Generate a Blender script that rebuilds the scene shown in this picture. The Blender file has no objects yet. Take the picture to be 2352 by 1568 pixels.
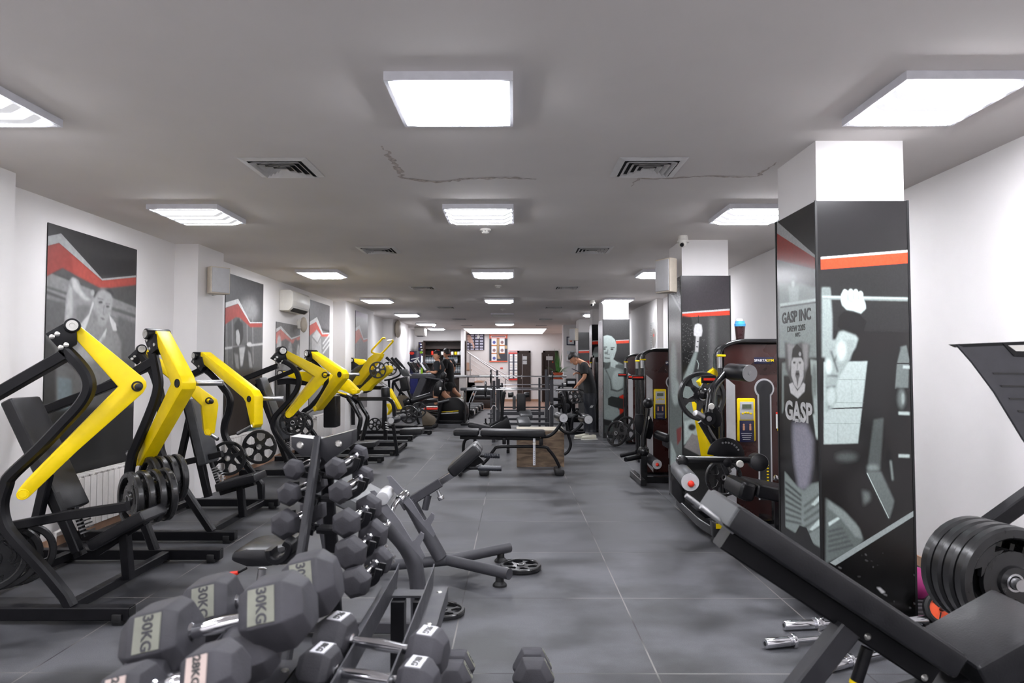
import bpy, bmesh, math, random
import numpy as np
from mathutils import Vector, Matrix, Euler
random.seed(7)
C = bpy.context.scene.collection
V = Vector
PI = math.pi

# ---------------------------------------------------------------- camera, world, exposure
CH = 1.46            # camera height
F = 1510.0           # focal length in pixels of a 2352 px wide frame
PITCH = math.atan((840 - 784) / F)
YAW = math.atan((1181 - 1176) / F)
cam_d = bpy.data.cameras.new('camera'); cam = bpy.data.objects.new('camera', cam_d); C.objects.link(cam)
cam.location = (0, 0, CH); cam.rotation_euler = (PI/2 + PITCH, 0, YAW)
cam_d.sensor_width = 36; cam_d.lens = 36 * F / 2352
cam_d.clip_start = 0.05; cam_d.clip_end = 100
cam_d.dof.use_dof = True; cam_d.dof.focus_distance = 6.5; cam_d.dof.aperture_fstop = 4.0
bpy.context.scene.camera = cam
sc = bpy.context.scene
sc.view_settings.view_transform = 'Standard'; sc.view_settings.look = 'None'
sc.view_settings.gamma = 1; sc.view_settings.use_curve_mapping = False
sc.view_settings.exposure = 0.68
LAMP = 24.0          # strength of the ceiling panels
w = bpy.data.worlds.new('world'); sc.world = w; w.use_nodes = True
w.node_tree.nodes['Background'].inputs[0].default_value = (0.8, 0.85, 1, 1)
w.node_tree.nodes['Background'].inputs[1].default_value = 0.05
try:
    sc.cycles.use_denoising = True
    sc.cycles.max_bounces = 8; sc.cycles.diffuse_bounces = 5
    sc.cycles.sample_clamp_indirect = 4.0
except Exception:
    pass

RM = Euler((PI/2 + PITCH, 0, YAW)).to_matrix()
O3 = V((0, 0, CH))
def ray(px, py): return RM @ V(((px - 1176) / F, (784 - py) / F, -1))
def PY(px, py, Y): d = ray(px, py); return O3 + d * (Y / d.y)
def PX(px, py, X): d = ray(px, py); return O3 + d * (X / d.x)
def PZ(px, py, Z): d = ray(px, py); return O3 + d * ((Z - CH) / d.z)
def PP(px, py, p0, n): d = ray(px, py); return O3 + d * ((V(p0) - O3).dot(V(n)) / d.dot(V(n)))
def YG(py, z=0.0): return PZ(1181, py, z).y
CROPS = {'A': (0, 700, 3.92), 'B': (0, 1050, 3.92), 'C': (400, 720, 3.92), 'D': (600, 760, 7.84), 'E': (640, 900, 7.84),
         'Z': (840, 800, 7.84), 'G': (1380, 760, 4.9), 'H': (1500, 960, 4.238), 'K': (1100, 840, 7.84), 'Q': (480, 960, 3.92),
         'R': (260, 1200, 3.92), 'S': (700, 1250, 3.92), 'T': (1700, 1150, 3.607), 'U': (1050, 720, 5.8725), 'W': (1020, 860, 4.9),
         'X': (750, 720, 5.8725), 'M': (1280, 780, 6.535), 'N': (0, 380, 3.92), 'F': (0, 0, 1.0)}
def cv(k, pts):
    ox, oy, s = CROPS[k]
    return [(ox + x / s, oy + y / s) for x, y in pts]
def TY(k, pts, Y): return [PY(x, y, Y) for x, y in cv(k, pts)]      # traced points set on a plane Y = const

# ---------------------------------------------------------------- materials
def srgb(r, g, b):
    f = lambda c: (c/255/12.92) if c/255 <= .04045 else ((c/255 + .055)/1.055)**2.4
    return (f(r), f(g), f(b))
MATS = {}
def mat(name, col, rough=.5, metal=0.0, var=.12, scale=18, bump=.0, bscale=None, emit=None, estr=0, coat=0, spec=.5, trans=0, ior=1.45):
    m = bpy.data.materials.new(name); m.use_nodes = True; nt = m.node_tree; N = nt.nodes; L = nt.links
    b = N['Principled BSDF']
    tc = N.new('ShaderNodeTexCoord'); no = N.new('ShaderNodeTexNoise'); no.inputs['Scale'].default_value = scale
    no.inputs['Detail'].default_value = 4
    L.new(tc.outputs['Object'], no.inputs['Vector'])
    mr = N.new('ShaderNodeMapRange'); mr.inputs[1].default_value = .3; mr.inputs[2].default_value = .7
    mr.inputs[3].default_value = 1 - var; mr.inputs[4].default_value = 1 + var
    L.new(no.outputs['Fac'], mr.inputs[0])
    vm = N.new('ShaderNodeVectorMath'); vm.operation = 'SCALE'; vm.inputs[0].default_value = col[:3]
    L.new(mr.outputs[0], vm.inputs['Scale']); L.new(vm.outputs[0], b.inputs['Base Color'])
    mr2 = N.new('ShaderNodeMapRange'); mr2.inputs[1].default_value = .3; mr2.inputs[2].default_value = .7
    mr2.inputs[3].default_value = max(0.02, rough - .06); mr2.inputs[4].default_value = min(1, rough + .06)
    L.new(no.outputs['Fac'], mr2.inputs[0]); L.new(mr2.outputs[0], b.inputs['Roughness'])
    b.inputs['Metallic'].default_value = metal; b.inputs['Specular IOR Level'].default_value = spec
    b.inputs['Coat Weight'].default_value = coat; b.inputs['Coat Roughness'].default_value = .15
    b.inputs['Transmission Weight'].default_value = trans; b.inputs['IOR'].default_value = ior
    if bump:
        n2 = N.new('ShaderNodeTexNoise'); n2.inputs['Scale'].default_value = bscale or 250; n2.inputs['Detail'].default_value = 3
        L.new(tc.outputs['Object'], n2.inputs['Vector'])
        bp = N.new('ShaderNodeBump'); bp.inputs['Strength'].default_value = bump; bp.inputs['Distance'].default_value = .002
        L.new(n2.outputs['Fac'], bp.inputs['Height']); L.new(bp.outputs[0], b.inputs['Normal'])
    if emit:
        b.inputs['Emission Color'].default_value = (*emit, 1); b.inputs['Emission Strength'].default_value = estr
    MATS[name] = m
    return m
BLK = mat('black_powder_coat', (.0065, .0065, .008), .36, var=.15, bump=.12, bscale=400, spec=.28)
BLG = mat('black_gloss', (.010, .010, .011), .18, coat=.3)
DGR = mat('charcoal_powder_coat', (.022, .022, .026), .45, bump=.2, bscale=350)
HLD = mat('holder_grey', (.15, .15, .165), .45, bump=.1)
GRY = mat('dark_grey_powder_coat', (.045, .045, .052), .48, bump=.2, bscale=350)
LEA = mat('black_leatherette', (.010, .010, .012), .34, var=.2, bump=.25, bscale=180)
LEM = mat('glare_grey_leatherette', (.04, .042, .046), .36, var=.2, bump=.25, bscale=180)  # black leatherette with the glare on it mixed into a greyer base colour
LEG = mat('grey_leatherette', (.075, .078, .082), .38, var=.2, bump=.2, bscale=180)
YEL = mat('yellow_powder_coat', srgb(246, 214, 0), .38, var=.04, bump=.08, bscale=400)
CHR = mat('chrome', (.75, .75, .78), .12, 1.0, var=.05)
STL = mat('brushed_steel', (.55, .55, .56), .33, 1.0, var=.1)
BLT = mat('zinc_bolt', (.62, .61, .58), .3, .9, var=.1)
RUB = mat('black_rubber', (.008, .008, .009), .55, var=.2, bump=.2)
RBG = mat('dusty_rubber', (.040, .039, .046), .62, var=.3, scale=9, bump=.35, bscale=220)
PLT = mat('plate_rubber', (.012, .012, .013), .3, var=.2, coat=.2)
WHT = mat('wall_paint', srgb(232, 229, 228), .75, var=.025, scale=2.2, bump=.05, bscale=60)
CEI = mat('ceiling_paint', srgb(232, 227, 224), .85, var=.05, scale=.9, bump=.05, bscale=40)
CRK = mat('cracked_plaster', srgb(196, 186, 180), .9, var=.35, scale=40, bump=.6, bscale=60)
PLW = mat('white_plastic', srgb(225, 222, 215), .4, var=.03)
CRM = mat('cream_plastic', srgb(200, 190, 175), .45, var=.05)
RAD = mat('radiator_enamel', srgb(222, 218, 215), .35, var=.04)
ALU = mat('aluminium_frame', srgb(222, 222, 228), .45, .1, var=.05)
SIL = mat('silver_cladding', (.42, .43, .44), .3, .9, var=.15, scale=5)
LGR = mat('light_grey_plastic', srgb(190, 190, 192), .45, var=.04)
MAR = mat('maroon_panel', (.040, .011, .009), .3, var=.05, scale=4, coat=.3)
RED = mat('red_plastic', srgb(230, 50, 30), .4)
ORG = mat('orange_plastic', srgb(225, 80, 35), .45)
PNK = mat('pink_rubber', srgb(175, 55, 125), .6, bump=.4, bscale=90)
DBR = mat('dark_brown_wood', (.030, .018, .014), .45, var=.25, scale=7)
SKN = mat('skin', srgb(205, 150, 118), .55, var=.06)
HAI = mat('dark_hair', (.012, .009, .008), .55, var=.3, scale=60, bump=.6, bscale=120)
TEE = mat('charcoal_cotton', (.022, .024, .028), .85, var=.15, bump=.3, bscale=150)
TEB = mat('black_cotton', (.010, .010, .011), .85, var=.15, bump=.3, bscale=150)
NYL = mat('dark_nylon', (.020, .022, .028), .35, var=.2, scale=30, bump=.5, bscale=30)
SHO = mat('white_shoe_knit', srgb(225, 222, 205), .7, var=.06, bump=.3)
TER = mat('terracotta', srgb(190, 85, 50), .7)
LEF = mat('plant_leaf', srgb(70, 120, 55), .5, var=.35, scale=30)
NVY = mat('navy_plastic', (.012, .013, .045), .35)
SCR = mat('screen_glass', (.01, .01, .012), .12)
SCW = mat('grey_sheen_screen', srgb(205, 208, 212), .25, var=.03)
WFL = mat('pale_laminate', srgb(205, 200, 196), .4, var=.05)
TAN = mat('tan_stone', srgb(170, 135, 110), .6, var=.1)
PAP = mat('white_paper', srgb(238, 238, 236), .7, var=.02)
GLS = mat('clear_plastic', (.75, .85, .92), .15, var=.02, trans=.75, ior=1.3)
CYN = mat('blue_plastic', srgb(70, 160, 225), .4)
LCD = mat('lcd_grey_green', srgb(95, 105, 85), .3)
BZE = mat('bronze_plastic', srgb(110, 100, 86), .4, .3, var=.08)
CLR = mat('lime_plastic', srgb(150, 200, 30), .4)
AQU = mat('signage_blue', srgb(34, 40, 104), .4, var=.2)

def stripes_mat():
    m = bpy.data.materials.new('plywood'); m.use_nodes = True; N = m.node_tree.nodes; L = m.node_tree.links; b = N['Principled BSDF']
    tc = N.new('ShaderNodeTexCoord'); mp = N.new('ShaderNodeMapping'); mp.inputs['Scale'].default_value = (2.2, 2.2, 9)
    no = N.new('ShaderNodeTexNoise'); no.inputs['Scale'].default_value = 2.2; no.inputs['Detail'].default_value = 7; no.inputs['Distortion'].default_value = .8
    cr = N.new('ShaderNodeValToRGB'); cr.color_ramp.elements[0].position = .35; cr.color_ramp.elements[1].position = .7
    cr.color_ramp.elements[0].color = (*srgb(98, 80, 64), 1); cr.color_ramp.elements[1].color = (*srgb(150, 128, 104), 1)
    L.new(tc.outputs['Object'], mp.inputs[0]); L.new(mp.outputs[0], no.inputs['Vector']); L.new(no.outputs['Fac'], cr.inputs[0])
    L.new(cr.outputs[0], b.inputs['Base Color']); b.inputs['Roughness'].default_value = .6
    return m
PLY = stripes_mat()

def panel_mat(name, strength, stripes):
    m = bpy.data.materials.new(name); m.use_nodes = True; N = m.node_tree.nodes; L = m.node_tree.links
    b = N['Principled BSDF']; b.inputs['Base Color'].default_value = (.8, .8, .8, 1)
    b.inputs['Emission Color'].default_value = (.93, .94, 1.0, 1)
    if stripes:
        tc = N.new('ShaderNodeTexCoord'); sp = N.new('ShaderNodeSeparateXYZ'); L.new(tc.outputs['Object'], sp.inputs[0])
        mu = N.new('ShaderNodeMath'); mu.operation = 'MULTIPLY'; mu.inputs[1].default_value = 2*PI*4/.57
        L.new(sp.outputs['Y'], mu.inputs[0])
        co = N.new('ShaderNodeMath'); co.operation = 'COSINE'; L.new(mu.outputs[0], co.inputs[0])
        mr = N.new('ShaderNodeMapRange'); mr.inputs[1].default_value = -1; mr.inputs[2].default_value = .25
        mr.inputs[3].default_value = strength * 3.0; mr.inputs[4].default_value = strength * .017
        L.new(co.outputs[0], mr.inputs[0]); L.new(mr.outputs[0], b.inputs['Emission Strength'])
    else:
        b.inputs['Emission Strength'].default_value = strength
    return m
EMI = panel_mat('panel_light', LAMP, False); EMS = panel_mat('tube_light', LAMP, True)
EML = panel_mat('dim_tube_light', LAMP*.72, True); EMR = panel_mat('bright_tube_light', LAMP*1.2, True)
SKY = panel_mat('stairwell_light', LAMP * .07, False)
UNL = mat('unlit_diffuser', srgb(235, 235, 230), .6, var=.02)

def floor_mat():
    m = bpy.data.materials.new('rubber_tiles'); m.use_nodes = True; N = m.node_tree.nodes; L = m.node_tree.links; b = N['Principled BSDF']
    tc = N.new('ShaderNodeTexCoord'); sp = N.new('ShaderNodeSeparateXYZ'); L.new(tc.outputs['Object'], sp.inputs[0])
    def line(axis, off, size, width):
        a = N.new('ShaderNodeMath'); a.operation = 'SUBTRACT'; L.new(sp.outputs[axis], a.inputs[0]); a.inputs[1].default_value = off
        d = N.new('ShaderNodeMath'); d.operation = 'DIVIDE'; L.new(a.outputs[0], d.inputs[0]); d.inputs[1].default_value = size
        r = N.new('ShaderNodeMath'); r.operation = 'ROUND'; L.new(d.outputs[0], r.inputs[0])
        s = N.new('ShaderNodeMath'); s.operation = 'SUBTRACT'; L.new(d.outputs[0], s.inputs[0]); L.new(r.outputs[0], s.inputs[1])
        ab = N.new('ShaderNodeMath'); ab.operation = 'ABSOLUTE'; L.new(s.outputs[0], ab.inputs[0])
        lt = N.new('ShaderNodeMath'); lt.operation = 'LESS_THAN'; L.new(ab.outputs[0], lt.inputs[0]); lt.inputs[1].default_value = width/size
        fl = N.new('ShaderNodeMath'); fl.operation = 'FLOOR'; L.new(d.outputs[0], fl.inputs[0])
        return lt, fl
    lx, fx = line('X', -.32, .998, .0042); ly, fy = line('Y', YG(1373), YG(1268) - YG(1373), .0050)
    # stains
    mp = N.new('ShaderNodeMapping'); mp.inputs['Scale'].default_value = (1.0, 1.3, 1); L.new(tc.outputs['Object'], mp.inputs[0])
    n1 = N.new('ShaderNodeTexNoise'); n1.inputs['Scale'].default_value = 1.9; n1.inputs['Detail'].default_value = 5; n1.inputs['Roughness'].default_value = .55
    L.new(mp.outputs[0], n1.inputs['Vector'])
    cr = N.new('ShaderNodeValToRGB'); e = cr.color_ramp.elements; e[0].position = .36; e[0].color = (.017, .0175, .020, 1); e[1].position = .60; e[1].color = (.082, .083, .091, 1)
    L.new(n1.outputs['Fac'], cr.inputs[0])
    n2 = N.new('ShaderNodeTexNoise'); n2.inputs['Scale'].default_value = 260; n2.inputs['Detail'].default_value = 2; L.new(tc.outputs['Object'], n2.inputs['Vector'])
    mr = N.new('ShaderNodeMapRange'); mr.inputs[1].default_value = .3; mr.inputs[2].default_value = .7; mr.inputs[3].default_value = .75; mr.inputs[4].default_value = 1.3
    L.new(n2.outputs['Fac'], mr.inputs[0])
    wn = N.new('ShaderNodeTexWhiteNoise'); wn.noise_dimensions = '2D'; cm = N.new('ShaderNodeCombineXYZ')
    L.new(fx.outputs[0], cm.inputs[0]); L.new(fy.outputs[0], cm.inputs[1]); L.new(cm.outputs[0], wn.inputs['Vector'])
    mr3 = N.new('ShaderNodeMapRange'); mr3.inputs[3].default_value = .85; mr3.inputs[4].default_value = 1.15; L.new(wn.outputs['Value'], mr3.inputs[0])
    mm = N.new('ShaderNodeMath'); mm.operation = 'MULTIPLY'; L.new(mr.outputs[0], mm.inputs[0]); L.new(mr3.outputs[0], mm.inputs[1])
    vm = N.new('ShaderNodeVectorMath'); vm.operation = 'SCALE'; L.new(cr.outputs[0], vm.inputs[0]); L.new(mm.outputs[0], vm.inputs['Scale'])
    mx = N.new('ShaderNodeMath'); mx.operation = 'MAXIMUM'; L.new(lx.outputs[0], mx.inputs[0])
    ls = N.new('ShaderNodeMath'); ls.operation = 'MULTIPLY'; ls.inputs[1].default_value = .75; L.new(ly.outputs[0], ls.inputs[0]); L.new(ls.outputs[0], mx.inputs[1])
    n3 = N.new('ShaderNodeTexNoise'); n3.inputs['Scale'].default_value = 1.3; L.new(tc.outputs['Object'], n3.inputs['Vector'])
    cs = N.new('ShaderNodeValToRGB'); cs.color_ramp.elements[0].position = .42; cs.color_ramp.elements[0].color = (.012, .012, .013, 1)
    cs.color_ramp.elements[1].position = .55; cs.color_ramp.elements[1].color = (.19, .18, .17, 1); L.new(n3.outputs['Fac'], cs.inputs[0])
    mix = N.new('ShaderNodeMixRGB'); L.new(mx.outputs[0], mix.inputs[0]); L.new(vm.outputs[0], mix.inputs[1]); L.new(cs.outputs[0], mix.inputs[2])
    L.new(mix.outputs[0], b.inputs['Base Color'])
    rr = N.new('ShaderNodeMapRange'); rr.inputs[1].default_value = .35; rr.inputs[2].default_value = .65; rr.inputs[3].default_value = .42; rr.inputs[4].default_value = .60
    L.new(n1.outputs['Fac'], rr.inputs[0]); L.new(rr.outputs[0], b.inputs['Roughness'])
    bp = N.new('ShaderNodeBump'); bp.inputs['Strength'].default_value = .25; bp.inputs['Distance'].default_value = .002
    L.new(n2.outputs['Fac'], bp.inputs['Height']); L.new(bp.outputs[0], b.inputs['Normal'])
    return m
FLR = floor_mat()
def tile_mat(name, c1, c2, size):
    m = bpy.data.materials.new(name); m.use_nodes = True; N = m.node_tree.nodes; L = m.node_tree.links; b = N['Principled BSDF']
    tc = N.new('ShaderNodeTexCoord'); br = N.new('ShaderNodeTexBrick'); br.offset = 0; br.inputs['Scale'].default_value = 1
    br.inputs['Brick Width'].default_value = size; br.inputs['Row Height'].default_value = size; br.inputs['Mortar Size'].default_value = .004
    br.inputs['Color1'].default_value = (*c1, 1); br.inputs['Color2'].default_value = (*c2, 1); br.inputs['Mortar'].default_value = (c1[0]*.6, c1[1]*.6, c1[2]*.6, 1)
    L.new(tc.outputs['Object'], br.inputs['Vector']); L.new(br.outputs[0], b.inputs['Base Color']); b.inputs['Roughness'].default_value = .4
    return m
BTL = tile_mat('brown_floor_tile', srgb(165, 130, 112), srgb(150, 118, 100), .4)

# ---------------------------------------------------------------- mesh builder
def fillet(pts, r, n=5):
    pts = [V(p) for p in pts]; out = [pts[0]]
    for i in range(1, len(pts) - 1):
        a, b, c = pts[i-1], pts[i], pts[i+1]
        d1 = (a - b); d2 = (c - b); t = min(r, d1.length * .48, d2.length * .48)
        p, q = b + d1.normalized() * t, b + d2.normalized() * t
        for k in range(n + 1):
            s = k / n; out.append((1-s)**2 * p + 2*s*(1-s) * b + s*s * q)
    out.append(pts[-1]); return out
def smooth(pts, n=5):
    P = [V(p) for p in pts]; P = [P[0]*2 - P[1]] + P + [P[-1]*2 - P[-2]]; out = []
    for i in range(1, len(P) - 2):
        a, b, c, d = P[i-1:i+3]
        for k in range(n):
            t = k / n
            out.append(.5*((2*b) + (c - a)*t + (2*a - 5*b + 4*c - d)*t*t + (3*b - a - 3*c + d)*t**3))
    out.append(P[-2]); return out

class MB:
    def __init__(s): s.bm = bmesh.new(); s.mats = []
    def mi(s, m):
        if m not in s.mats: s.mats.append(m)
        return s.mats.index(m)
    def _merge(s, bm2, m):
        i = s.mi(m)
        for f in bm2.faces: f.material_index = i
        me = bpy.data.meshes.new('tmp'); bm2.to_mesh(me); bm2.free(); s.bm.from_mesh(me); bpy.data.meshes.remove(me)
    def faces(s, vs, fs, m):
        i = s.mi(m); bv = [s.bm.verts.new(v) for v in vs]
        for f in fs:
            try: s.bm.faces.new([bv[k] for k in f]).material_index = i
            except ValueError: pass
    def box(s, c, size, m, rot=None, bev=0, seg=2):
        b = bmesh.new(); bmesh.ops.create_cube(b, size=1)
        bmesh.ops.scale(b, vec=size, verts=b.verts)
        if bev: bmesh.ops.bevel(b, geom=list(b.edges), offset=min(bev, min(size)*.49), segments=seg, affect='EDGES', profile=.5)
        if rot is not None: bmesh.ops.rotate(b, matrix=rot if isinstance(rot, Matrix) else Euler(rot).to_matrix(), verts=b.verts)
        bmesh.ops.translate(b, vec=c, verts=b.verts); s._merge(b, m); return s
    def box2(s, a, b, m, bev=0):
        a, b = V(a), V(b); return s.box((a+b)/2, [abs(x) for x in (b-a)], m, bev=bev)
    def sweep(s, pts, prof, m, side=None, cap=True, scales=None):
        """prof: list of (u, v) offsets; u along 'side', v along tangent x side"""
        pts = [V(p) for p in pts]; n = len(pts); np_ = len(prof); i = s.mi(m); rings = []
        T = []
        for k in range(n):
            t = (pts[min(k+1, n-1)] - pts[max(k-1, 0)])
            T.append(t.normalized() if t.length > 1e-9 else V((0, 0, 1)))
        if side is None:
            up = V((0, 0, 1)) if abs(T[0].z) < .9 else V((0, 1, 0)); u = T[0].cross(up).normalized()
        else: u = V(side).normalized()
        for k in range(n):
            t = T[k]
            if side is None: u = (u - t * u.dot(t)).normalized(); uu = u
            else: uu = (V(side) - t * V(side).dot(t)); uu = uu.normalized() if uu.length > 1e-6 else u
            vv = t.cross(uu).normalized()
            # mitre
            ms = 1.0
            if 0 < k < n-1:
                a = (pts[k] - pts[k-1]).normalized(); b = (pts[k+1] - pts[k]).normalized()
                ca = max(.35, a.dot(t)); ms = 1 / ca
            sc_ = scales[k] if scales else 1
            if isinstance(sc_, (tuple, list)): su, sv = sc_
            else: su = sv = sc_
            rings.append([s.bm.verts.new(pts[k] + uu * (p[0]*su) + vv * (p[1]*sv) * (ms if side is not None else 1)) for p in prof])
        for k in range(n-1):
            for j in range(np_):
                a, b = rings[k][j], rings[k][(j+1) % np_]; c, d = rings[k+1][(j+1) % np_], rings[k+1][j]
                try: s.bm.faces.new((a, b, c, d)).material_index = i
                except ValueError: pass
        if cap:
            for r in (rings[0], rings[-1]):
                try: s.bm.faces.new(r).material_index = i
                except ValueError: pass
        return s
    def beam(s, pts, w, h, m, side=(0, 1, 0), r=0, n=5, bev=.006):
        """rectangular tube, w along side, h in the plane of the path"""
        if r: pts = fillet(pts, r, n)
        a, b, c = w/2, h/2, min(bev, w*.3, h*.3)
        prof = [(-a, -b+c), (-a+c, -b), (a-c, -b), (a, -b+c), (a, b-c), (a-c, b), (-a+c, b), (-a, b-c)]
        return s.sweep(pts, prof, m, side)
    def tube(s, pts, r, m, seg=14, fil=0, scales=None, oval=1.0, side=None):
        if fil: pts = fillet(pts, fil, 6)
        prof = [(math.cos(2*PI*k/seg)*r, math.sin(2*PI*k/seg)*r*oval) for k in range(seg)]
        return s.sweep(pts, prof, m, side=side, scales=scales)
    def cyl(s, a, b, r, m, seg=24, r2=None, bev=0):
        a, b = V(a), V(b); d = (b - a); L = d.length; d.normalize()
        if bev:
            e = min(bev, r*.45, L*.45); pts = [a, a + d*e*.3, a + d*e, b - d*e, b - d*e*.3, b]; q = (r-e)/r
            return s.tube(pts, r, m, seg, scales=[q, q + (1-q)*.7, 1, 1, q + (1-q)*.7, q])
        return s.tube([a, b], r, m, seg, scales=[1, (r2/r if r2 else 1)])
    def prism(s, pts, vec, m, bev=0):
        pts = [V(p) for p in pts]; vec = V(vec); n = len(pts)
        b = bmesh.new(); lo = [b.verts.new(p) for p in pts]; hi = [b.verts.new(p + vec) for p in pts]
        b.faces.new(lo[::-1]); b.faces.new(hi)
        for k in range(n): b.faces.new((lo[k], lo[(k+1) % n], hi[(k+1) % n], hi[k]))
        bmesh.ops.recalc_face_normals(b, faces=b.faces)
        if bev: bmesh.ops.bevel(b, geom=list(b.edges), offset=bev, segments=2, affect='EDGES', profile=.5, clamp_overlap=True)
        s._merge(b, m); return s
    def lathe(s, prof, c, axis, m, seg=32):
        """prof: (r, h) points along axis from c"""
        c, ax = V(c), V(axis).normalized(); u = ax.cross(V((0, 0, 1)) if abs(ax.z) < .9 else V((1, 0, 0))).normalized(); v = ax.cross(u)
        i = s.mi(m); rings = []
        for r, h in prof:
            if r < 1e-6: rings.append([s.bm.verts.new(c + ax*h)])
            else: rings.append([s.bm.verts.new(c + ax*h + (u*math.cos(2*PI*k/seg) + v*math.sin(2*PI*k/seg))*r) for k in range(seg)])
        for a, b in zip(rings, rings[1:]):
            for k in range(seg):
                q = [a[k % len(a)], a[(k+1) % len(a)], b[(k+1) % len(b)], b[k % len(b)]]
                q2 = []
                for x in q:
                    if x not in q2: q2.append(x)
                if len(q2) > 2:
                    try: s.bm.faces.new(q2).material_index = i
                    except ValueError: pass
        return s
    def ball(s, c, r, m, seg=20, sc=(1, 1, 1), rot=None):
        b = bmesh.new(); bmesh.ops.create_uvsphere(b, u_segments=seg, v_segments=max(8, seg*2//3), radius=r)
        bmesh.ops.scale(b, vec=sc, verts=b.verts)
        if rot is not None: bmesh.ops.rotate(b, matrix=Euler(rot).to_matrix(), verts=b.verts)
        bmesh.ops.translate(b, vec=c, verts=b.verts); s._merge(b, m); return s
    def text(s, txt, size, m, mtx, depth=.002, align='CENTER', bold=0):
        cu = bpy.data.curves.new('t', 'FONT'); cu.body = txt; cu.size = size; cu.extrude = depth; cu.align_x = align; cu.align_y = 'CENTER'; cu.offset = bold
        cu.resolution_u = 3
        ob = bpy.data.objects.new('t', cu); me = bpy.data.meshes.new_from_object(ob)
        me.transform(mtx); b = bmesh.new(); b.from_mesh(me); s._merge(b, m)
        bpy.data.objects.remove(ob); bpy.data.curves.remove(cu); bpy.data.meshes.remove(me); return s
    def build(s, name, parent=None, loc=None, sm=35):
        bmesh.ops.recalc_face_normals(s.bm, faces=s.bm.faces)
        me = bpy.data.meshes.new(name)
        off = V((0, 0, 0))
        if parent is not None:
            p = parent
            while p is not None: off += p.location; p = p.parent
        elif loc is not None: off = V(loc)
        bmesh.ops.translate(s.bm, vec=-off, verts=s.bm.verts)
        s.bm.to_mesh(me); s.bm.free()
        for m in s.mats: me.materials.append(m)
        me.polygons.foreach_set('use_smooth', [True] * len(me.polygons))
        try: me.set_sharp_from_angle(angle=math.radians(sm))
        except Exception: pass
        o = bpy.data.objects.new(name, me); C.objects.link(o)
        if parent is not None: o.parent = parent
        elif loc is not None: o.location = loc
        return o
def frame_m(origin, xdir, zdir_up):
    """matrix for text: local x -> xdir, local y -> zdir_up"""
    x = V(xdir).normalized(); y = V(zdir_up).normalized(); z = x.cross(y)
    return Matrix(((x.x, y.x, z.x, origin[0]), (x.y, y.y, z.y, origin[1]), (x.z, y.z, z.z, origin[2]), (0, 0, 0, 1)))

def tag(o, label, cat, group=None, kind=None):
    if label: o['label'] = label
    if cat: o['category'] = cat
    if group: o['group'] = group
    if kind: o['kind'] = kind
    return o
def thing(name, label, cat, loc=(0, 0, 0), rz=0, group=None):
    o = bpy.data.objects.new(name, None); C.objects.link(o); o.location = loc; o.rotation_euler = (0, 0, rz)
    o.empty_display_size = .1
    return tag(o, label, cat, group)
KIDS = {}
def copy_tree(o, label=None, loc=None, rz=None, parent=None, group=None):
    c = o.copy(); C.objects.link(c)
    if parent is not None: c.parent = parent
    if label: c['label'] = label
    if group: c['group'] = group
    if loc is not None: c.location = loc
    if rz is not None: c.rotation_euler = (0, 0, rz)
    for ch in list(o.children): copy_tree(ch, parent=c)
    return c
def struct(name, mb): o = mb.build(name); o['kind'] = 'structure'; return o
def part(mb, name, parent, label=None, sm=35):
    o = mb.build(name, parent, sm=sm)
    if label: o['label'] = label
    return o

# ---------------------------------------------------------------- the room
ZC = CH + 1.34
XL, XP, XR = -3.73, -3.47, 2.97
FY = 22.2
struct('floor', MB().box2((XL-.3, -2.5, -.1), (XR+.3, FY, 0), FLR))
struct('floor', MB().box2((XL-.3, FY, -.1), (XR+.3, 27.6, 0), BTL))
ce = MB()
ce.box2((XL-.3, -2.5, ZC), (XR+.3, 27.6, ZC+.1), CEI)
def crack(mb, pts, wd):
    P = [PZ(x, y, ZC - .0015) for x, y in pts]; L_, R_ = [], []
    rnd = random.Random(3); Q = []
    for a, b in zip(P, P[1:]):
        n = max(2, int((b-a).length / .03))
        for k in range(n): Q.append(a.lerp(b, k/n))
    Q.append(P[-1])
    vs, fs = [], []
    for k, p in enumerate(Q):
        t = (Q[min(k+1, len(Q)-1)] - Q[max(0, k-1)]).normalized(); nrm = V((-t.y, t.x, 0)); j = (rnd.random()-.5)*wd*.9
        e = wd * (.35 + rnd.random()*.9) * (1 if 3 < k < len(Q)-4 else .3)
        vs += [p + nrm*(e/2 + j), p + nrm*(-e/2 + j)]
    for k in range(len(Q)-1): fs.append((2*k, 2*k+1, 2*k+3, 2*k+2))
    mb.faces(vs, fs, CRK)
crack(ce, [(872, 335), (892, 352), (915, 385), (925, 408), (945, 412), (1000, 417), (1060, 413), (1100, 409), (1160, 409), (1232, 411)], .045)
crack(ce, [(1452, 428), (1466, 408), (1500, 411), (1560, 408), (1620, 404), (1700, 406), (1740, 405), (1765, 385), (1785, 372)], .03)
struct('ceiling', ce)
def wl(a, b, x): return MB().box2((XL-.3, a, 0), (x, b, ZC), WHT)
struct('wall_left', wl(-2.5, 27.6, XL))
struct('wall_left_pier', wl(-2.5, 4.52, XP)); struct('wall_left_pier', wl(7.17, 7.80, XP))
struct('wall_left_pier', wl(13.5, 16.2, XP)); struct('wall_left_pier', wl(18.7, 21.5, XP))
struct('wall_right', MB().box2((XR, -2.5, 0), (XR+.3, 27.6, ZC), WHT))
struct('wall_right_pier', MB().box2((XR-.12, 13.1, 0), (XR, 16.0, ZC), WHT))
struct('wall_back', MB().box2((XL-.3, 27.2, 0), (XR+.3, 27.6, ZC), WHT))
struct('wall_front', MB().box2((XL-.3, -2.8, 0), (XR+.3, -2.5, ZC), WHT))
struct('wall_bar', MB().box2((-3.73, 24.6, 0), (-1.85, 24.9, ZC), WHT))
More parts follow.
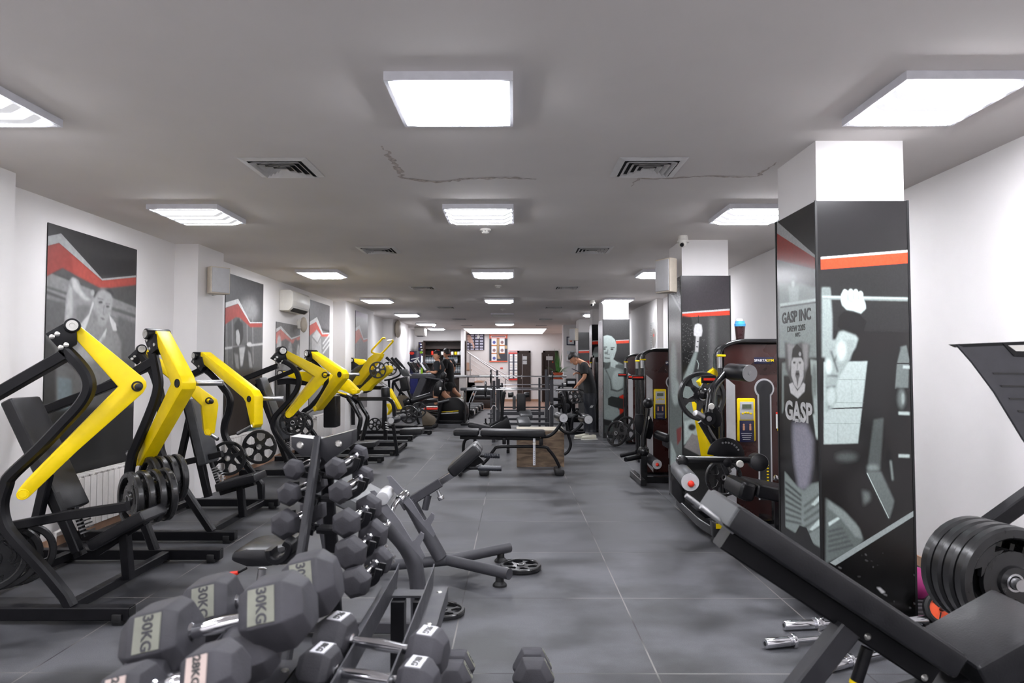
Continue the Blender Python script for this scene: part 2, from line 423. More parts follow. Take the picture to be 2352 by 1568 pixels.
struct('wall_bar_side', MB().box2((-1.95, 24.0, 0), (-1.82, 24.6, ZC), WHT))
struct('wall_right_hall', MB().box2((1.60, 21.4, 0), (XR, 21.9, ZC), WHT))
sk = MB()
for x0, x1 in ((-.4, .17), (.66, 1.05), (1.85, 2.9)): sk.box2((x0, 27.17, 0), (x1, 27.2, .09), TAN)
struct('baseboard_back', sk)
sk = MB().box2((XL, 4.52, 0), (XL+.015, 7.17, .07), TAN); sk.box2((XL, 7.8, 0), (XL+.015, 13.5, .07), TAN); struct('baseboard_left', sk)
sk = MB().box2((XR-.015, 1.0, 0), (XR, 13.1, .07), TAN); struct('baseboard_right', sk)

# ceiling panels
CXS = (-3.05, -.595, 1.78); FAR = (-1.4, 1.1, 3.53, 5.98, 9.68, 13.5, 17.2, 20.9, 23.55)
def panel(label, x0, y1, mt):
    t = thing('ceiling_light', label, 'ceiling light', (x0 + .295, y1 - .295, ZC), group='square ceiling light panels')
    x1, y0 = x0 + .59, y1 - .59; z0 = ZC - .038
    f = MB()
    for a, b in (((x0, y0), (x1, y0+.018)), ((x0, y1-.018), (x1, y1)), ((x0, y0+.018), (x0+.018, y1-.018)), ((x1-.018, y0+.018), (x1, y1-.018))):
        f.box2((a[0], a[1], z0-.004), (b[0], b[1], ZC-.001), ALU)
    part(f, 'frame', t)
    d = MB(); e = .016; q = .08; zt, zb = z0 + .004, z0 - .028  # sloped glowing sides below the frame, shaped to throw extra light on the ceiling
    d.faces([(x0+e, y0+e, zt), (x1-e, y0+e, zt), (x1-e, y1-e, zt), (x0+e, y1-e, zt), (x0+q, y0+q, zb), (x1-q, y0+q, zb), (x1-q, y1-q, zb), (x0+q, y1-q, zb)],
            [(0, 1, 2, 3), (4, 7, 6, 5), (0, 4, 5, 1), (1, 5, 6, 2), (2, 6, 7, 3), (3, 7, 4, 0)], mt)
    part(d, 'diffuser', t)
colname = ('left', 'middle', 'right'); rown = ('', '', 'first', 'second', 'third', 'fourth', 'fifth', 'sixth', 'seventh')
for ci, x0 in enumerate(CXS):
    for ri, y1 in enumerate(FAR):
        if ri == 7 and ci == 2: continue
        if ri == 8 and ci: continue
        if ri < 2: lab = 'square ceiling light panel behind the viewer, %s row, %s of the two' % (colname[ci], ('farther', 'nearer')[ri])
        else: lab = 'square ceiling light panel, %s from the near end in the %s row' % (rown[ri], colname[ci])
        mt = EMI
        if (ri == 2 and ci != 1) or (ri == 3) or (ri == 7 and ci == 1): mt = EMS
        if mt is EMS and ci == 0: mt = EML
        if mt is EMS and ci == 2: mt = EMR
        if ri == 6 and ci == 1: mt = UNL; lab = 'unlit square ceiling panel in the middle row, fifth from the near end'
        panel(lab, x0, y1, mt)
t = thing('ceiling_light', 'large glowing ceiling opening above the stair hall', 'ceiling light', (-.3, 25, ZC))
part(MB().box2((-1.8, 23.15, ZC-.02), (1.15, 26.9, ZC-.003), SKY), 'diffuser', t)
f = MB()
for a, b in (((-1.84, 23.1), (1.19, 23.15)), ((-1.84, 26.9), (1.19, 26.95)), ((-1.84, 23.1), (-1.8, 26.95)), ((1.15, 23.1), (1.19, 26.95))):
    f.box2((*a, ZC-.03), (*b, ZC-.002), WHT)
part(f, 'frame', t)

# ceiling vents
VIN = mat('vent_metal', srgb(225, 223, 222), .5, var=.05)
VDK = mat('vent_dark', (.02, .02, .022), .7)
def vent():
    t = thing('ceiling_vent', '', 'air vent', (0, 0, 0), group='square ceiling air vents')
    f = MB(); h = .225
    def ring(a, b, z0, z1):
        for q in range(4):
            R = Matrix.Rotation(q*PI/2, 3, 'Z')
            vs = [R @ V((-a, -a, z0)), R @ V((a, -a, z0)), R @ V((b, -b, z1)), R @ V((-b, -b, z1))]
            f.faces(vs, [(0, 1, 2, 3)], VIN); f.faces([v + V((0, 0, .003)) for v in vs], [(3, 2, 1, 0)], VIN)
    ring(h, h-.045, -.002, -.012)
    part(f, 'frame', t)
    f = MB()
    for k in range(4): ring(.165 - k*.04, .140 - k*.04, -.022, -.004)
    part(f, 'slats', t)
    part(MB().box2((-.19, -.19, -.003), (.19, .19, -.001), VDK), 'backing', t)
    return t
v0 = vent(); first = True
for ri, y in enumerate((4.40, 7.55, 11.2, 15.0, 18.7, 21.7)):
    for ci, x in enumerate((-1.565, .90)):
        lab = 'square slatted air vent in the ceiling, %s from the near end on the %s side' % (('first', 'second', 'third', 'fourth', 'fifth', 'sixth')[ri], ('left', 'right')[ci])
        if first: v0.location = (x, y, ZC); v0['label'] = lab; first = False
        else: copy_tree(v0, lab, (x, y, ZC))
# smoke detectors
def detector(px, py, lab):
    p = PZ(px, py, ZC - .03); t = thing('smoke_detector', lab, 'smoke detector', (p.x, p.y, ZC), group='ceiling smoke detectors')
    part(MB().lathe([(0, 0), (.055, 0), (.055, .018)], (p.x, p.y, ZC-.0185), (0, 0, 1), PLW, 20), 'base', t)
    m = MB().lathe([(0, 0), (.02, .001), (.034, .008), (.040, .02), (.042, .03)], (p.x, p.y, ZC-.048), (0, 0, 1), PLW, 20)
    for k in range(8):
        a = k*PI/4; m.box((p.x+.041*math.cos(a), p.y+.041*math.sin(a), ZC-.026), (.006, .012, .006), VDK, rot=(0, 0, a))
    part(m, 'housing', t)
for a in ((1115, 533, 'white smoke detector on the ceiling, nearest of them, beyond the second middle light'), (1144, 659, 'white smoke detector on the ceiling between the third and fourth middle lights'),
          (1155, 712, 'white smoke detector on the ceiling just before the unlit panel'), (1166, 748, 'small smoke detector on the ceiling at the far end')): detector(*a)
# ---------------------------------------------------------------- printed panels: pictures painted into the vertex colours of a fine mesh
def print_mat(name, rough):
    m = bpy.data.materials.new(name); m.use_nodes = True; N = m.node_tree.nodes; L = m.node_tree.links; b = N['Principled BSDF']
    a = N.new('ShaderNodeAttribute'); a.attribute_name = 'Col'; L.new(a.outputs['Color'], b.inputs['Base Color'])
    b.inputs['Roughness'].default_value = rough; return m
PRN = print_mat('printed_vinyl', .22); PRM = print_mat('printed_matt', .5)
def g(v, t=0): return srgb(max(0, v - 3*t), v, max(0, v + t))
def gg(v): return srgb(v*.93, v, v*.98)
BK = (.012, .011, .011); RD = srgb(214, 62, 40); DR = srgb(110, 30, 24); WS = srgb(205, 205, 203)
class Paint:
    def __init__(s, nx, ny, mp, bg=BK):
        nx, ny = int(nx*1.7), int(ny*1.7)
        s.nx, s.ny, s.mp = nx, ny, mp
        s.a = np.zeros((ny, nx, 3), np.float32) + np.array(bg, np.float32)
        s.U, s.Vv = np.meshgrid((np.arange(nx) + .5)/nx, (np.arange(ny) + .5)/ny)
    def uv(s, pts): return [s.mp(*p) for p in pts] if s.mp else pts
    def blur(s, m, r):
        for _ in range(2):
            for ax in (0, 1):
                k = int(r*.8 + .5)
                if k < 1: continue
                p = np.pad(m, [(k+1, k) if ax == i else (0, 0) for i in (0, 1)], mode='edge'); c = np.cumsum(p, axis=ax)
                n = m.shape[ax]
                m = (c[2*k+1:2*k+1+n] - c[:n])/(2*k+1) if ax == 0 else (c[:, 2*k+1:2*k+1+n] - c[:, :n])/(2*k+1)
        return m
    def mask(s, uv):
        out = np.zeros((s.ny, s.nx), np.float32); n = len(uv); xs = [p[0] for p in uv]; ys = [p[1] for p in uv]
        i0, i1 = max(0, int(min(xs)*s.nx) - 2), min(s.nx, int(max(xs)*s.nx) + 3); j0, j1 = max(0, int(min(ys)*s.ny) - 2), min(s.ny, int(max(ys)*s.ny) + 3)
        if i1 <= i0 or j1 <= j0: return out
        for dx, dy in ((-.3, -.3), (.3, -.1), (-.1, .3), (.2, .2)):
            U = s.U[j0:j1, i0:i1] + dx/s.nx; W = s.Vv[j0:j1, i0:i1] + dy/s.ny; m = np.zeros(U.shape, bool)
            for i in range(n):
                (x1, y1), (x2, y2) = uv[i], uv[(i+1) % n]
                if y1 == y2: continue
                m ^= ((y1 > W) != (y2 > W)) & (U < (x2-x1)*(W-y1)/(y2-y1) + x1)
            out[j0:j1, i0:i1] += m*.25
        return out
    def put(s, m, col, al=1):
        m = (m*al)[..., None]; s.a = s.a*(1-m) + np.array(col, np.float32)*m
    def poly(s, pts, col, blur=0, al=1, raw=False):
        m = s.mask(pts if raw else s.uv(pts))
        if blur: m = s.blur(m, blur)
        s.put(m, col, al); return s
    def ell(s, x, y, rx, ry, col, blur=0, al=1, rot=0, raw=False):
        c, q = math.cos(rot), math.sin(rot)
        pts = [(x + rx*math.cos(t)*c - ry*math.sin(t)*q, y + rx*math.cos(t)*q + ry*math.sin(t)*c) for t in [2*PI*k/28 for k in range(28)]]
        return s.poly(pts, col, blur, al, raw)
    def line(s, pts, w, col, blur=0, al=1, raw=False):
        for (x1, y1), (x2, y2) in zip(pts, pts[1:]):
            L = math.hypot(x2-x1, y2-y1) or 1; nx, ny = -(y2-y1)/L*w/2, (x2-x1)/L*w/2
            s.poly([(x1+nx, y1+ny), (x2+nx, y2+ny), (x2-nx, y2-ny), (x1-nx, y1-ny)], col, blur, al, raw)
        return s
    def noise(s, amt, sc=6, seed=1):
        r = np.random.RandomState(seed); n = r.rand(s.ny//sc + 2, s.nx//sc + 2)
        yy = np.linspace(0, n.shape[0]-1.01, s.ny); xx = np.linspace(0, n.shape[1]-1.01, s.nx)
        y0 = yy.astype(int); x0 = xx.astype(int); fy = (yy-y0)[:, None]; fx = (xx-x0)[None]
        v = n[y0][:, x0]*(1-fy)*(1-fx) + n[y0+1][:, x0]*fy*(1-fx) + n[y0][:, x0+1]*(1-fy)*fx + n[y0+1][:, x0+1]*fy*fx
        s.a *= (1 + amt*(v - .5)*2)[..., None]; return s
    def mesh(s, name, o, ux, uy, parent, m=None):
        """o: top-left corner, ux: vector over the width, uy: vector down the height"""
        o, ux, uy = V(o), V(ux), V(uy); nx, ny = s.nx, s.ny
        iu = np.linspace(0, 1, nx)[None, :, None]; iv = np.linspace(0, 1, ny)[:, None, None]
        off = V((0, 0, 0)); p = parent
        while p is not None: off += p.location; p = p.parent
        co = (np.array(o - off)[None, None] + iu*np.array(ux)[None, None] + iv*np.array(uy)[None, None]).reshape(-1, 3)
        idx = np.arange(nx*ny).reshape(ny, nx)
        f = np.stack([idx[:-1, :-1], idx[1:, :-1], idx[1:, 1:], idx[:-1, 1:]], -1).reshape(-1, 4)
        me = bpy.data.meshes.new(name); me.vertices.add(nx*ny); me.vertices.foreach_set('co', co.astype(np.float32).ravel())
        me.loops.add(f.size); me.loops.foreach_set('vertex_index', f.astype(np.int32).ravel())
        me.polygons.add(len(f)); me.polygons.foreach_set('loop_start', (np.arange(len(f))*4).astype(np.int32))
        me.update(calc_edges=True)
        at = me.color_attributes.new('Col', 'FLOAT_COLOR', 'POINT')
        c4 = np.ones((nx*ny, 4), np.float32); c4[:, :3] = np.clip(s.a, 0, 1).reshape(-1, 3); at.data.foreach_set('color', c4.ravel())
        me.materials.append(m or PRN); ob = bpy.data.objects.new(name, me); C.objects.link(ob); ob.parent = parent; return ob

# ---- left wall posters
def wall_poster(label, pxl, pxr, py_top, zbot, X, paint, nx=110, ny=190):
    y0 = PX(pxl, 840, X).y; y1 = PX(pxr, 840, X).y; z1 = PX(pxl, py_top, X).z
    def mp(px, py): p = PX(px, py, X); return ((p.y-y0)/(y1-y0), (z1-p.z)/(z1-zbot))
    P = Paint(nx, ny, mp, srgb(34, 33, 34)); paint(P)
    t = thing('poster', label, 'poster', (X, (y0+y1)/2, zbot), group='tall fitness posters along the left wall')
    part(MB().box2((X, y0, zbot), (X+.008, y1, z1), mat('poster_board', (.02, .02, .02), .5)), 'backing', t)
    P.mesh('print', (X+.0095, y0, z1), (0, y1-y0, 0), (0, 0, zbot-z1), t, PRM); return t
def art1(P):
    c = lambda L: [(80 + x/4.9, 480 + y/4.9) for x, y in L]
    P.poly([(90, 640), (310, 640), (310, 1100), (90, 1100)], g(78), 6)
    P.poly(c([(80, 770), (180, 725), (1130, 1105), (1130, 1320), (80, 900)]), g(126), 1)
    P.poly(c([(80, 850), (1130, 1190), (1130, 1230), (80, 880)]), g(88), 1)
    P.poly(c([(80, 945), (1130, 1300), (1130, 1400), (80, 1000)]), g(118), 1)
    P.poly(c([(180, 725), (300, 660), (880, 890), (1130, 850), (1130, 1100), (700, 930)]), g(70), 2)
    P.poly(c([(80, 1010), (330, 1050), (330, 1620), (80, 1620)]), g(88), 2)
    P.poly(c([(920, 1200), (1130, 1290), (1130, 1700), (920, 1700)]), g(92), 4)
    P.poly(c([(80, 425), (262, 380), (745, 802), (1125, 765), (1125, 852), (740, 895), (300, 665), (180, 725), (80, 785)]), srgb(138, 52, 45), 1)
    P.poly(c([(400, 520), (745, 805), (1125, 770), (1125, 850), (740, 893), (430, 730)]), srgb(160, 68, 58), 3, .8)
    P.poly(c([(80, 320), (285, 278), (745, 785), (1125, 748), (1125, 768), (748, 805), (262, 382), (80, 430)]), srgb(150, 152, 152))
    # raised arm and shoulder
    P.poly(c([(320, 1300), (340, 1000), (380, 800), (420, 768), (480, 800), (520, 910), (600, 1000), (660, 1020), (600, 1180), (520, 1330), (470, 1400), (380, 1400)]), g(132), 1)
    P.poly(c([(330, 1290), (350, 1000), (385, 850), (410, 900), (420, 1100), (390, 1300)]), g(165), 3)
    P.poly(c([(400, 780), (450, 790), (500, 900), (560, 980), (620, 1025), (560, 1030), (480, 960), (420, 900)]), g(178), 3)
    P.poly(c([(430, 1110), (560, 1060), (620, 1100), (560, 1250), (470, 1300)]), g(108), 5)
    # face, neck, chest
    P.poly(c([(560, 1340), (600, 1180), (640, 1100), (840, 1250), (890, 1340), (960, 1500), (960, 1700), (520, 1700), (540, 1500)]), g(128), 2)
    P.poly(c([(640, 1000), (680, 920), (740, 890), (820, 905), (865, 980), (862, 1060), (845, 1180), (790, 1290), (745, 1325), (690, 1300), (650, 1230), (640, 1100)]), g(150), 2)
    P.poly(c([(650, 1010), (640, 930), (700, 900), (830, 895), (870, 960), (868, 1010), (850, 960), (760, 905), (700, 925), (668, 990)]), g(42), 2)
    P.ell(*c([(640, 945)])[0], 4, 7, g(150), 1)
    P.ell(*c([(728, 1050)])[0], 5, 3, g(60), 1); P.ell(*c([(808, 1098)])[0], 4, 2.6, g(60), 1)
    P.line(c([(695, 1005), (760, 1020)]), 1.6, g(60), 1); P.line(c([(785, 1065), (835, 1070)]), 1.5, g(60), 1)
    P.line(c([(770, 1080), (755, 1180), (775, 1190)]), 1.6, g(110), 1); P.poly(c([(722, 1218), (760, 1225), (780, 1245), (750, 1250)]), g(95), 1)
    P.poly(c([(690, 1200), (700, 1310), (640, 1250), (640, 1120)]), g(118), 4)
    P.poly(c([(600, 1180), (640, 1040), (655, 1060), (570, 1320), (520, 1440), (500, 1300)]), g(190), 1)
    P.poly(c([(820, 1180), (900, 1290), (912, 1370), (870, 1370), (835, 1260)]), g(195), 1)
    P.poly(c([(760, 1400), (800, 1330), (770, 1500), (720, 1600), (700, 1500)]), g(190), 1)
    P.poly([(150, 780), (250, 800), (262, 860), (240, 890), (200, 880), (165, 830)], g(112), 3)
    P.ell(200, 810, 26, 22, g(150), 6); P.ell(240, 800, 14, 26, g(135), 5)
    P.poly([(128, 830), (170, 850), (235, 900), (170, 930), (128, 920)], g(95), 3)
    P.poly([(130, 865), (162, 870), (165, 960), (130, 980)], g(120, 4), 3); P.poly([(98, 770), (125, 800), (125, 960), (98, 960)], g(48), 3)
    P.poly([(95, 1000), (120, 940), (310, 930), (310, 1100), (95, 1100)], g(28), 4); P.noise(.12, 5)
def chevron(P, a, b, d, ztop, red=srgb(168, 66, 58), k=1.0, w=(26, 60)):
    pass
def art2(P):
    c = lambda L: [(500 + x/4.704, 560 + y/4.704) for x, y in L]
    P.poly(c([(60, 300), (480, 430), (480, 860), (60, 700)]), srgb(70, 69, 70), 2)
    P.ell(*c([(330, 720)])[0], 22, 26, g(150), 12, .8)
    P.poly(c([(60, 700), (480, 880), (480, 1600), (60, 1600)]), g(92), 2)
    for x in (90, 150, 240, 310, 370): P.line(c([(x, 800), (x+6, 1300)]), 2, g(140), 1, .8)
    P.poly(c([(60, 700), (215, 645), (340, 855), (472, 850), (472, 900), (345, 900), (235, 800), (190, 790), (60, 880)]), srgb(160, 62, 54), 1)
    P.poly(c([(60, 640), (215, 595), (345, 846), (475, 846), (475, 856), (340, 858), (213, 645), (60, 696)]), g(205))
    P.poly(c([(170, 870), (215, 800), (265, 860), (270, 1010), (240, 1100), (190, 1100)]), g(45), 2)
    P.poly(c([(190, 940), (215, 925), (232, 980), (235, 1060), (215, 1120), (192, 1060)]), g(175), 1)
    P.line(c([(60, 1130), (480, 1080)]), 4.5, g(190), 1)
    P.poly(c([(150, 1110), (270, 1090), (330, 1070), (360, 1200), (380, 1400), (330, 1480), (180, 1480), (160, 1300)]), g(66), 2)
    P.poly(c([(225, 1120), (290, 1110), (262, 1310), (240, 1320)]), g(178), 2); P.ell(*c([(335, 1085)])[0], 6, 5, g(190), 1)
    P.poly(c([(170, 1180), (215, 1200), (225, 1360), (190, 1330)]), g(130), 2); P.poly(c([(320, 1150), (350, 1190), (370, 1340), (335, 1330)]), g(140), 2)
    P.poly(c([(60, 1380), (480, 1360), (480, 2600), (60, 2600)]), srgb(48, 40, 36), 6)
    P.poly(c([(200, 2200), (330, 2000), (480, 1960), (480, 2020), (340, 2060), (230, 2250)]), srgb(120, 150, 150), 1); P.noise(.12, 5)
def art3(P):
    P.poly([(630, 730), (690, 745), (690, 1100), (630, 1100)], srgb(112, 110, 110), 2)
    P.poly([(632, 765), (645, 755), (668, 780), (690, 770), (690, 778), (670, 789), (655, 778), (632, 790)], srgb(196, 120, 112), 1)
    P.poly([(632, 756), (644, 749), (668, 776), (690, 769), (690, 771), (668, 780), (643, 756), (632, 764)], g(205))
    for k, (x, y, rx, ry, v) in enumerate([(640, 800, 5, 30, 190), (652, 820, 8, 25, 90), (665, 815, 5, 30, 170), (678, 800, 6, 22, 110), (684, 820, 4, 30, 190), (658, 860, 10, 30, 140), (672, 900, 8, 40, 100), (646, 920, 8, 40, 75), (684, 880, 5, 30, 150)]):
        P.ell(x, y, rx, ry, g(v), 3)
    P.poly([(630, 920), (690, 930), (690, 1100), (630, 1100)], srgb(70, 56, 44), 6); P.noise(.15, 4)
def art3b(P):
    P.poly([(706, 680), (757, 690), (757, 760), (706, 745)], srgb(112, 110, 112), 2); P.poly([(706, 750), (757, 765), (757, 1050), (706, 1050)], g(150), 2)
    P.poly([(709, 748), (726, 737), (740, 767), (755, 767), (755, 773), (738, 773), (727, 757), (709, 772)], srgb(222, 96, 80), 1)
    P.poly([(709, 740), (727, 728), (741, 765), (755, 764), (755, 767), (739, 768), (725, 739), (709, 748)], g(225))
    P.poly([(716, 772), (726, 757), (736, 770), (728, 786)], g(225), 1); P.poly([(715, 775), (728, 790), (736, 775), (738, 815), (716, 815)], g(195), 1)
    for k in range(3): P.line([(740, 812 - k*11), (756, 790 - k*11)], 3, g(225), 1)
    P.ell(725, 808, 6, 8, g(210), 2); P.noise(.1, 4)
def art4(P):
    P.poly([(812, 700), (846, 712), (846, 1000), (812, 1000)], srgb(150, 146, 146), 4)
    P.poly([(815, 760), (824, 754), (834, 781), (843, 778), (843, 783), (834, 786), (828, 775), (815, 790)], srgb(200, 130, 118), 1)
    P.poly([(815, 754), (825, 747), (834, 777), (843, 776), (843, 778), (834, 781), (824, 755), (815, 761)], g(200))
    P.poly([(812, 700), (846, 712), (846, 735), (812, 725)], srgb(140, 120, 140), 6); P.noise(.1, 4)
wall_poster('tall poster of a woman with one arm raised behind the nearest yellow armed machine', 100, 307, 508, .50, XL, art1, 150, 260)
wall_poster('tall poster of a person holding a barbell over the shoulders, beyond the square speaker', 514, 601, 624, .50, XL, art2, 110, 220)
wall_poster('shorter faded poster below the air conditioner', 632, 687, 738, .50, XL, art3, 70, 130)
wall_poster('tall pale poster with white stripes just beyond the air conditioner', 709, 755, 687, .50, XL, art3b, 80, 170)
wall_poster('faded purple grey poster on the pier before the wall screens', 815, 843, 712, .50, XP, art4, 60, 150)

# ---- pillars
def pillar(lab, pxl, pxr, pxback, pytop, Y, artf, arts, nx, ny, side_silver=False, ns=60):
    x0 = PY(pxl, 700, Y).x; x1 = PY(pxr, 700, Y).x; z1 = PY(pxr, pytop, Y).z; y1 = x0*F/(pxback - 1181)
    c = .012
    struct('wall_pillar', MB().box2((x0+c, Y+c, 0), (x1-c, y1-c, ZC), WHT))
    t = thing('pillar_poster', lab, 'poster', ((x0+x1)/2, (Y+y1)/2, 0), group='printed cladding on the pillars')
    part(MB().box2((x0, Y, .0), (x1, y1, z1), BLK), 'cladding', t)
    e = MB()
    for a, b in ((x0, Y), (x1, Y), (x0, y1)): e.box2((a-.006, b-.006, 0), (a+.006, b+.006, z1+.002), RUB)
    part(e, 'edge_trim', t)
    def mpf(px, py): p = PY(px, py, Y); return ((p.x-x0)/(x1-x0), (z1-p.z)/z1)
    P = Paint(nx, ny, mpf); artf(P); P.mesh('front_print', (x0+.004, Y-.0025, z1-.004), (x1-x0-.008, 0, 0), (0, 0, -z1+.008), t)
    if side_silver: part(MB().box2((x0-.004, Y+.01, .005), (x0-.001, y1-.01, z1-.005), SIL), 'side_panel', t, 'brushed silver side panel')
    else:
        def mps(px, py): p = PX(px, py, x0); return ((y1-p.y)/(y1-Y), (z1-p.z)/z1)
        P = Paint(ns, ny, mps); arts(P); P.mesh('side_print', (x0-.0025, y1-.004, z1-.004), (0, Y-y1+.008, 0), (0, 0, -z1+.008), t)
    return t, x0, x1, Y, y1, z1
def a1f(P):
    o = lambda L: [(1760 + x/3.92, 420 + y/3.92) for x, y in L]; q = lambda L: [(1760 + x/2.45, 780 + y/2.45) for x, y in L]
    P.poly([(1870, 455), (2095, 455), (2095, 620), (1870, 640)], srgb(30, 29, 30), 2); P.poly([(1870, 610), (2100, 600), (2100, 760), (1870, 760)], g(38), 5)
    P.poly(o([(485, 682), (1275, 620), (1275, 720), (485, 778)]), srgb(222, 72, 42)); P.poly(o([(485, 664), (1275, 600), (1275, 622), (485, 684)]), g(205))
    # wall seen behind
    P.poly(q([(320, 125), (570, 120), (515, 582), (320, 588)]), gg(200), 1)
    for y in (222, 352, 470): P.line(q([(325, y), (555, y+3)]), 1.2, gg(150), 0)
    P.line(q([(345, 388), (540, 382)]), 3, g(40)); P.line(q([(400, 470), (400, 580)]), 1.2, gg(160)); P.line(q([(480, 225), (480, 350)]), 1, gg(165))
    P.poly(q([(755, 40), (790, 30), (805, 110), (800, 270), (760, 270), (725, 280), (735, 140)]), gg(120), 1); P.line(q([(735, 133), (805, 133)]), 2.5, g(25))
    P.poly(o([(495, 940), (570, 940), (590, 1200), (590, 1568), (495, 1568)]), gg(170), 2); P.poly(o([(500, 945), (568, 945), (568, 1010), (500, 1010)]), gg(140), 1)
    # bar and hand
    P.poly(o([(498, 1012), (1275, 1028), (1275, 1062), (498, 1045)]), gg(150), 1); P.line(o([(498, 1022), (1275, 1038)]), 2.5, gg(215), 1)
    P.poly(o([(670, 1000), (700, 955), (740, 975), (860, 985), (870, 1030), (890, 1080), (895, 1130), (850, 1175), (780, 1150), (720, 1140), (680, 1100), (668, 1060)]), gg(205), 1)
    for x, y in ((705, 990), (758, 985), (803, 988), (848, 1005)): P.ell(*o([(x, y)])[0], 5.6, 8.5, gg(230), 1)
    for x in (730, 782, 826): P.line(o([(x, 985), (x+3, 1045)]), 1.3, gg(90), 1)
    P.ell(*o([(850, 1110)])[0], 10, 8, gg(238), 2); P.line(o([(705, 1040), (790, 1075)]), 2, gg(130), 2)
    P.poly(o([(700, 1150), (840, 1180), (900, 1250), (870, 1350), (700, 1340), (640, 1290), (650, 1200)]), g(26), 3)
    # forearm and upper arm
    P.poly(o([(650, 1340), (690, 1330), (800, 1370), (825, 1400), (800, 1480), (740, 1568), (560, 1568), (590, 1480)]), gg(185), 2)
    P.poly(q([(330, 0), (500, 0), (470, 110), (420, 190), (400, 230), (390, 280), (398, 330), (375, 380), (330, 412), (326, 200)]), gg(168), 2)
    for a in ([(360, 60), (400, 180)], [(340, 200), (400, 205)], [(335, 270), (385, 262)], [(430, 20), (380, 120)], [(345, 380), (390, 340)]): P.line(q(a), 3.5, gg(80), 2)
    P.ell(*q([(362, 320)])[0], 11, 22, gg(205), 4); P.ell(*q([(420, 60)])[0], 12, 24, gg(220), 5); P.ell(*q([(348, 150)])[0], 8, 18, gg(225), 4)
    # machine frame
    P.poly(q([(570, 120), (700, 60), (760, 40), (600, 600), (520, 620), (520, 560)]), g(30), 2)
    P.poly(q([(605, 450), (660, 440), (640, 740), (565, 745)]), gg(88), 3); P.ell(*q([(600, 720)])[0], 14, 6, gg(150), 5)
    P.poly(q([(562, 742), (645, 742), (720, 905), (712, 945), (692, 1010)]), gg(120), 2); P.line(q([(566, 750), (690, 1005)]), 2, gg(220))
    P.ell(*q([(740, 400)])[0], 20, 54, g(22), 2); P.ell(*q([(762, 330)])[0], 9, 24, gg(110), 5); P.ell(*q([(770, 330)])[0], 3, 14, gg(170), 3)
    for y in (152, 413, 653): P.line(q([(745 + (y==152)*25, y), (808, y+2)]), 7, gg(205), 1)
    P.ell(*q([(690, 700)])[0], 12, 34, g(16), 2); P.line(q([(700, 680), (712, 790)]), 3, gg(170), 2)
    P.poly(q([(540, 850), (580, 860), (585, 900), (548, 930)]), gg(120), 5); P.ell(*q([(450, 660)])[0], 26, 8, gg(95), 8)
    # jeans
    P.poly(q([(330, 890), (420, 950), (500, 1030), (530, 1080), (545, 1130), (500, 1180), (330, 1260)]), gg(118), 2)
    P.poly(q([(345, 905), (440, 970), (520, 1060), (540, 1120), (500, 1110), (420, 1010), (340, 940)]), gg(155), 3)
    P.poly(q([(345, 1030), (400, 998), (412, 1008), (350, 1050)]), gg(235), 1)
    for k in range(5): P.line(q([(345, 1080 + k*28), (430 + k*14, 1060 + k*24)]), 3, gg(70), 2)
    P.poly(q([(355, 1255), (838, 958), (838, 990), (385, 1272)]), srgb(170, 180, 178)); P.poly(q([(385, 1274), (838, 992), (870, 1568), (340, 1568), (340, 1280)]), g(14), 0)
    r = random.Random(5)
    for k in range(26):
        x = 360 + r.random()*480; y = 1150 + r.random()*380
        P.line(q([(x, y), (x + r.random()*26, y + r.random()*8)]), .8 + r.random()*1.4, g(90 + 80*r.random()), 1, .8)
    P.poly(q([(620, 1395), (640, 1395), (670, 1422), (650, 1428)]), g(200), 1); P.poly(q([(862, 1385), (875, 1385), (880, 1520), (868, 1480)]), srgb(220, 190, 10))
    P.noise(.10, 3, 4)
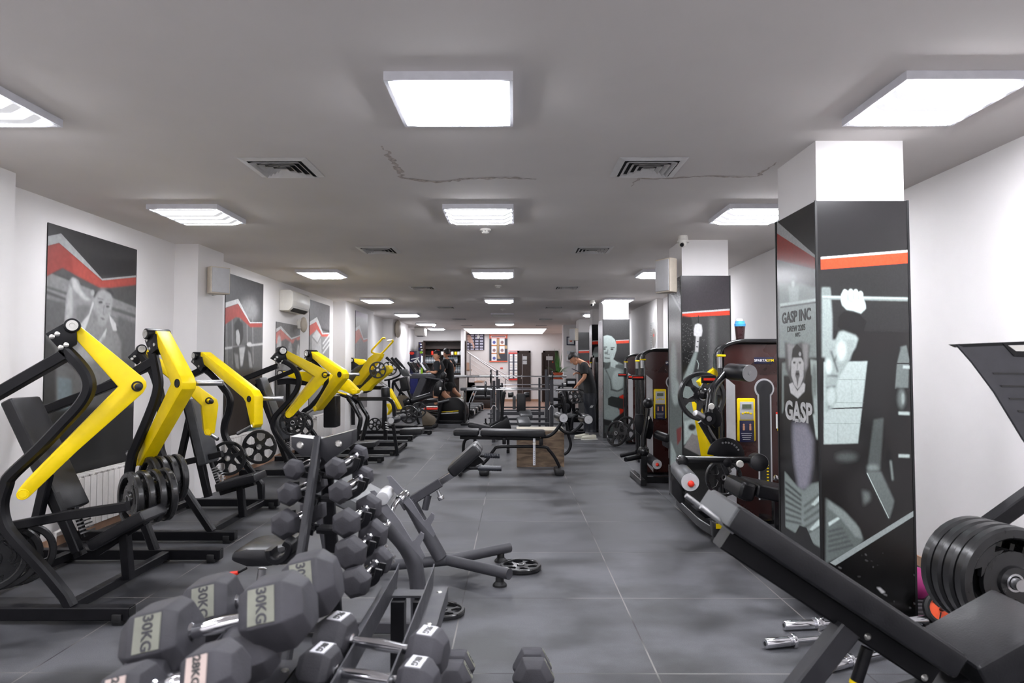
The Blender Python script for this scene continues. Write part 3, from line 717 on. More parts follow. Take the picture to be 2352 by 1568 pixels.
def a1s(P):
    o = lambda L: [(1760 + x/3.92, 420 + y/3.92) for x, y in L]; q = lambda L: [(1760 + x/2.45, 780 + y/2.45) for x, y in L]
    P.poly(o([(100, 680), (470, 760), (470, 1568), (100, 1568)]), g(120), 3)
    P.poly(o([(100, 445), (460, 665), (460, 778), (100, 690)]), srgb(126, 34, 24), 1); P.poly(o([(100, 345), (455, 655), (455, 678), (100, 452)]), g(150))
    P.poly(o([(120, 900), (320, 900), (470, 945), (470, 1568), (120, 1568)]), gg(165), 4); P.poly(o([(100, 700), (470, 780), (470, 930), (280, 880), (100, 860)]), g(70), 10)
    P.ell(*o([(245, 900)])[0], 8, 20, gg(120), 5); P.ell(*o([(245, 915)])[0], 4, 9, gg(220), 2)
    P.poly(o([(200, 930), (300, 930), (290, 1070), (215, 1075)]), gg(205), 4)
    P.poly(o([(125, 1085), (470, 1035), (470, 1060), (130, 1112)]), gg(228), 1); P.line(o([(130, 1118), (470, 1070)]), 3, g(60), 1)
    P.poly(q([(90, 130), (130, 125), (130, 330), (90, 420)]), gg(150), 3); P.poly(q([(250, 110), (300, 120), (300, 560), (285, 560)]), gg(200), 2)
    P.ell(*q([(275, 230)])[0], 7, 40, gg(140), 6); P.line(q([(270, 420), (288, 545)]), 5, gg(225), 2)
    P.poly(q([(100, 200), (260, 200), (255, 350), (275, 520), (285, 800), (110, 760), (95, 500), (100, 380)]), g(42), 2)
    P.poly(q([(105, 10), (150, 30), (200, 10), (250, 30), (240, 120), (215, 240), (140, 240), (110, 160)]), g(92), 4)
    P.poly(q([(120, 20), (165, 30), (145, 110), (130, 180)]), g(165), 4); P.poly(q([(205, 20), (240, 20), (235, 150), (220, 180)]), g(160), 4)
    P.poly(q([(145, 100), (150, 50), (175, 22), (200, 50), (212, 110)]), g(26), 1); P.ell(*q([(192, 80)])[0], 3, 5, g(190), 1)
    P.poly(q([(143, 125), (155, 100), (200, 100), (214, 130), (212, 210), (195, 260), (178, 278), (160, 255), (143, 200)]), g(205), 1)
    P.ell(*q([(160, 128)])[0], 3, 2.5, g(50), 1); P.ell(*q([(192, 128)])[0], 3, 2.5, g(50), 1); P.poly(q([(164, 200), (170, 172), (186, 172), (192, 200), (186, 215), (178, 268), (170, 215)]), g(110), 1)
    P.ell(*q([(178, 192)])[0], 4, 2.6, g(25), 1); P.line(q([(178, 130), (176, 165)]), 2, g(150), 1)
    P.poly(q([(130, 250), (150, 240), (178, 290), (210, 240), (222, 250), (218, 290), (180, 330), (140, 300)]), g(215), 1)
    P.poly(q([(150, 470), (230, 470), (268, 560), (262, 700), (240, 840), (185, 850), (160, 700), (150, 560)]), srgb(148, 146, 158), 9)
    P.poly(q([(105, 740), (180, 830), (215, 850), (260, 810), (310, 800), (310, 1200), (250, 1160), (110, 1060)]), gg(150), 2)
    for k in range(7): P.line(q([(108, 800 + k*36), (200, 880 + k*26)]), 4, gg(62), 2)
    for k in range(5): P.line(q([(215, 940 + k*40), (305, 870 + k*45)]), 4, gg(80), 2)
    P.poly(q([(255, 930), (300, 880), (312, 900), (275, 935)]), gg(235), 1); P.poly(q([(245, 1070), (300, 1010), (312, 1040), (262, 1075)]), gg(235), 1)
    P.poly(q([(160, 1100), (190, 1045), (230, 1060), (285, 1190), (160, 1130)]), g(22), 1); P.poly(q([(85, 1040), (320, 1180), (320, 1568), (85, 1568)]), g(24), 2); P.noise(.1, 3, 8)
pill1 = pillar('printed pillar cladding showing an arm gripping a bar, nearest pillar', 1877, 2089, 1786, 461, YG(1419), a1f, a1s, 150, 560, ns=90)
t1, px0, px1, pyf, pyb, pz1 = pill1
# lettering on the nearest pillar's side print
def side_text(txt, pxa, pxb, py, size, m, bold=0.0, dz=.0, name='lettering'):
    a = PX(pxa, py, px0 - .003); b = PX(pxb, py, px0 - .003)
    mb = MB().text(txt, size, m, frame_m((px0 - .0035, (a.y+b.y)/2, a.z + dz), (0, -1, 0), (0, 0, 1)), .0006, bold=bold)
    o = part(mb, name, t1); return o
INK = mat('print_ink', g(60), .4); INW = mat('print_white', g(190), .4)
side_text('GASP INC', 1800, 1858, 732, .098, INK, .003)
side_text('DREW 2205', 1808, 1850, 757, .052, INK, .001)
side_text('NYC', 1820, 1845, 770, .035, INK, .001)
side_text('GASP', 1808, 1860, 943, .165, INW, .006)
side_text('jeans', 1820, 1845, 962, .04, INW, .001)
def a2f(P):
    o = lambda L: [(1520 + x/3.267, 600 + y/3.267) for x, y in L]
    P.poly([(1560, 620), (1690, 620), (1690, 720), (1560, 730)], srgb(52, 48, 52), 2); P.poly([(1560, 715), (1690, 710), (1690, 1200), (1560, 1200)], g(62), 4)
    P.poly(o([(150, 390), (512, 366), (512, 402), (150, 420)]), srgb(222, 72, 50)); P.poly(o([(150, 380), (512, 354), (512, 368), (150, 392)]), g(205))
    P.poly(o([(150, 405), (220, 420), (245, 560), (235, 700), (190, 800), (150, 850)]), g(34), 3)
    r = random.Random(2)
    for k in range(90): P.ell(*o([(155 + r.random()*90, 460 + r.random()*300)])[0], .8, .8, g(120), 0, .7)
    for k in range(60): P.ell(*o([(300 + r.random()*120, 560 + r.random()*300)])[0], .8, .8, g(150), 0, .5)
    P.line(o([(274, 405), (274, 470)]), 1.6, g(20)); P.poly(o([(248, 475), (270, 465), (298, 475), (304, 520), (298, 560), (270, 568), (240, 555), (240, 510)]), g(225), 1)
    P.poly(o([(256, 560), (280, 560), (272, 680), (248, 680)]), g(200), 1); P.line(o([(262, 600), (276, 602)]), 2, g(50)); P.line(o([(256, 640), (272, 642)]), 2, g(50))
    P.poly(o([(245, 680), (268, 680), (235, 830), (200, 900), (150, 960), (150, 900)]), gg(150), 3)
    P.line(o([(262, 740), (276, 770), (270, 810)]), 1.5, gg(190)); P.poly(o([(355, 420), (405, 420), (408, 820), (355, 820)]), g(100), 8)
    P.poly(o([(150, 950), (230, 860), (300, 900), (300, 1100), (230, 1250), (150, 1200)]), gg(140), 6)
    P.poly(o([(165, 1200), (250, 1180), (290, 1300), (220, 1320), (165, 1380)]), gg(195), 3); P.ell(*o([(225, 1245)])[0], 9, 8, g(50), 2)
    P.poly(o([(165, 1395), (225, 1290), (300, 1330), (290, 1460)]), srgb(150, 145, 145), 1); P.poly(o([(150, 1450), (300, 1470), (520, 1300), (520, 1568), (150, 1568)]), g(35), 4); P.noise(.1, 3, 3)
def a2s(P):
    o = lambda L: [(1520 + x/3.267, 600 + y/3.267) for x, y in L]
    P.poly([(1530, 630), (1568, 630), (1568, 1200), (1530, 1200)], g(118), 2)
    P.poly(o([(50, 140), (148, 100), (148, 370), (60, 190)]), srgb(96, 94, 96), 1); P.poly(o([(50, 190), (145, 360), (145, 385), (50, 215)]), g(180), 1)
    P.poly([(1533, 900), (1570, 880), (1570, 1170), (1533, 1130)], gg(120), 8); P.ell(*o([(105, 980)])[0], 9, 30, gg(190), 6); P.ell(*o([(90, 800)])[0], 7, 60, gg(180), 8)
    P.poly(o([(112, 1260), (150, 1240), (145, 1340), (118, 1380)]), srgb(130, 50, 50), 2); P.poly(o([(70, 1350), (110, 1450), (105, 1568), (70, 1568)]), gg(190), 4); P.noise(.1, 3, 6)
pill2 = pillar('printed pillar cladding with a white strap picture, second pillar on the right', 1565, 1677, 1536, 633, 6.95, a2f, a2s, 100, 420, ns=50)
def a3f(P):
    o = lambda L: [(1280 + x/4.9, 690 + y/4.9) for x, y in L]
    P.poly([(1383, 730), (1448, 730), (1448, 1010), (1383, 1010)], g(66), 3)
    P.poly(o([(660, 448), (808, 442), (808, 478), (660, 484)]), srgb(224, 80, 56)); P.poly(o([(660, 444), (808, 438), (808, 446), (660, 454)]), g(210))
    P.poly(o([(700, 1060), (745, 1060), (745, 1310), (700, 1300)]), srgb(215, 60, 40), 1)
    P.poly(o([(520, 760), (600, 700), (690, 690), (745, 720), (745, 1050), (680, 1090), (690, 1330), (620, 1360), (520, 1330)]), gg(165), 2)
    P.poly(o([(519, 400), (560, 388), (610, 400), (650, 440), (668, 500), (665, 560), (640, 640), (610, 690), (560, 705), (519, 690)]), gg(208), 1)
    P.line(o([(600, 530), (645, 528)]), 2, gg(70), 1); P.ell(*o([(615, 548)])[0], 3.4, 1.8, gg(60), 1); P.line(o([(522, 525), (560, 522)]), 2, gg(70), 1); P.ell(*o([(532, 545)])[0], 2.6, 1.6, gg(60), 1)
    P.line(o([(570, 550), (560, 605), (590, 605)]), 1.5, gg(120), 1); P.line(o([(530, 645), (590, 650)]), 2.2, gg(90), 1); P.ell(*o([(548, 590)])[0], 4, 3, gg(130), 2)
    P.poly(o([(525, 700), (600, 690), (585, 760), (530, 780)]), gg(95), 3); P.poly(o([(600, 640), (625, 600), (630, 660), (690, 700), (650, 760), (600, 740)]), gg(222), 1)
    P.line(o([(545, 780), (600, 900), (610, 1000)]), 3, gg(95), 2); P.ell(*o([(680, 900)])[0], 13, 24, gg(205), 5); P.ell(*o([(555, 960)])[0], 6, 30, gg(150), 5)
    P.line(o([(600, 1000), (680, 1020), (745, 990)]), 3.5, gg(80), 2); P.poly(o([(745, 720), (660, 720), (650, 750), (745, 780)]), gg(110), 2)
    P.poly(o([(570, 1100), (610, 1075), (745, 1105), (745, 1225), (640, 1200), (570, 1175)]), gg(62), 1); P.poly(o([(530, 1240), (620, 1200), (700, 1230), (705, 1300), (640, 1345), (540, 1310)]), gg(175), 3)
    P.poly(o([(520, 1340), (620, 1350), (745, 1250), (810, 1240), (810, 1600), (520, 1600)]), g(48), 3); P.poly(o([(530, 1400), (640, 1420), (640, 1500), (530, 1490)]), gg(80), 3)
    P.line(o([(620, 1355), (635, 1410)]), 3, gg(200), 1); P.noise(.09, 3, 3)
pill3 = pillar('printed pillar cladding showing a bald boxer with a taped hand, third pillar', 1384.5, 1445, 1374.5, 733, 13.35, a3f, None, 90, 330, side_silver=True)
def a4f(P):
    P.poly([(1358, 740), (1400, 740), (1400, 1000), (1358, 1000)], g(24), 2); P.poly([(1358, 784), (1400, 782), (1400, 789), (1358, 791)], srgb(220, 60, 40)); P.poly([(1358, 782.5), (1400, 780.5), (1400, 782), (1358, 784)], g(210))
    P.poly([(1361, 812), (1366, 798), (1380, 793), (1400, 795), (1400, 812)], g(120), 1); P.poly([(1361, 812), (1385, 808), (1385, 860), (1366, 860), (1362, 830)], gg(190), 2); P.ell(1370, 826, 5, 4, g(40), 2); P.poly([(1360, 850), (1400, 840), (1400, 900), (1360, 900)], g(60), 4)
pill4 = pillar('printed pillar cladding with a hooded face half hidden behind the third pillar', 1359.5, 1420, 1354, 745, 15.4, a4f, None, 60, 160, side_silver=True)
def a5f(P):
    P.poly([(1320, 760), (1380, 760), (1380, 1000), (1320, 1000)], g(80), 3); P.poly([(1320, 806), (1380, 804), (1380, 809), (1320, 811)], srgb(214, 80, 64)); P.poly([(1320, 804.5), (1380, 802.5), (1380, 804.5), (1320, 806.5)], g(210))
    P.poly([(1340, 830), (1380, 824), (1380, 840), (1340, 845)], srgb(150, 50, 44), 1)
pill5 = pillar('grey printed pillar cladding with a thin red stripe, farthest pillar beside the plant', 1328, 1378, 1322.5, 763, 18.9, a5f, None, 60, 160, side_silver=True)

# ---------------------------------------------------------------- wall fittings
def speaker(label, c, face, w=.20, h=.27, d=.19):
    t = thing('wall_speaker', label, 'speaker', c, group='cream wall speakers'); a = math.atan2(face[1], face[0])
    m = MB(); prof = []
    for k in range(9):
        q = PI*k/8; prof.append((-.02 - d*.8*math.sin(q)**.8, -w/2*math.cos(q)))
    R = Matrix.Rotation(a, 4, 'Z'); pts = [(0.02, -w/2), (.02, w/2)] + [(-x - .02 if False else x, y) for x, y in prof[::-1]]
    # cabinet: flat grille side towards 'face', rounded back
    m.prism([V(c) + (R @ V((x, y, -h/2))) for x, y in pts], (0, 0, h), CRM, .006); part(m, 'cabinet', t)
    m = MB(); m.box(V(c) + R @ V((.026, 0, 0)), (.012, w*.9, h*.92), LGR, rot=(0, 0, a), bev=.004); part(m, 'grille', t)
    m = MB(); m.beam([V(c) + R @ V((-.1, 0, h/2+.012)), V(c) + R @ V((-.17, 0, h/2+.012)), V(c) + R @ V((-.17, 0, -h/2-.012)), V(c) + R @ V((-.1, 0, -h/2-.012))], .02, .006, STL, side=tuple(R @ V((0, 1, 0))))
    part(m, 'bracket', t); return t
speaker('cream speaker high on the left pier in front of the second poster', (XP+.16, 7.35, 2.42), (.75, -.66), .22, .30)
speaker('cream speaker high on the second pillar under a dome camera', (px0-.19, 6.98, 2.42), (-.85, -.5), .22, .36, .16)
speaker('small cream speaker high beside the farthest pillar', (1.66, 18.6, 2.35), (-.8, -.6), .24, .34)
def dome(label, p):
    t = thing('security_camera', label, 'camera', p, group='white dome security cameras'); part(MB().lathe([(.0, 0), (.06, 0), (.06, .02), (.05, .03), (.045, .07), (.0, .07)][::1], V(p) - V((0, 0, .07)), (0, 0, 1), PLW, 24), 'housing', t)
    m = MB().ball(V(p) + V((-.01, -.015, -.08)), .042, PLW); part(m, 'eyeball', t); part(MB().cyl(V(p) + V((-.02, -.045, -.095)), V(p) + V((-.03, -.063, -.105)), .02, BLG), 'lens', t)
dome('white dome camera on the ceiling beside the second pillar', (px0-.04, 6.75, ZC)); dome('small dome camera on the ceiling beside the third pillar', (1.60, 13.4, ZC)); dome('small dome camera on the ceiling near the drinks fridge', (-2.55, 20.9, ZC))
# air conditioner
def aircon():
    y0 = PX(641, 690, XL).y; t = thing('air_conditioner', 'white split air conditioner high on the left wall between two posters', 'air conditioner', (XL, y0, 2.3))
    z0, z1 = 2.34, 2.67; pr = [(0, z0), (.15, z0), (.205, z0+.05), (.225, z0+.16), (.215, z0+.30), (.18, z1), (0, z1)]
    part(MB().prism([(XL+x, y0, z) for x, z in pr], (0, .88, 0), PLW, .012), 'body', t)
    part(MB().box((XL+.175, y0+.44, z0+.021), (.075, .70, .012), VDK, rot=(0, -.72, 0)), 'air_outlet', t)
    part(MB().box((XL+.214, y0+.44, z0+.075), (.004, .80, .004), LGR), 'seam', t)
    t = thing('emergency_lamp', 'small oval white box hanging below the air conditioner', 'lamp', (XL, y0+.9, 2.1))
    part(MB().ball((XL+.10, y0+.92, 2.17), .07, CRM, sc=(.9, 1.0, 1.9)), 'body', t); part(MB().box2((XL, y0+.87, 2.1), (XL+.08, y0+.97, 2.26), PLW, .01), 'bracket', t)
aircon()
def radiator(label, y0, n):
    t = thing('radiator', label, 'radiator', (XL, y0, 0), group='white sectional radiators under the posters'); x = XL + .05
    for k in range(n):
        y = y0 + k*.082; m = MB(); m.box((x+.045, y+.04, .33), (.09, .016, .44), RAD, bev=.006); m.box((x+.09, y+.04, .32), (.012, .074, .42), RAD, bev=.004)
        m.box((x+.045, y+.04, .545), (.085, .07, .014), RAD, rot=(0, .12, 0), bev=.004); m.box((x+.045, y+.04, .50), (.08, .062, .012), RAD, rot=(0, .12, 0)); m.box((x+.045, y+.04, .46), (.07, .05, .012), RAD, rot=(0, .12, 0))
        part(m, 'section', t)
    m = MB(); m.tube([(x+.04, y0-.03, .14), (x+.04, y0+n*.082+.03, .14)], .02, RAD); m.tube([(x+.04, y0-.06, .52), (x+.04, y0+n*.082+.03, .52)], .02, RAD)
    m.tube([(x+.04, y0-.10, .0), (x+.04, y0-.10, .14), (x+.04, y0-.03, .14)], .013, RAD); part(m, 'pipe', t)
radiator('white sectional radiator under the poster of the woman', 5.35, 13); radiator('white sectional radiator under the second left wall poster', 8.35, 14)
radiator('white sectional radiator under the faded poster below the air conditioner', 10.5, 12); radiator('white sectional radiator under the pale striped poster', 12.0, 12)
# wall screens
def tv(label, c, rz, w, h, grp='tilted wall screens'):
    t = thing('wall_screen', label, 'television', c, rz, group=grp)
    part(MB().box((0, 0, 0), (w, .06, h), SCR, bev=.008), 'casing', t).rotation_euler = (.18, 0, 0)
    part(MB().box((0, -.034, h*.12), (w*.95, .004, h*.66), SCW), 'screen', t).rotation_euler = (.18, 0, 0)
    part(MB().tube([(0, .03, 0), (0, .25, .02)], .02, STL), 'bracket', t)
    return t
tv('tilted wall screen in the recess before the far left pier', PX(873, 776, -3.35), math.radians(52), .95, .62)
tv('smaller tilted wall screen beyond the far left pier', PX(920, 785, -3.2), math.radians(58), .80, .50)
tt = thing('wall_lamp', 'round dark beige wall lamp above the smaller wall screen', 'wall lamp', PX(914, 755, -3.4)); part(MB().ball(tt.location, .26, CRM, sc=(.35, 1, 1)), 'shade', tt); part(MB().box(tt.location + V((-.05, 0, 0)), (.06, .2, .2), PLW), 'base', tt)
# ---------------------------------------------------------------- weight plates (round, six windows); local axis = Z, thickness t
def plate_mesh(m, r, t=.042, win=6, mt=None, rim=.17, hub=.36, sp=.12):
    mt = mt or PLT; h = t/2
    m.lathe([(r*(1-rim), -h*.75), (r*(1-rim*.85), -h), (r*(1-rim*.2), -h), (r, -h*.6), (r, h*.6), (r*(1-rim*.2), h), (r*(1-rim*.85), h), (r*(1-rim), h*.75), (r*(1-rim), -h*.75)], (0, 0, 0), (0, 0, 1), mt, 40)
    m.lathe([(.026, -h), (r*hub*.5, -h), (r*hub*.55, -h*.5), (r*hub, -h*.45), (r*hub, h*.45), (r*hub*.55, h*.5), (r*hub*.5, h), (.026, h), (.026, -h)], (0, 0, 0), (0, 0, 1), mt, 30)
    for k in range(win):
        a = 2*PI*k/win; w0, w1 = r*sp, r*sp*2.0; q = Matrix.Rotation(a, 3, 'Z')
        pts = [q @ V(p) for p in ((r*hub*.9, -w1*.55, -h*.4), (r*.6, -w0*.6, -h*.4), (r*(1-rim*.8), -w1*.9, -h*.4), (r*(1-rim*.8), w1*.9, -h*.4), (r*.6, w0*.6, -h*.4), (r*hub*.9, w1*.55, -h*.4))]
        m.prism(pts, (0, 0, h*.8), mt)
    m.lathe([(.0255, -h-.001), (.033, -h-.001), (.033, h+.001), (.0255, h+.001), (.0255, -h-.001)], (0, 0, 0), (0, 0, 1), STL, 20)
def _plate_proto(kind):
    m = MB()
    if kind == 'window': plate_mesh(m, .2)
    elif kind == 'thick':
        plate_mesh(m, .2, .05, 3, rim=.22, hub=.55, sp=.30)
    return m
PLATES = {}
def rot_to(axis, roll=0):
    z = V(axis).normalized(); q = V((0, 0, 1)).rotation_difference(z); return (q.to_matrix() @ Matrix.Rotation(roll, 3, 'Z')).to_euler()
def plate(label, c, axis, r, kind='window', group=None, roll=0.0, cat='weight plate', ts=1.0):
    if kind not in PLATES:
        o = _plate_proto(kind).build('weight_plate', sm=30); PLATES[kind] = o
    else:
        o = PLATES[kind].copy(); C.objects.link(o)
        for k in list(o.keys()):
            if k in ('group',): del o[k]
    o.location = c; o.rotation_euler = rot_to(axis, roll); s = r/.2; o.scale = (s, s, s*ts)
    return tag(o, label, cat, group)

def bolts(mb_pts, parent, n, r=.011, h=.007, mt=None):
    for p in mb_pts:
        m = MB(); m.lathe([(0, 0), (r, 0), (r, h*.5), (r*.6, h), (0, h)], p, n, mt or BLT, 14); part(m, 'bolt', parent)
def cushion(m, a, b, w, t, mt, up, side=(0, 1, 0), bev=.02):
    """flat padded slab running a->b, width w along side, thickness t along up"""
    a, b = V(a), V(b); x = (b-a); L = x.length; x.normalize(); s = V(side); s = (s - x*s.dot(x)).normalized(); u = x.cross(s).normalized()
    if u.dot(V(up)) < 0: u = -u
    R = Matrix((x, s, u)).transposed(); b_ = bmesh.new(); bmesh.ops.create_cube(b_, size=1); bmesh.ops.scale(b_, vec=(L, w, t), verts=b_.verts)
    bmesh.ops.bevel(b_, geom=list(b_.edges), offset=min(bev, t*.45), segments=3, affect='EDGES', profile=.6)
    if R.determinant() < 0: R = Matrix((x, -s, u)).transposed()
    bmesh.ops.rotate(b_, matrix=R, verts=b_.verts); bmesh.ops.translate(b_, vec=(a+b)/2 - u*(t/2), verts=b_.verts); m._merge(b_, mt)
    return m
def foot(t, x, Y, w=.07):
    m = MB(); m.box((x, Y, .014), (.06, w + .02, .028), RUB, bev=.006); m.box((x, Y-w/2-.012, .04), (.055, .012, .05), RUB, bev=.008); part(m, 'rubber_foot', t)

def arm_machine(D):
    Yn, Yf = D['Yn'], D['Yf']; Ym = (Yn+Yf)/2; k = .062
    t = thing(D['name'], D['label'], 'gym machine', (D['xr']-.8, Ym, 0), group='yellow armed plate loaded machines along the left wall')
    # base
    for Y in (Yn, Yf):
        xr = D['xr'] if Y == Yn else D['xr2']
        m = MB().beam([(xr, Y, .058), (XL+.12, Y, .058)], .07, .075, BLK); m.box((xr+.002, Y, .058), (.006, .06, .065), RUB, bev=.003); part(m, 'base_beam', t)
        foot(t, xr-.06, Y); foot(t, XL+.4, Y)
    for x in D['cross']:
        part(MB().beam([(x, Yn+.036, .058), (x, Yf-.036, .058)], .06, .06, BLK, side=(1, 0, 0)), 'cross_beam', t)
    for side, Y in (('near', Yn), ('far', Yf)):
        if side+'_S' in D:
            q = smooth([PY(x, y, Y) for x, y in D[side+'_S']], 5)
            if D.get(side+'_base', 1): q[-1] = V((q[-1].x, q[-1].y, .09))
            part(MB().beam(q, k, k, BLK, bev=.012), 'upright', t)
        if side+'_top' in D: part(MB().beam([PY(x, y, Y) for x, y in D[side+'_top']], k, k+.004, BLK), 'top_beam', t)
    for Y, pts in D.get('beams', []): part(MB().beam([PY(x, y, Y) for x, y in pts], .055, .055, BLK), 'frame_beam', t)
    # arms
    for side, Y, nrm in (('near', Yn, V((.53, -.85, 0))), ('far', Yf, V((-.53, -.85, 0)))):
        if side+'_arm' not in D: continue
        p0 = PY(*D[side+'_pivot'], Y); th = D.get('th', .105)
        tr = lambda L: [PP(x, y, p0, nrm) for x, y in L]
        poly = tr(D[side+'_arm']); a = MB().prism(poly, -nrm*th, YEL, bev=.006); ao = part(a, 'arm', t)
        # pivot roller and bracket
        R = D['rr']
        m = MB().cyl(p0 + nrm*.035, p0 - nrm*(th+.035), R, BLK, 28, bev=.006); m.lathe([(0, 0), (R*.72, 0), (R*.72, .004), (R*.35, .004), (R*.3, -.001), (0, -.001)], p0 + nrm*.036, nrm, BLT, 24); part(m, 'pivot', t)
        br = [PP(x, y, p0 + nrm*.012, nrm) for x, y in D[side+'_bracket']]; part(MB().prism(br, -nrm*(th*.9), BLK, bev=.004), 'bracket', t)
        bolts([PP(x, y, p0 + nrm*.0125, nrm) for x, y in D.get(side+'_bolts', [])], t, nrm, D.get('br', .014))
        # elbow horn
        e = PP(*D[side+'_elbow'], p0, nrm); m = MB().lathe([(R*.75, 0), (R*.75, .006), (R*.5, .006), (R*.5, 0)], e, nrm, RUB, 24)
        if side == 'near': m.cyl(e, e + nrm*.16, .017, YEL, 18); m.ball(e + nrm*.16, .021, RUB, 14); part(m, 'weight_horn', ao)
        else:
            m.lathe([(0, .0), (R*.62, 0), (R*.62, .004), (0, .004)], e, nrm, RUB, 24); part(m, 'end_cap', ao)
            e2 = e - nrm*th; dr = V((1, .12, .0)); part(MB().cyl(e2, e2 + dr*D.get('hl', .20), .022, STL, 20, bev=.002), 'weight_horn', ao)
        h = D.get(side+'_handle')
        if h:
            m = MB(); a_, b_ = [PP(x, y, p0 + nrm*.01, nrm) for x, y in h]; m.cyl(a_, b_, .017, STL, 18, bev=.003); m.ball(b_, .018, RUB, 12); part(m, 'handle', ao)
        pe = PP(*D[side+'_end'], p0 + nrm*.001, nrm); part(MB().lathe([(0, .004), (R*.45, .004), (R*.5, .0), (R*.6, 0), (R*.66, .003), (R*.72, 0)], pe, nrm, YEL, 22), 'end_boss', ao)
    # backrest: near edge line, width goes away from the viewer
    w = .27; Yb = Ym - w/2
    a, b = [PY(x, y, Yb) for x, y in D['back']]; m = MB(); cushion(m, a + V((0, w/2, 0)), b + V((0, w/2, 0)), w, .085, D.get('bm', LEA), (1, 0, .3), bev=.022); part(m, 'backrest', t)
    bx = (b-a).normalized(); nb = V((-bx.z, 0, bx.x)) if bx.x > 0 else V((bx.z, 0, -bx.x))
    if nb.x > 0: nb = -nb
    part(MB().beam([a + V((0, w/2, 0)) + nb*.12 + bx*.05, b + V((0, w/2, 0)) + nb*.12 + bx*.30], .06, .06, BLK), 'backrest_support', t)
    bb = b.copy(); a, b = [PY(x, y, Yb) for x, y in D['seat']]; m = MB(); cushion(m, a + V((0, w/2, 0)), b + V((0, w/2, 0)), w+.02, .075, LEA, (0, 0, 1), bev=.02); part(m, 'seat', t)
    ss = (a+b)/2 + V((0, w/2, -.08)); part(MB().beam([a + V((0, w/2, -.10)), b + V((-.05, w/2, -.10))], .05, .05, BLK), 'seat_rail', t)
    part(MB().beam([ss + V((0, 0, 0)), V((ss.x + .03, ss.y, .06))], .06, .06, BLK), 'seat_post', t)
    m = MB()
    for q in range(6): m.box(bb + V((.02 + .010*q, w/2, -.05 - .022*q)), (.07, .05, .010), STL, rot=(0, -.35, 0))
    m.beam([bb + V((-.03, w/2, .02)), bb + V((.05, w/2, -.20))], .04, .03, BLK); part(m, 'height_adjuster', t)
    return t
A_ = lambda L: cv('A', L); B_ = lambda L: cv('B', L); C_ = lambda L: cv('C', L); D_ = lambda L: cv('D', L); E_ = lambda L: cv('E', L)
Y1n, Y1f = YG(1436) + .03, YG(1293) + .03
x1 = PY(303, 1420, Y1n).x; x1f = PY(508, 1280, Y1f).x
arm_machine(dict(name='plate_loaded_machine', label='black seated row machine with big yellow bent arms, nearest on the left', Yn=Y1n, Yf=Y1f, xr=x1, xr2=x1f,
    cross=[PZ(200, 1375, .05).x, PZ(90, 1320, .05).x - .1], rr=.042, br=.014, hl=.22,
    near_S=A_([(575, 395), (700, 520), (785, 640), (800, 760), (730, 895), (560, 1080), (350, 1300), (100, 1535)]) + B_([(60, 250), (15, 420), (45, 600), (140, 740), (400, 1020), (640, 1310)]),
    far_S=A_([(1372, 420), (1405, 560), (1425, 700), (1405, 830), (1330, 1030), (1235, 1250), (1190, 1360)]) + B_([(1165, 180), (1200, 330), (1290, 560), (1380, 800), (1440, 985)]),
    near_top=A_([(610, 440), (0, 790), (-420, 1020)]), far_top=A_([(1390, 505), (1060, 700), (450, 930), (200, 1010)]),
    near_pivot=A_([(652, 187)])[0], far_pivot=A_([(1350, 262)])[0],
    near_bracket=A_([(405, 258), (600, 150), (690, 200), (690, 350), (565, 435)]), near_bolts=A_([(515, 262), (467, 287), (596, 360), (547, 383)]),
    far_bracket=A_([(1300, 320), (1330, 280), (1395, 260), (1410, 400), (1350, 450)]), far_bolts=A_([(1322, 320), (1348, 395), (1388, 358)]),
    near_arm=A_([(700, 180), (722, 190), (1285, 650), (1318, 690), (1322, 735), (1290, 790)]) + B_([(700, -60), (250, 370), (205, 385), (160, 365), (143, 335), (165, 290), (230, 215)]) + A_([(1065, 738), (692, 320), (688, 220)]),
    far_arm=A_([(1395, 235), (1405, 232), (1620, 640), (1640, 700), (1635, 760), (1245, 1450), (1205, 1440), (1208, 1400), (1535, 710), (1398, 320)]), th=.11,
    near_elbow=A_([(1235, 732)])[0], far_elbow=A_([(1597, 705)])[0], near_end=B_([(205, 335)])[0], far_end=B_([(1225, 45)])[0],
    far_handle=[B_([(1200, 40)])[0], A_([(1150, 1330)])[0]], 
    beams=[(3.95, B_([(90, 620), (560, 530), (1150, 440)])), (4.2, B_([(430, 150), (280, 800), (190, 1070)])), (4.25, B_([(480, 330), (700, 850)]))],
    back=[(24, 912), (147, 1173)], seat=[(196, 1244), (322, 1172)]))
Y2n, Y2f = YG(1248) + .03, YG(1168) + .03
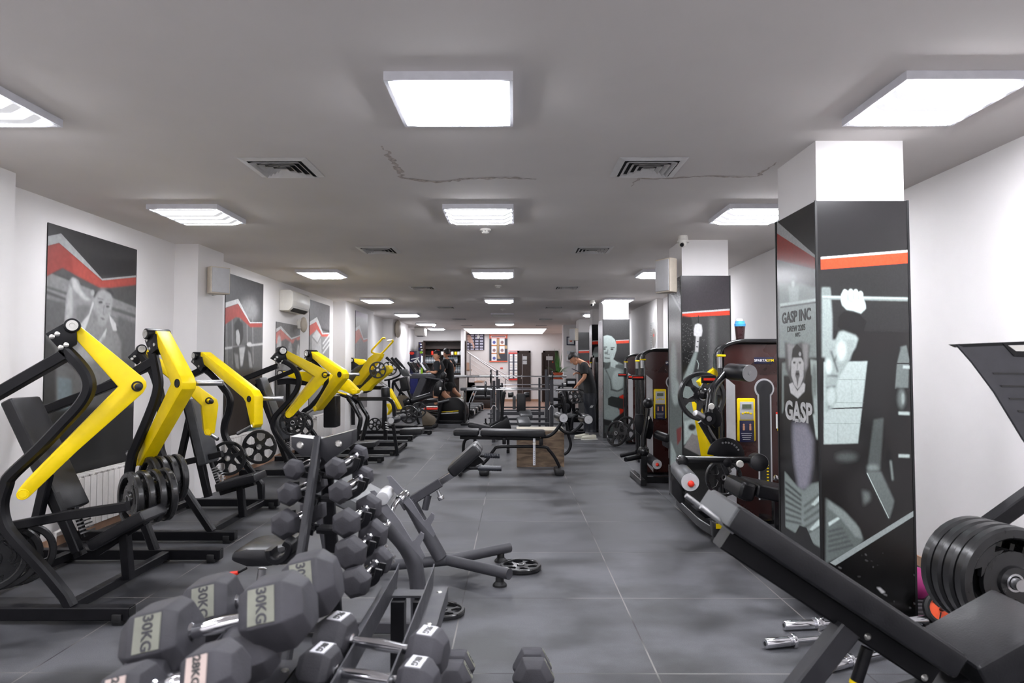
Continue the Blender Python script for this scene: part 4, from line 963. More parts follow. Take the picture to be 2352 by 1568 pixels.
arm_machine(dict(name='plate_loaded_machine', label='black chest press machine with long drooping yellow arms, second on the left', Yn=Y2n, Yf=Y2f, xr=PY(541, 1235, Y2n).x, xr2=PY(640, 1160, Y2f).x,
    cross=[PZ(470, 1228, .05).x, PZ(380, 1210, .05).x - .3], rr=.040, br=.012, hl=.24, th=.10,
    near_S=[(322, 812), (350, 850), (366, 900), (372, 960), (366, 1010), (372, 1045), (390, 1075), (487, 1220)],
    far_S=C_([(225, 470), (330, 540), (430, 650), (500, 760), (490, 880), (455, 990), (455, 1090), (510, 1190), (600, 1300), (740, 1480), (790, 1550)]),
    near_top=A_([(1330, 560), (1120, 650), (900, 760)]), far_top=C_([(330, 470), (60, 600)]),
    near_pivot=A_([(1275, 398)])[0], far_pivot=C_([(202, 380)])[0],
    near_bracket=A_([(1150, 470), (1240, 385), (1320, 420), (1310, 480), (1235, 540)]), near_bolts=A_([(1213, 464), (1188, 486), (1272, 515)]),
    far_bracket=C_([(148, 435), (185, 365), (245, 390), (262, 480), (240, 520)]), far_bolts=C_([(176, 432), (222, 474)]),
    near_arm=A_([(1300, 395), (1330, 400), (1800, 740), (1955, 850), (1968, 900), (1935, 1150), (1895, 1183), (1855, 1165), (1835, 1125), (1815, 905), (1700, 800), (1295, 480)]),
    far_arm=C_([(237, 348), (250, 345), (690, 690), (722, 745), (722, 1000), (700, 1033), (685, 1000), (640, 795), (620, 760), (235, 430)]),
    near_elbow=A_([(1880, 862)])[0], far_elbow=C_([(675, 768)])[0], near_end=A_([(1870, 1145)])[0], far_end=C_([(706, 1005)])[0],
    near_handle=A_([(1900, 1165), (1955, 1205)]), far_handle=C_([(705, 1010), (575, 1078)]),
    beams=[(6.1, A_([(1560, 1440), (2000, 1340)])), (6.2, A_([(1720, 960), (1600, 1500)])), (6.25, C_([(150, 800), (290, 1560)]))],
    bm=LEM, back=[(440, 915), (475, 1066)], seat=[(492, 1112), (584, 1088)]))
Y3n, Y3f = YG(1096) + .03, YG(1063) + .03
arm_machine(dict(name='plate_loaded_machine', label='black row machine with yellow bent arms, third on the left behind the dumbbell stand', Yn=Y3n, Yf=Y3f, xr=PY(834, 1090, Y3n).x, xr2=PY(881, 1055, Y3f).x,
    cross=[PY(745, 1090, Y3n).x, -3.0], rr=.058, br=.016, hl=.20, th=.12,
    near_S=D_([(400, 540), (540, 620), (640, 740), (680, 900), (640, 1060), (540, 1210), (400, 1370), (250, 1540)]) + C_([(890, 1000), (905, 1060), (950, 1130), (1080, 1310), (1230, 1480)]),
    far_S=D_([(880, 480), (1000, 600), (1130, 760), (1180, 900), (1100, 1100), (900, 1350)]) + E_([(455, 350), (450, 450), (500, 580), (640, 760), (760, 960)]),
    near_top=C_([(930, 470), (600, 600), (400, 680)]), far_top=D_([(760, 640), (100, 910)]),
    near_pivot=D_([(380, 355)])[0], far_pivot=D_([(845, 405)])[0],
    near_bracket=D_([(190, 490), (330, 330), (440, 400), (468, 520), (370, 600)]), near_bolts=D_([(285, 470), (250, 510), (385, 545), (350, 580)]),
    far_bracket=D_([(765, 490), (820, 400), (900, 400), (915, 520), (860, 560)]), far_bolts=D_([(797, 500)]),
    near_arm=D_([(430, 340), (450, 345), (1170, 700), (1215, 770), (1205, 850), (560, 1540), (500, 1562), (450, 1520), (470, 1470), (970, 818), (452, 480)]),
    far_arm=D_([(895, 372), (915, 370), (1430, 700), (1475, 770), (1470, 850), (1010, 1420), (960, 1442), (930, 1405), (1290, 800), (915, 490)]),
    near_elbow=D_([(1145, 790)])[0], far_elbow=D_([(1410, 782)])[0], near_end=D_([(495, 1510)])[0], far_end=D_([(965, 1400)])[0],
    far_handle=D_([(940, 1410), (790, 1500)]),
    beams=[(8.9, C_([(790, 700), (900, 1050)]))],
    bm=LEM, back=[(597, 866), (652, 1010)], seat=[(800, 1018), (862, 1014)]))

# weight plates stored on the left machines
GP = 'black weight plates stored on the left machines'
for k in range(4):
    plate('black plate behind the nearest machine seat, %s of the lower stack' % ('front', 'second', 'third', 'rear')[k], PY(300, 1146, 4.5) + V((.045*k, .06*k, .0)), (.75, .9, 0), .185, 'thick', group=GP, roll=k*.4)
for k in range(4):
    plate('black plate under the second yellow arm, %s of the upper stack' % ('front', 'second', 'third', 'rear')[k], PY(345, 1105, 5.0) + V((.04*k, .05*k, 0)), (.75, .9, 0), .185, 'thick', group=GP, roll=k*.3)
for k in range(3):
    plate('black plate at the left edge near the floor, %s of its stack' % ('front', 'middle', 'rear')[k], PY(-22, 1285, 3.85) + V((.04*k, .06*k - .0, 0)), (.75, -.9, 0), .185, 'thick', group=GP, roll=k)
plate('black six window plate hanging on the second left machine, facing the aisle', PY(596, 1026, 6.75), (.10, -1, .05), .172, group=GP)
plate('black six window plate low behind the seat of the second left machine', PY(524, 1052, 6.45), (.12, -1, 0), .168, group=GP, roll=.5)
plate('black plate low behind the backrest of the third left machine', PY(690, 975, 9.5), (.3, -1, 0), .18, group=GP)
plate('black plate leaning behind the lower frame of the third left machine', PY(672, 970, 9.2), (.35, -1, 0), .18, group=GP)
# ---------------------------------------------------------------- hex dumbbells
LBG = mat('grey_label', srgb(122, 123, 112), .6, var=.15); LBW = mat('white_label', srgb(215, 215, 220), .5, var=.05); LBP = mat('pinkish_label', srgb(190, 172, 165), .6, var=.1)
def dumbbell(label, a, b, R, hl, txt=None, roll=0.0, group=None, mt=None, lab=None, both=True, face=1):
    """a, b: centres of the two heads"""
    a, b = V(a), V(b); d = (b-a).normalized(); mt = mt or RBG; c = (a+b)/2
    t = thing('dumbbell', label, 'dumbbell', c, group=group)
    up = V((0, 0, 1)); u = (up - d*up.dot(d)).normalized(); w_ = d.cross(u)
    for k, (p, s) in enumerate(((a, -1), (b, 1))):
        m = MB(); prof = [(0, hl*.5), (R*.62, hl*.5), (R*.98, hl*.24), (R, hl*.10), (R, -hl*.3), (R*.80, -hl*.5), (0, -hl*.5)]
        rings = []; i = m.mi(mt)
        for r, h in prof:
            if r == 0: rings.append([m.bm.verts.new(p + d*s*h)]); continue
            rings.append([m.bm.verts.new(p + d*s*h + (u*math.cos(PI/6 + roll + q*PI/3) + w_*math.sin(PI/6 + roll + q*PI/3))*r) for q in range(6)])
        for r1, r2 in zip(rings, rings[1:]):
            for q in range(6):
                L_ = []
                for x in (r1[q % len(r1)], r1[(q+1) % len(r1)], r2[(q+1) % len(r2)], r2[q % len(r2)]):
                    if x not in L_: L_.append(x)
                m.bm.faces.new(L_).material_index = i
        bmesh.ops.recalc_face_normals(m.bm, faces=m.bm.faces)
        bmesh.ops.bevel(m.bm, geom=[e for e in m.bm.edges], offset=R*.045, segments=2, affect='EDGES', profile=.5)
        ho = part(m, 'head', t, sm=30)
        if txt and (both or k == 0):
            # label on the flat that faces up / towards the viewer
            for fc in ([0, 5] if face == 2 else [face]):
                ang = roll + fc*PI/3; n = (u*math.cos(ang) + w_*math.sin(ang)); tdir = d.cross(n)
                o = p + n*(R*.866 + .0008) + d*s*(-hl*.08)
                m = MB(); m.box(o, (R*.86, hl*.42, .003), lab or LBG, rot=Matrix((tdir, d, -n if tdir.cross(d).dot(n) < 0 else n)).transposed())
                sz = R*.36
                m.text(txt, sz, RBG if lab is None else INK, frame_m(o + n*.0018, tdir, n.cross(tdir)), .0008, bold=.0008); part(m, 'weight_label', ho)
    m = MB(); L = (b-a).length; q0, q1 = hl*.42, L - hl*.42; hr = max(.013, R*.17)
    pts = [a + d*x for x in (q0, q0+.004, q0+.012, q0+.016, q0+.03, L/2-.012, L/2+.012, q1-.03, q1-.016, q1-.012, q1-.004, q1)]
    m.tube(pts, hr, CHR, 20, scales=[1.3, 1.35, 1.35, 1.0, .95, 1.18, 1.18, .95, 1.0, 1.35, 1.35, 1.3]); part(m, 'handle', t)
    return t
GS = 'small hex dumbbells on the upright dumbbell stand'
S_ = lambda L: cv('S', L); Q_ = lambda L: cv('Q', L); R_ = lambda L: cv('R', L); H_ = lambda L: cv('H', L); T_ = lambda L: cv('T', L); W_ = lambda L: cv('W', L); G_ = lambda L: cv('G', L); K_ = lambda L: cv('K', L)
def stand():
    t = thing('dumbbell_stand', 'dark upright two sided dumbbell stand with a forked top in the foreground', 'dumbbell rack', (-.72, 2.4, 0))
    def lean(Lq, y0, y1):   # depth varies along the post
        n = len(Lq)-1; return [PY(*Q_([p])[0], y0 + (y1-y0)*k/n) for k, p in enumerate(Lq)]
    post = lean([(985, 190), (830, 1250)], 2.50, 2.22); d = (post[1]-post[0]); post[1] = post[0] + d*((post[0].z - .03)/-d.z)
    part(MB().beam(post, .026, .05, DGR, side=(1, 0, 0)), 'post', t)
    p2 = lean([(1050, 330), (1110, 1250)], 2.62, 2.72); d = (p2[1]-p2[0]); p2[1] = p2[0] + d*((p2[0].z - .03)/-d.z)
    part(MB().beam(p2, .05, .03, BLK, side=(1, 0, 0)), 'post', t)
    for pts, x, nm in (([(738, 168), (984, 196), (975, 345), (835, 345), (742, 262)], (820, 245), 'l'), ([(986, 196), (1288, 114), (1285, 235), (1060, 400), (1005, 345)], (1165, 232), 'r')):
        P = TY('Q', pts, 2.48); o = part(MB().prism(P, (0.0, .085, .0), DGR, .003), 'top_bracket', t)
        m = MB(); m.faces([P[0] + V((0, 0, .0015)), P[1] + V((0, 0, .0015)), P[1] + V((0, .085, .0015)), P[0] + V((0, .085, .0015))], [(0, 1, 2, 3)], STL); part(m, 'lit_top_face', o)  # bright sheet on the dark bracket, painting in its lit top
        p = PY(*Q_([x])[0], 2.478); part(MB().lathe([(0, .004), (.009, .004), (.0135, 0)], p, (0, -1, 0), BLT, 18), 'bolt', t)
    for (x, y) in ((-.78, 2.0), (-.62, 2.75)): part(MB().beam([(x-.18, y, .03), (x+.18, y, .03)], .06, .05, GRY), 'foot', t)
    part(MB().beam([(-.70, 1.98, .03), (-.66, 2.77, .03)], .05, .05, GRY, side=(1, 0, 0)), 'foot_rail', t)
    lv = []
    for k, (x, y, r, Y) in enumerate([(1140, 452, 95, 2.36), (1180, 665, 104, 2.33), (1236, 945, 126, 2.28), (1272, 1215, 145, 2.23), (1320, 1475, 135, 2.18)]):
        a = PY(*Q_([(x, y)])[0], Y); R = r/3.92/F*Y*1.06; lv.append((a, R))
        b = a + V((.035, .20, .022 if k < 2 else .012)); kg = ('lightest', 'second lightest', 'middle', 'second heaviest', 'heaviest')[k]
        dumbbell('small dark hex dumbbell on the right side of the stand, %s from the top' % ('first', 'second', 'third', 'fourth', 'fifth')[k], a, b, R, R*1.25, roll=.35 + .1*k, group=GS)
        c = (a+b)/2; m = MB()
        for dy in (-.035, .035):
            q = [c + V((-.06, dy-.0, -.05)), c + V((-.02, dy, -.045)), c + V((.012, dy, -.034)), c + V((.035, dy, -.018)), c + V((.045, dy, .016))]
            m.beam(smooth(q, 4), .012, .024, BLK, side=(0, 1, 0), bev=.004)
        m.beam([V((-.70, c.y, c.z-.05)), c + V((-.02, 0, -.055))], .07, .02, BLK); part(m, 'saddle', t)
    for k, (x, y, r, Y) in enumerate([(765, 462, 92, 2.42), (722, 682, 104, 2.38), (686, 955, 128, 2.34)]):
        a = PY(*Q_([(x, y)])[0], Y); R = r/3.92/F*Y*1.06; b = a + V((.04, .20, .01))
        dumbbell('small dark hex dumbbell on the left side of the stand, %s from the top' % ('first', 'second', 'third')[k], a, b, R, R*1.25, roll=.2 + .15*k, group=GS)
        c = (a+b)/2; m = MB()
        for dy in (-.035, .035): m.beam(smooth([c + V((.06, dy, -.05)), c + V((0, dy, -.036)), c + V((-.035, dy, -.02)), c + V((-.04, dy, .016))], 4), .012, .024, BLK, bev=.004)
        m.beam([V((-.74, c.y, c.z-.05)), c + V((.02, 0, -.05))], .07, .02, BLK); part(m, 'saddle', t)
    m = MB(); q = TY('Q', [(560, 1170), (570, 1240), (640, 1270), (720, 1220), (750, 1140), (700, 1100)], 2.28); m.beam(smooth(q, 4), .07, .022, BLK, bev=.004)
    m.beam(TY('Q', [(660, 1262), (820, 1240)], 2.28), .06, .03, BLK); part(m, 'saddle', t)
stand()
# ---- low two rail rack with chrome handled dumbbells
def rails(label, xs, y0, y1, z, hgt=.07):
    t = thing('dumbbell_rack', label, 'dumbbell rack', (sum(xs)/2, (y0+y1)/2, 0), group='steel dumbbell racks in the foreground')
    for x, s in zip(xs, (-1, 1)):
        m = MB(); m.box2((x-.002, y0, z), (x+.002, y1-.03, z+hgt), GRY); m.prism([(x-.002, y1-.03, z), (x-.002, y1+.03, z+hgt*1.1), (x-.002, y1-.03, z+hgt)], (.004, 0, 0), GRY)
        m.box2((x, y0, z-.001), (x + s*.055, y1, z+.004), GRY); m.box2((x + s*.051, y0, z-.05), (x + s*.055, y1, z+.004), GRY); part(m, 'rail', t)
        for yy in (y1-.06, y1-.35): part(MB().lathe([(0, .004), (.008, .003), (.010, 0)], (x + s*.03, yy, z+.004), (0, 0, 1), BLT, 14), 'bolt', t)
    part(MB().box2((xs[0], y1-.12, z+.004), (xs[1], y1-.055, z+.012), GRY), 'cross_piece', t)
    for yy in (y0+.05, y1-.15):
        m = MB(); m.box2((xs[0]+.004, yy, .05), (xs[0]+.05, yy+.05, z), BLK); m.box2((xs[1]-.05, yy, .05), (xs[1]-.004, yy+.05, z), BLK); m.box2((xs[0]-.12, yy, 0), (xs[1]+.12, yy+.06, .05), BLK, .005); part(m, 'leg_frame', t)
    return t
rails('grey steel rack of two bare rails holding the chrome handled dumbbells', (-.425, -.295), .95, 2.42, .655)
rails('dark steel rack under the 30 kilogram dumbbells at the bottom left', (-.75, -.60), .75, 1.72, .70)
GC = 'chrome handled hex dumbbells on the bare rails'
dumbbell('hex dumbbell with white 9 KG label and chrome handle, farther on the rails', PY(769, 1463, 1.80), PY(985, 1500, 1.74), .066, .095, '9KG', roll=.0, group=GC, lab=LBW, face=2)
dumbbell('hex dumbbell with white 8 KG label and chrome handle at the bottom edge', PY(733, 1536, 1.66), PY(962, 1572, 1.60), .062, .09, '8KG', roll=.05, group=GC, lab=LBW, face=2)
GB = 'large grey hex dumbbells stacked at the bottom left'
dumbbell('large hex dumbbell with 30 KG labels, farthest of the bottom left group', PY(487, 1398, 1.78), PY(722, 1340, 1.80), .092, .135, '30KG', roll=.0, group=GB, face=1)
dumbbell('large hex dumbbell with 30 KG labels and chrome handle, middle of the bottom left group', PY(372, 1468, 1.50), PY(645, 1402, 1.50), .088, .14, '30KG', roll=.0, group=GB, face=1)
dumbbell('hex dumbbell half hidden below the middle 30 KG dumbbell', PY(330, 1580, 1.42), PY(580, 1495, 1.48), .066, .11, None, roll=.1, group=GB)
dumbbell('hex dumbbell with pinkish label cut off by the bottom edge', PY(300, 1598, 1.28), PY(500, 1545, 1.26), .060, .10, '28KG', roll=.0, group=GB, lab=LBP, face=1)
GF = 'hex dumbbells on the floor at the bottom edge'
dumbbell('dark hex dumbbell on the floor at the bottom edge, right of the rails', PY(1225, 1558, 2.88), PY(1222, 1530, 3.12), .092, .13, 'KG', roll=0, group=GF)
dumbbell('dark hex dumbbell on the floor at the bottom edge, close behind the rails', PY(1040, 1560, 2.86), PY(1050, 1532, 3.10), .085, .12, 'KG', roll=0, group=GF)

# ---- plates on the floor
GQ = 'small black weight plates lying on the floor'
plate('small black six window plate on the floor beside the grey Y shaped foot', PZ(1196, 1300, .02), (0, 0, 1), .148, group=GQ, roll=.2, ts=1.1)
plate('small black plate on the floor right of the dumbbell rails', PZ(1018, 1402, .02), (0, 0, 1), .128, group=GQ, roll=.5)
plate('small black plate on the floor left of the bare rails', PZ(735, 1440, .02), (0, 0, 1), .10, group=GQ, roll=.1)
plate('tiny black plate on the floor beneath the dumbbell stand', PZ(778, 1325, .015), (0, 0, 1), .07, group=GQ)

# ---- grey preacher curl bench
def preacher():
    Y = 3.62; t = thing('preacher_bench', 'dark grey preacher curl bench with black seat and chrome bar holder', 'gym bench', (-.9, Y, 0))
    m = MB(); s0 = TY('Q', [(190, 1240), (660, 1130)], Y-.14)
    pts = TY('Q', [(175, 1290), (205, 1205), (330, 1175), (560, 1175), (690, 1140), (700, 1250), (560, 1345), (330, 1350)], Y-.15)
    m.prism(pts, (0, .30, 0), LEA, .03); part(m, 'seat', t)
    m = MB().cyl(PY(603, 1305, Y), PY(588, 1400, Y), .022, STL); part(m, 'seat_post', t)
    l = MB().tube(TY('Q', [(340, 1350), (265, 1390)], Y-.12), .006, BLK); lo = part(l, 'lever', t); m = MB(); e = TY('Q', [(265, 1388), (210, 1405), (155, 1412)], Y-.12); m.tube(e, .016, RED, 12, scales=[.6, 1, .7]); part(m, 'lever_grip', lo, 'red grip')
    part(MB().tube(smooth(TY('Q', [(960, 640), (1040, 900), (1090, 1120), (1110, 1300), (1115, 1420)], Y), 5), .062, GRY, 20, oval=.7, side=(0, 1, 0)), 'main_tube', t)
    part(MB().tube(smooth(TY('Q', [(1440, 820), (1620, 980), (1770, 1150), (1850, 1320), (1885, 1560), (1890, 1900)], Y), 5), .052, GRY, 20, oval=.85, side=(0, 1, 0)), 'front_tube', t)
    e = TY('Q', [(1115, 1420)], Y)[0]; f = TY('Q', [(1890, 1900)], Y)[0]
    part(MB().beam([V((e.x-.5, Y, .05)), V((f.x+.08, Y, .05))], .07, .06, GRY), 'base', t); part(MB().beam([V((f.x, Y-.3, .04)), V((f.x, Y+.3, .04))], .07, .06, GRY, side=(1, 0, 0)), 'foot_bar', t); part(MB().beam([V((e.x-.45, Y-.3, .04)), V((e.x-.45, Y+.3, .04))], .07, .06, GRY, side=(1, 0, 0)), 'foot_bar', t)
    m = MB(); cushion(m, PY(*Q_([(1010, 560)])[0], Y-.2) + V((0, .2, 0)), PY(*Q_([(1470, 800)])[0], Y-.2) + V((0, .2, 0)), .44, .08, LEG, (0, 0, 1), bev=.03); part(m, 'arm_pad', t, 'greyish leather arm pad')
    m = MB(); m.cyl(PY(878, 1145, Y-.26), PY(886, 1134, Y-.16), .034, LGR, 24, bev=.004); m.cyl(PY(884, 1137, Y-.16), PY(890, 1130, Y-.04), .036, STL, 24); part(m, 'roller', t)
    pl = [(1450, 655), (1490, 650), (1600, 770), (1720, 930), (1830, 1110), (1860, 1090), (1905, 1025), (1935, 1045), (1930, 1090), (1898, 1150), (1945, 1240), (1925, 1275), (1880, 1225), (1500, 780)]
    for dy in (-.24, .2): part(MB().prism(TY('Q', pl, Y+dy) if dy < 0 else [p + V((0, .44, 0)) for p in TY('Q', pl, Y-.24)], (0, .012, 0), HLD), 'bar_holder', t)
    m = MB()
    for k in range(5): m.box(PY(874 + 6*k, 1251 + 8.4*k, Y-.22), (.05, .03, .009), STL, rot=(0, -.6, 0))
    m.box(PY(886, 1270, Y-.20), (.03, .02, .13), STL, rot=(0, -.62, 0)); part(m, 'adjuster', t)
    bar = thing('curl_bar', 'short chrome zigzag curl bar resting on the grey preacher bench', 'barbell', PY(895, 1195, Y-.3))
    q = [PY(926, 1140, Y-.02), PY(914, 1150, Y-.06), PY(903, 1165, Y-.12), PY(896, 1190, Y-.17), PY(890, 1206, Y-.20), PY(878, 1208, Y-.24), PY(869, 1224, Y-.28), PY(868, 1242, Y-.33)]
    part(MB().tube(smooth(q, 5), .014, CHR, 16), 'bar', bar)
    d = (q[0]-q[1]).normalized(); part(MB().cyl(q[0]-d*.04, q[0]+d*.03, .024, CHR, 20, bev=.003), 'sleeve', bar)
    d = (q[-1]-q[-2]).normalized(); part(MB().cyl(q[-1], q[-1]+d*.02, .024, CHR, 20, bev=.003), 'sleeve', bar)
preacher()
# ---- grey back extension bench with angled pads and ribbed handles
def roman():
    Y = 4.70; t = thing('back_extension_bench', 'grey back extension bench with angled black pads and ribbed handles', 'gym bench', (-.5, Y, 0))
    part(MB().beam(TY('Q', [(1740, 790), (2085, 575)], Y), .06, .065, GRY), 'sleeve_tube', t)
    part(MB().beam(TY('Q', [(2060, 590), (2290, 440)], Y), .045, .048, CHR), 'inner_tube', t, 'bright inner tube')
    m = MB(); p = TY('Q', [(2060, 650), (2080, 700)], Y-.05); m.cyl(p[0], p[1], .012, STL); m.cyl(p[1], p[1] + (p[1]-p[0])*.7, .022, CHR, 18, bev=.004); part(m, 'locking_knob', t)
    a, b = PY(1030, 1068, Y), PY(1093, 1012, Y)
    for dy, nm in ((-.12, 0), (.04, 1)):
        m = MB(); cushion(m, a + V((0, dy, 0)), b + V((0, dy, 0)), .15, .085, LEA, (-1, 0, 1), bev=.03); part(m, 'pad', t)
    part(MB().prism([PY(x, y, Y-.02) for x, y in ((1040, 1090), (1098, 1046), (1112, 1060), (1070, 1082))], (0, .04, 0), BLK), 'pad_bracket', t)
    for (x0, y0, x1, y1, x2, y2, dy) in ((1066, 1082, 1080, 1074, 1152, 1076, -.22), (1085, 1052, 1100, 1046, 1148, 1047, .2)):
        q = [PY(x0, y0, Y), PY(x1, y1, Y+dy), PY(x2, y2, Y+dy)]; m = MB().tube(fillet(q, .05), .012, BLK); ho = part(m, 'handle_bar', t)
        d = (q[2]-q[1]); n = 9; pts = [q[1] + d*(.25 + .75*k/(2*n)) for k in range(2*n+1)]; part(MB().tube(pts, .019, NYL, 16, scales=[1 if k % 2 else .88 for k in range(2*n+1)]), 'grip', ho)
    part(MB().tube(TY('Q', [(1800, 740), (1940, 1000), (2085, 1255)], Y), .066, GRY, 20, oval=.72, side=(0, 1, 0)), 'main_leg', t)
    part(MB().tube(TY('Q', [(1975, 690), (1945, 820)], Y), .035, GRY, 16, oval=.7, side=(0, 1, 0)), 'short_strut', t)
    j = PY(1028, 1286, Y)
    part(MB().tube([PY(860, 1300, Y), j], .038, GRY, 18), 'base_tube', t)
    for (x, y, Yy) in ((1170, 1257, 5.02), (1170, 1318, 4.38)):
        e = PY(x, y, Yy); part(MB().tube([j, e], .037, GRY, 18), 'base_arm', t); d = (e-j).normalized()
        fb = V((e.x, e.y, 0)) - V((d.x, d.y, 0))*.08; part(MB().lathe([(0, 0), (.048, 0), (.046, .012), (.028, .03), (.026, max(.05, e.z)), (0, max(.05, e.z))], fb, (0, 0, 1), RUB, 18), 'foot', t)
    part(MB().tube([PY(860, 1300, Y) + V((0, -.25, 0)), PY(860, 1300, Y) + V((0, .25, 0))], .037, GRY, 18), 'base_arm', t)
roman()
# ---- black incline bench, right foreground
def incline():
    Yn = 1.93; w = .28; t = thing('incline_bench', 'black padded incline bench filling the lower right foreground', 'gym bench', (1.1, 2.07, 0))
    a = PY(1700, 1160, Yn); b = PY(2232, 1512, Yn); sh = V((0, w/2, 0))
    m = MB(); cushion(m, a+sh, b+sh, w, .078, LEA, (-.3, 0, 1), bev=.018); part(m, 'backrest', t)
    d = (b-a).normalized(); n = V((-d.z, 0, d.x)); n = n if n.z > 0 else -n
    m = MB(); m.beam([a + sh + d*.002 - n*.01, a + sh + d*.002 - n*.07], w*1.0+.006, .012, LEG, bev=.003); part(m, 'pad_end_glare', t)  # paler slab over the black pad end, standing in for glare
    s0 = PY(2244, 1534, Yn); s1 = PY(2440, 1424, Yn); m = MB(); cushion(m, s0+sh, s1+sh, w, .10, LEA, (0, 0, 1), bev=.015); part(m, 'seat', t)
    part(MB().beam([a + sh + d*.06 - n*.11, b + sh + d*.02 - n*.11], .08, .065, BLK), 'back_rail', t)
    part(MB().beam([s0 + sh + V((-.25, 0, -.19)), s1 + sh + V((.1, 0, -.17))], .08, .07, BLK), 'main_rail', t)
    for y in (Yn+.055, Yn+w-.055): part(MB().cyl(PY(1622, 1172, Yn) - V((0, Yn-y, 0)) , PY(1700, 1232, Yn) - V((0, Yn-y, 0)), .008, STL, 12), 'adjust_rod', t)
    leg = [PY(1945, 1440, Yn+.10), PY(1790, 1640, Yn+.10)]; dd = leg[1]-leg[0]; leg[1] = leg[0] + dd*((leg[0].z-.03)/-dd.z)
    part(MB().beam(leg, .06, .068, DGR), 'rear_leg', t); part(MB().beam([leg[1] + V((0, -.25, 0)), leg[1] + V((0, .25, 0))], .06, .06, BLK, side=(1, 0, 0)), 'foot_bar', t)
    q = [PY(1992, 1488, Yn+.12), PY(1966, 1568, Yn+.12)]; d2 = q[1]-q[0]; m = MB(); m.cyl(q[0], q[0]+d2*2.1, .018, BLK, 18); m.cyl(q[0]+d2*.95, q[0]+d2*1.05, .019, YEL, 18); part(m, 'support_strut', t)
    e = q[0]+d2*2.1; part(MB().beam([leg[1], V((e.x+.5, e.y-.02, .05))], .06, .06, BLK), 'base_rail', t)
    part(MB().beam([V((s1.x, Yn+.14, s1.z-.15)), V((s1.x+.05, Yn+.14, .05))], .07, .07, BLK), 'front_leg', t); part(MB().beam([V((s1.x+.05, Yn-.12, .03)), V((s1.x+.05, Yn+.40, .03))], .06, .06, BLK, side=(1, 0, 0)), 'foot_bar', t)
    for x, y in ((1993, 1462), (2124, 1556)): part(MB().lathe([(0, .006), (.006, .006), (.011, .0)], PY(x, y, Yn+.10-.001) , (0, -1, 0), BLT, 16), 'bolt', t)
incline()
# ---- leg press at the right edge
OLV = mat('olive_paint', srgb(92, 84, 20), .35, var=.3, scale=6)
def legpress():
    t = thing('leg_press', 'leg press with slotted grey foot plate cut off by the right edge', 'gym machine', (2.6, 3.0, 0)); Y = 2.62
    pl = [PY(x, y, Y) for x, y in ((2197, 790), (2470, 779), (2470, 1170), (2352, 1010), (2285, 900), (2234, 832))]
    part(MB().prism(pl, (0, .012, 0), GRY), 'foot_plate', t)
    m = MB(); m.prism([PY(x, y, Y-.001) for x, y in ((2197, 790), (2470, 779), (2470, 787), (2212, 797))], (0, .05, 0), BLK); m.prism([PY(x, y, Y-.004) for x, y in ((2304, 789), (2470, 784), (2470, 822), (2330, 818))], (0, .006, 0), BLK)
    m.prism([PY(x, y, Y-.006) for x, y in ((2316, 793), (2470, 789), (2470, 808), (2334, 806))], (0, .004, 0), PLW); part(m, 'top_lip', t)
    m = MB()
    for k, (x, y) in enumerate(((2280, 855), (2298, 884), (2317, 913), (2337, 942), (2356, 971))): m.prism([PY(x, y, Y-.003), PY(2470, y+3, Y-.003), PY(2470, y+7, Y-.003), PY(x+3, y+4, Y-.003)], (0, .002, 0), BLG)
    part(m, 'slots', t)
    c = PY(2335, 1340, 2.72); part(MB().cyl(c + V((0, -.03, 0)), c + V((0, .45, 0)), .024, STL), 'weight_horn', t)
    part(MB().beam([c + V((0, .42, 0)), c + V((.5, .42, .35))], .07, .07, BLK), 'carriage', t); part(MB().beam([PY(2480, 900, Y+.06), c + V((.5, .42, .35))], .07, .07, BLK, side=(1, 0, 0)), 'carriage', t)
    part(MB().beam([c + V((.2, .42, .14)), V((c.x+.2, c.y+.42, .04))], .07, .07, BLK), 'post', t); part(MB().beam([V((c.x-.1, c.y+.42, .04)), V((2.85, c.y+.42, .04))], .08, .07, BLK), 'base', t)
    for k in range(4):
        o = plate('large black rubber plate at the right edge, %s of four on the leg press' % ('front', 'second', 'third', 'rear')[k], c + V((-.012*k, .035 + .056*k, .0)), (.05, -1, 0), .225, 'thick', 'large plates on the leg press', .35, ts=1.0)
        if k == 0:
            pass
legpress()
# ---- things on the floor by the nearest pillar
p = PZ(2122, 1385, .0); t = thing('medicine_ball', 'pink textured ball on the floor behind the nearest pillar', 'ball', (p.x, p.y+.05, 0))
m = MB().ball((p.x+.0, p.y+.08, .098), .098, PNK, 32)
for k in range(7): m.lathe([(math.cos(a)*.0985, math.sin(a)*.0985) for a in (-1.2 + .4*k - .03, -1.2 + .4*k + .03)], (p.x, p.y+.08, .098), (.3, .2, 1), PNK, 32)
part(m, 'ball', t)
c = PZ(2160, 1400, .085); ax = V((-.15, -.9, .42)).normalized(); t = thing('exercise_wheel', 'small exercise wheel with orange centre and black tyre beside the pink ball', 'exercise wheel', (c.x, c.y, 0))
m = MB().lathe([(.062, -.02), (.075, -.025), (.088, -.015), (.09, 0), (.088, .015), (.075, .025), (.062, .02), (.062, -.02)], c, ax, RUB, 36); part(m, 'tyre', t)
m = MB().lathe([(0, .012), (.02, .014), (.06, .008), (.063, 0), (.06, -.008), (0, -.012)], c, ax, ORG, 36)
for k in range(3):
    R = rot_to(ax, k*PI*2/3).to_matrix(); m.box(c + R @ V((.035, 0, .0135)), (.04, .006, .003), BLK, rot=R)
part(m, 'hub', t); part(MB().cyl(c - ax*.09, c + ax*.09, .011, BLK), 'axle', t)
GD = 'grey balance boards stacked by the right wall'
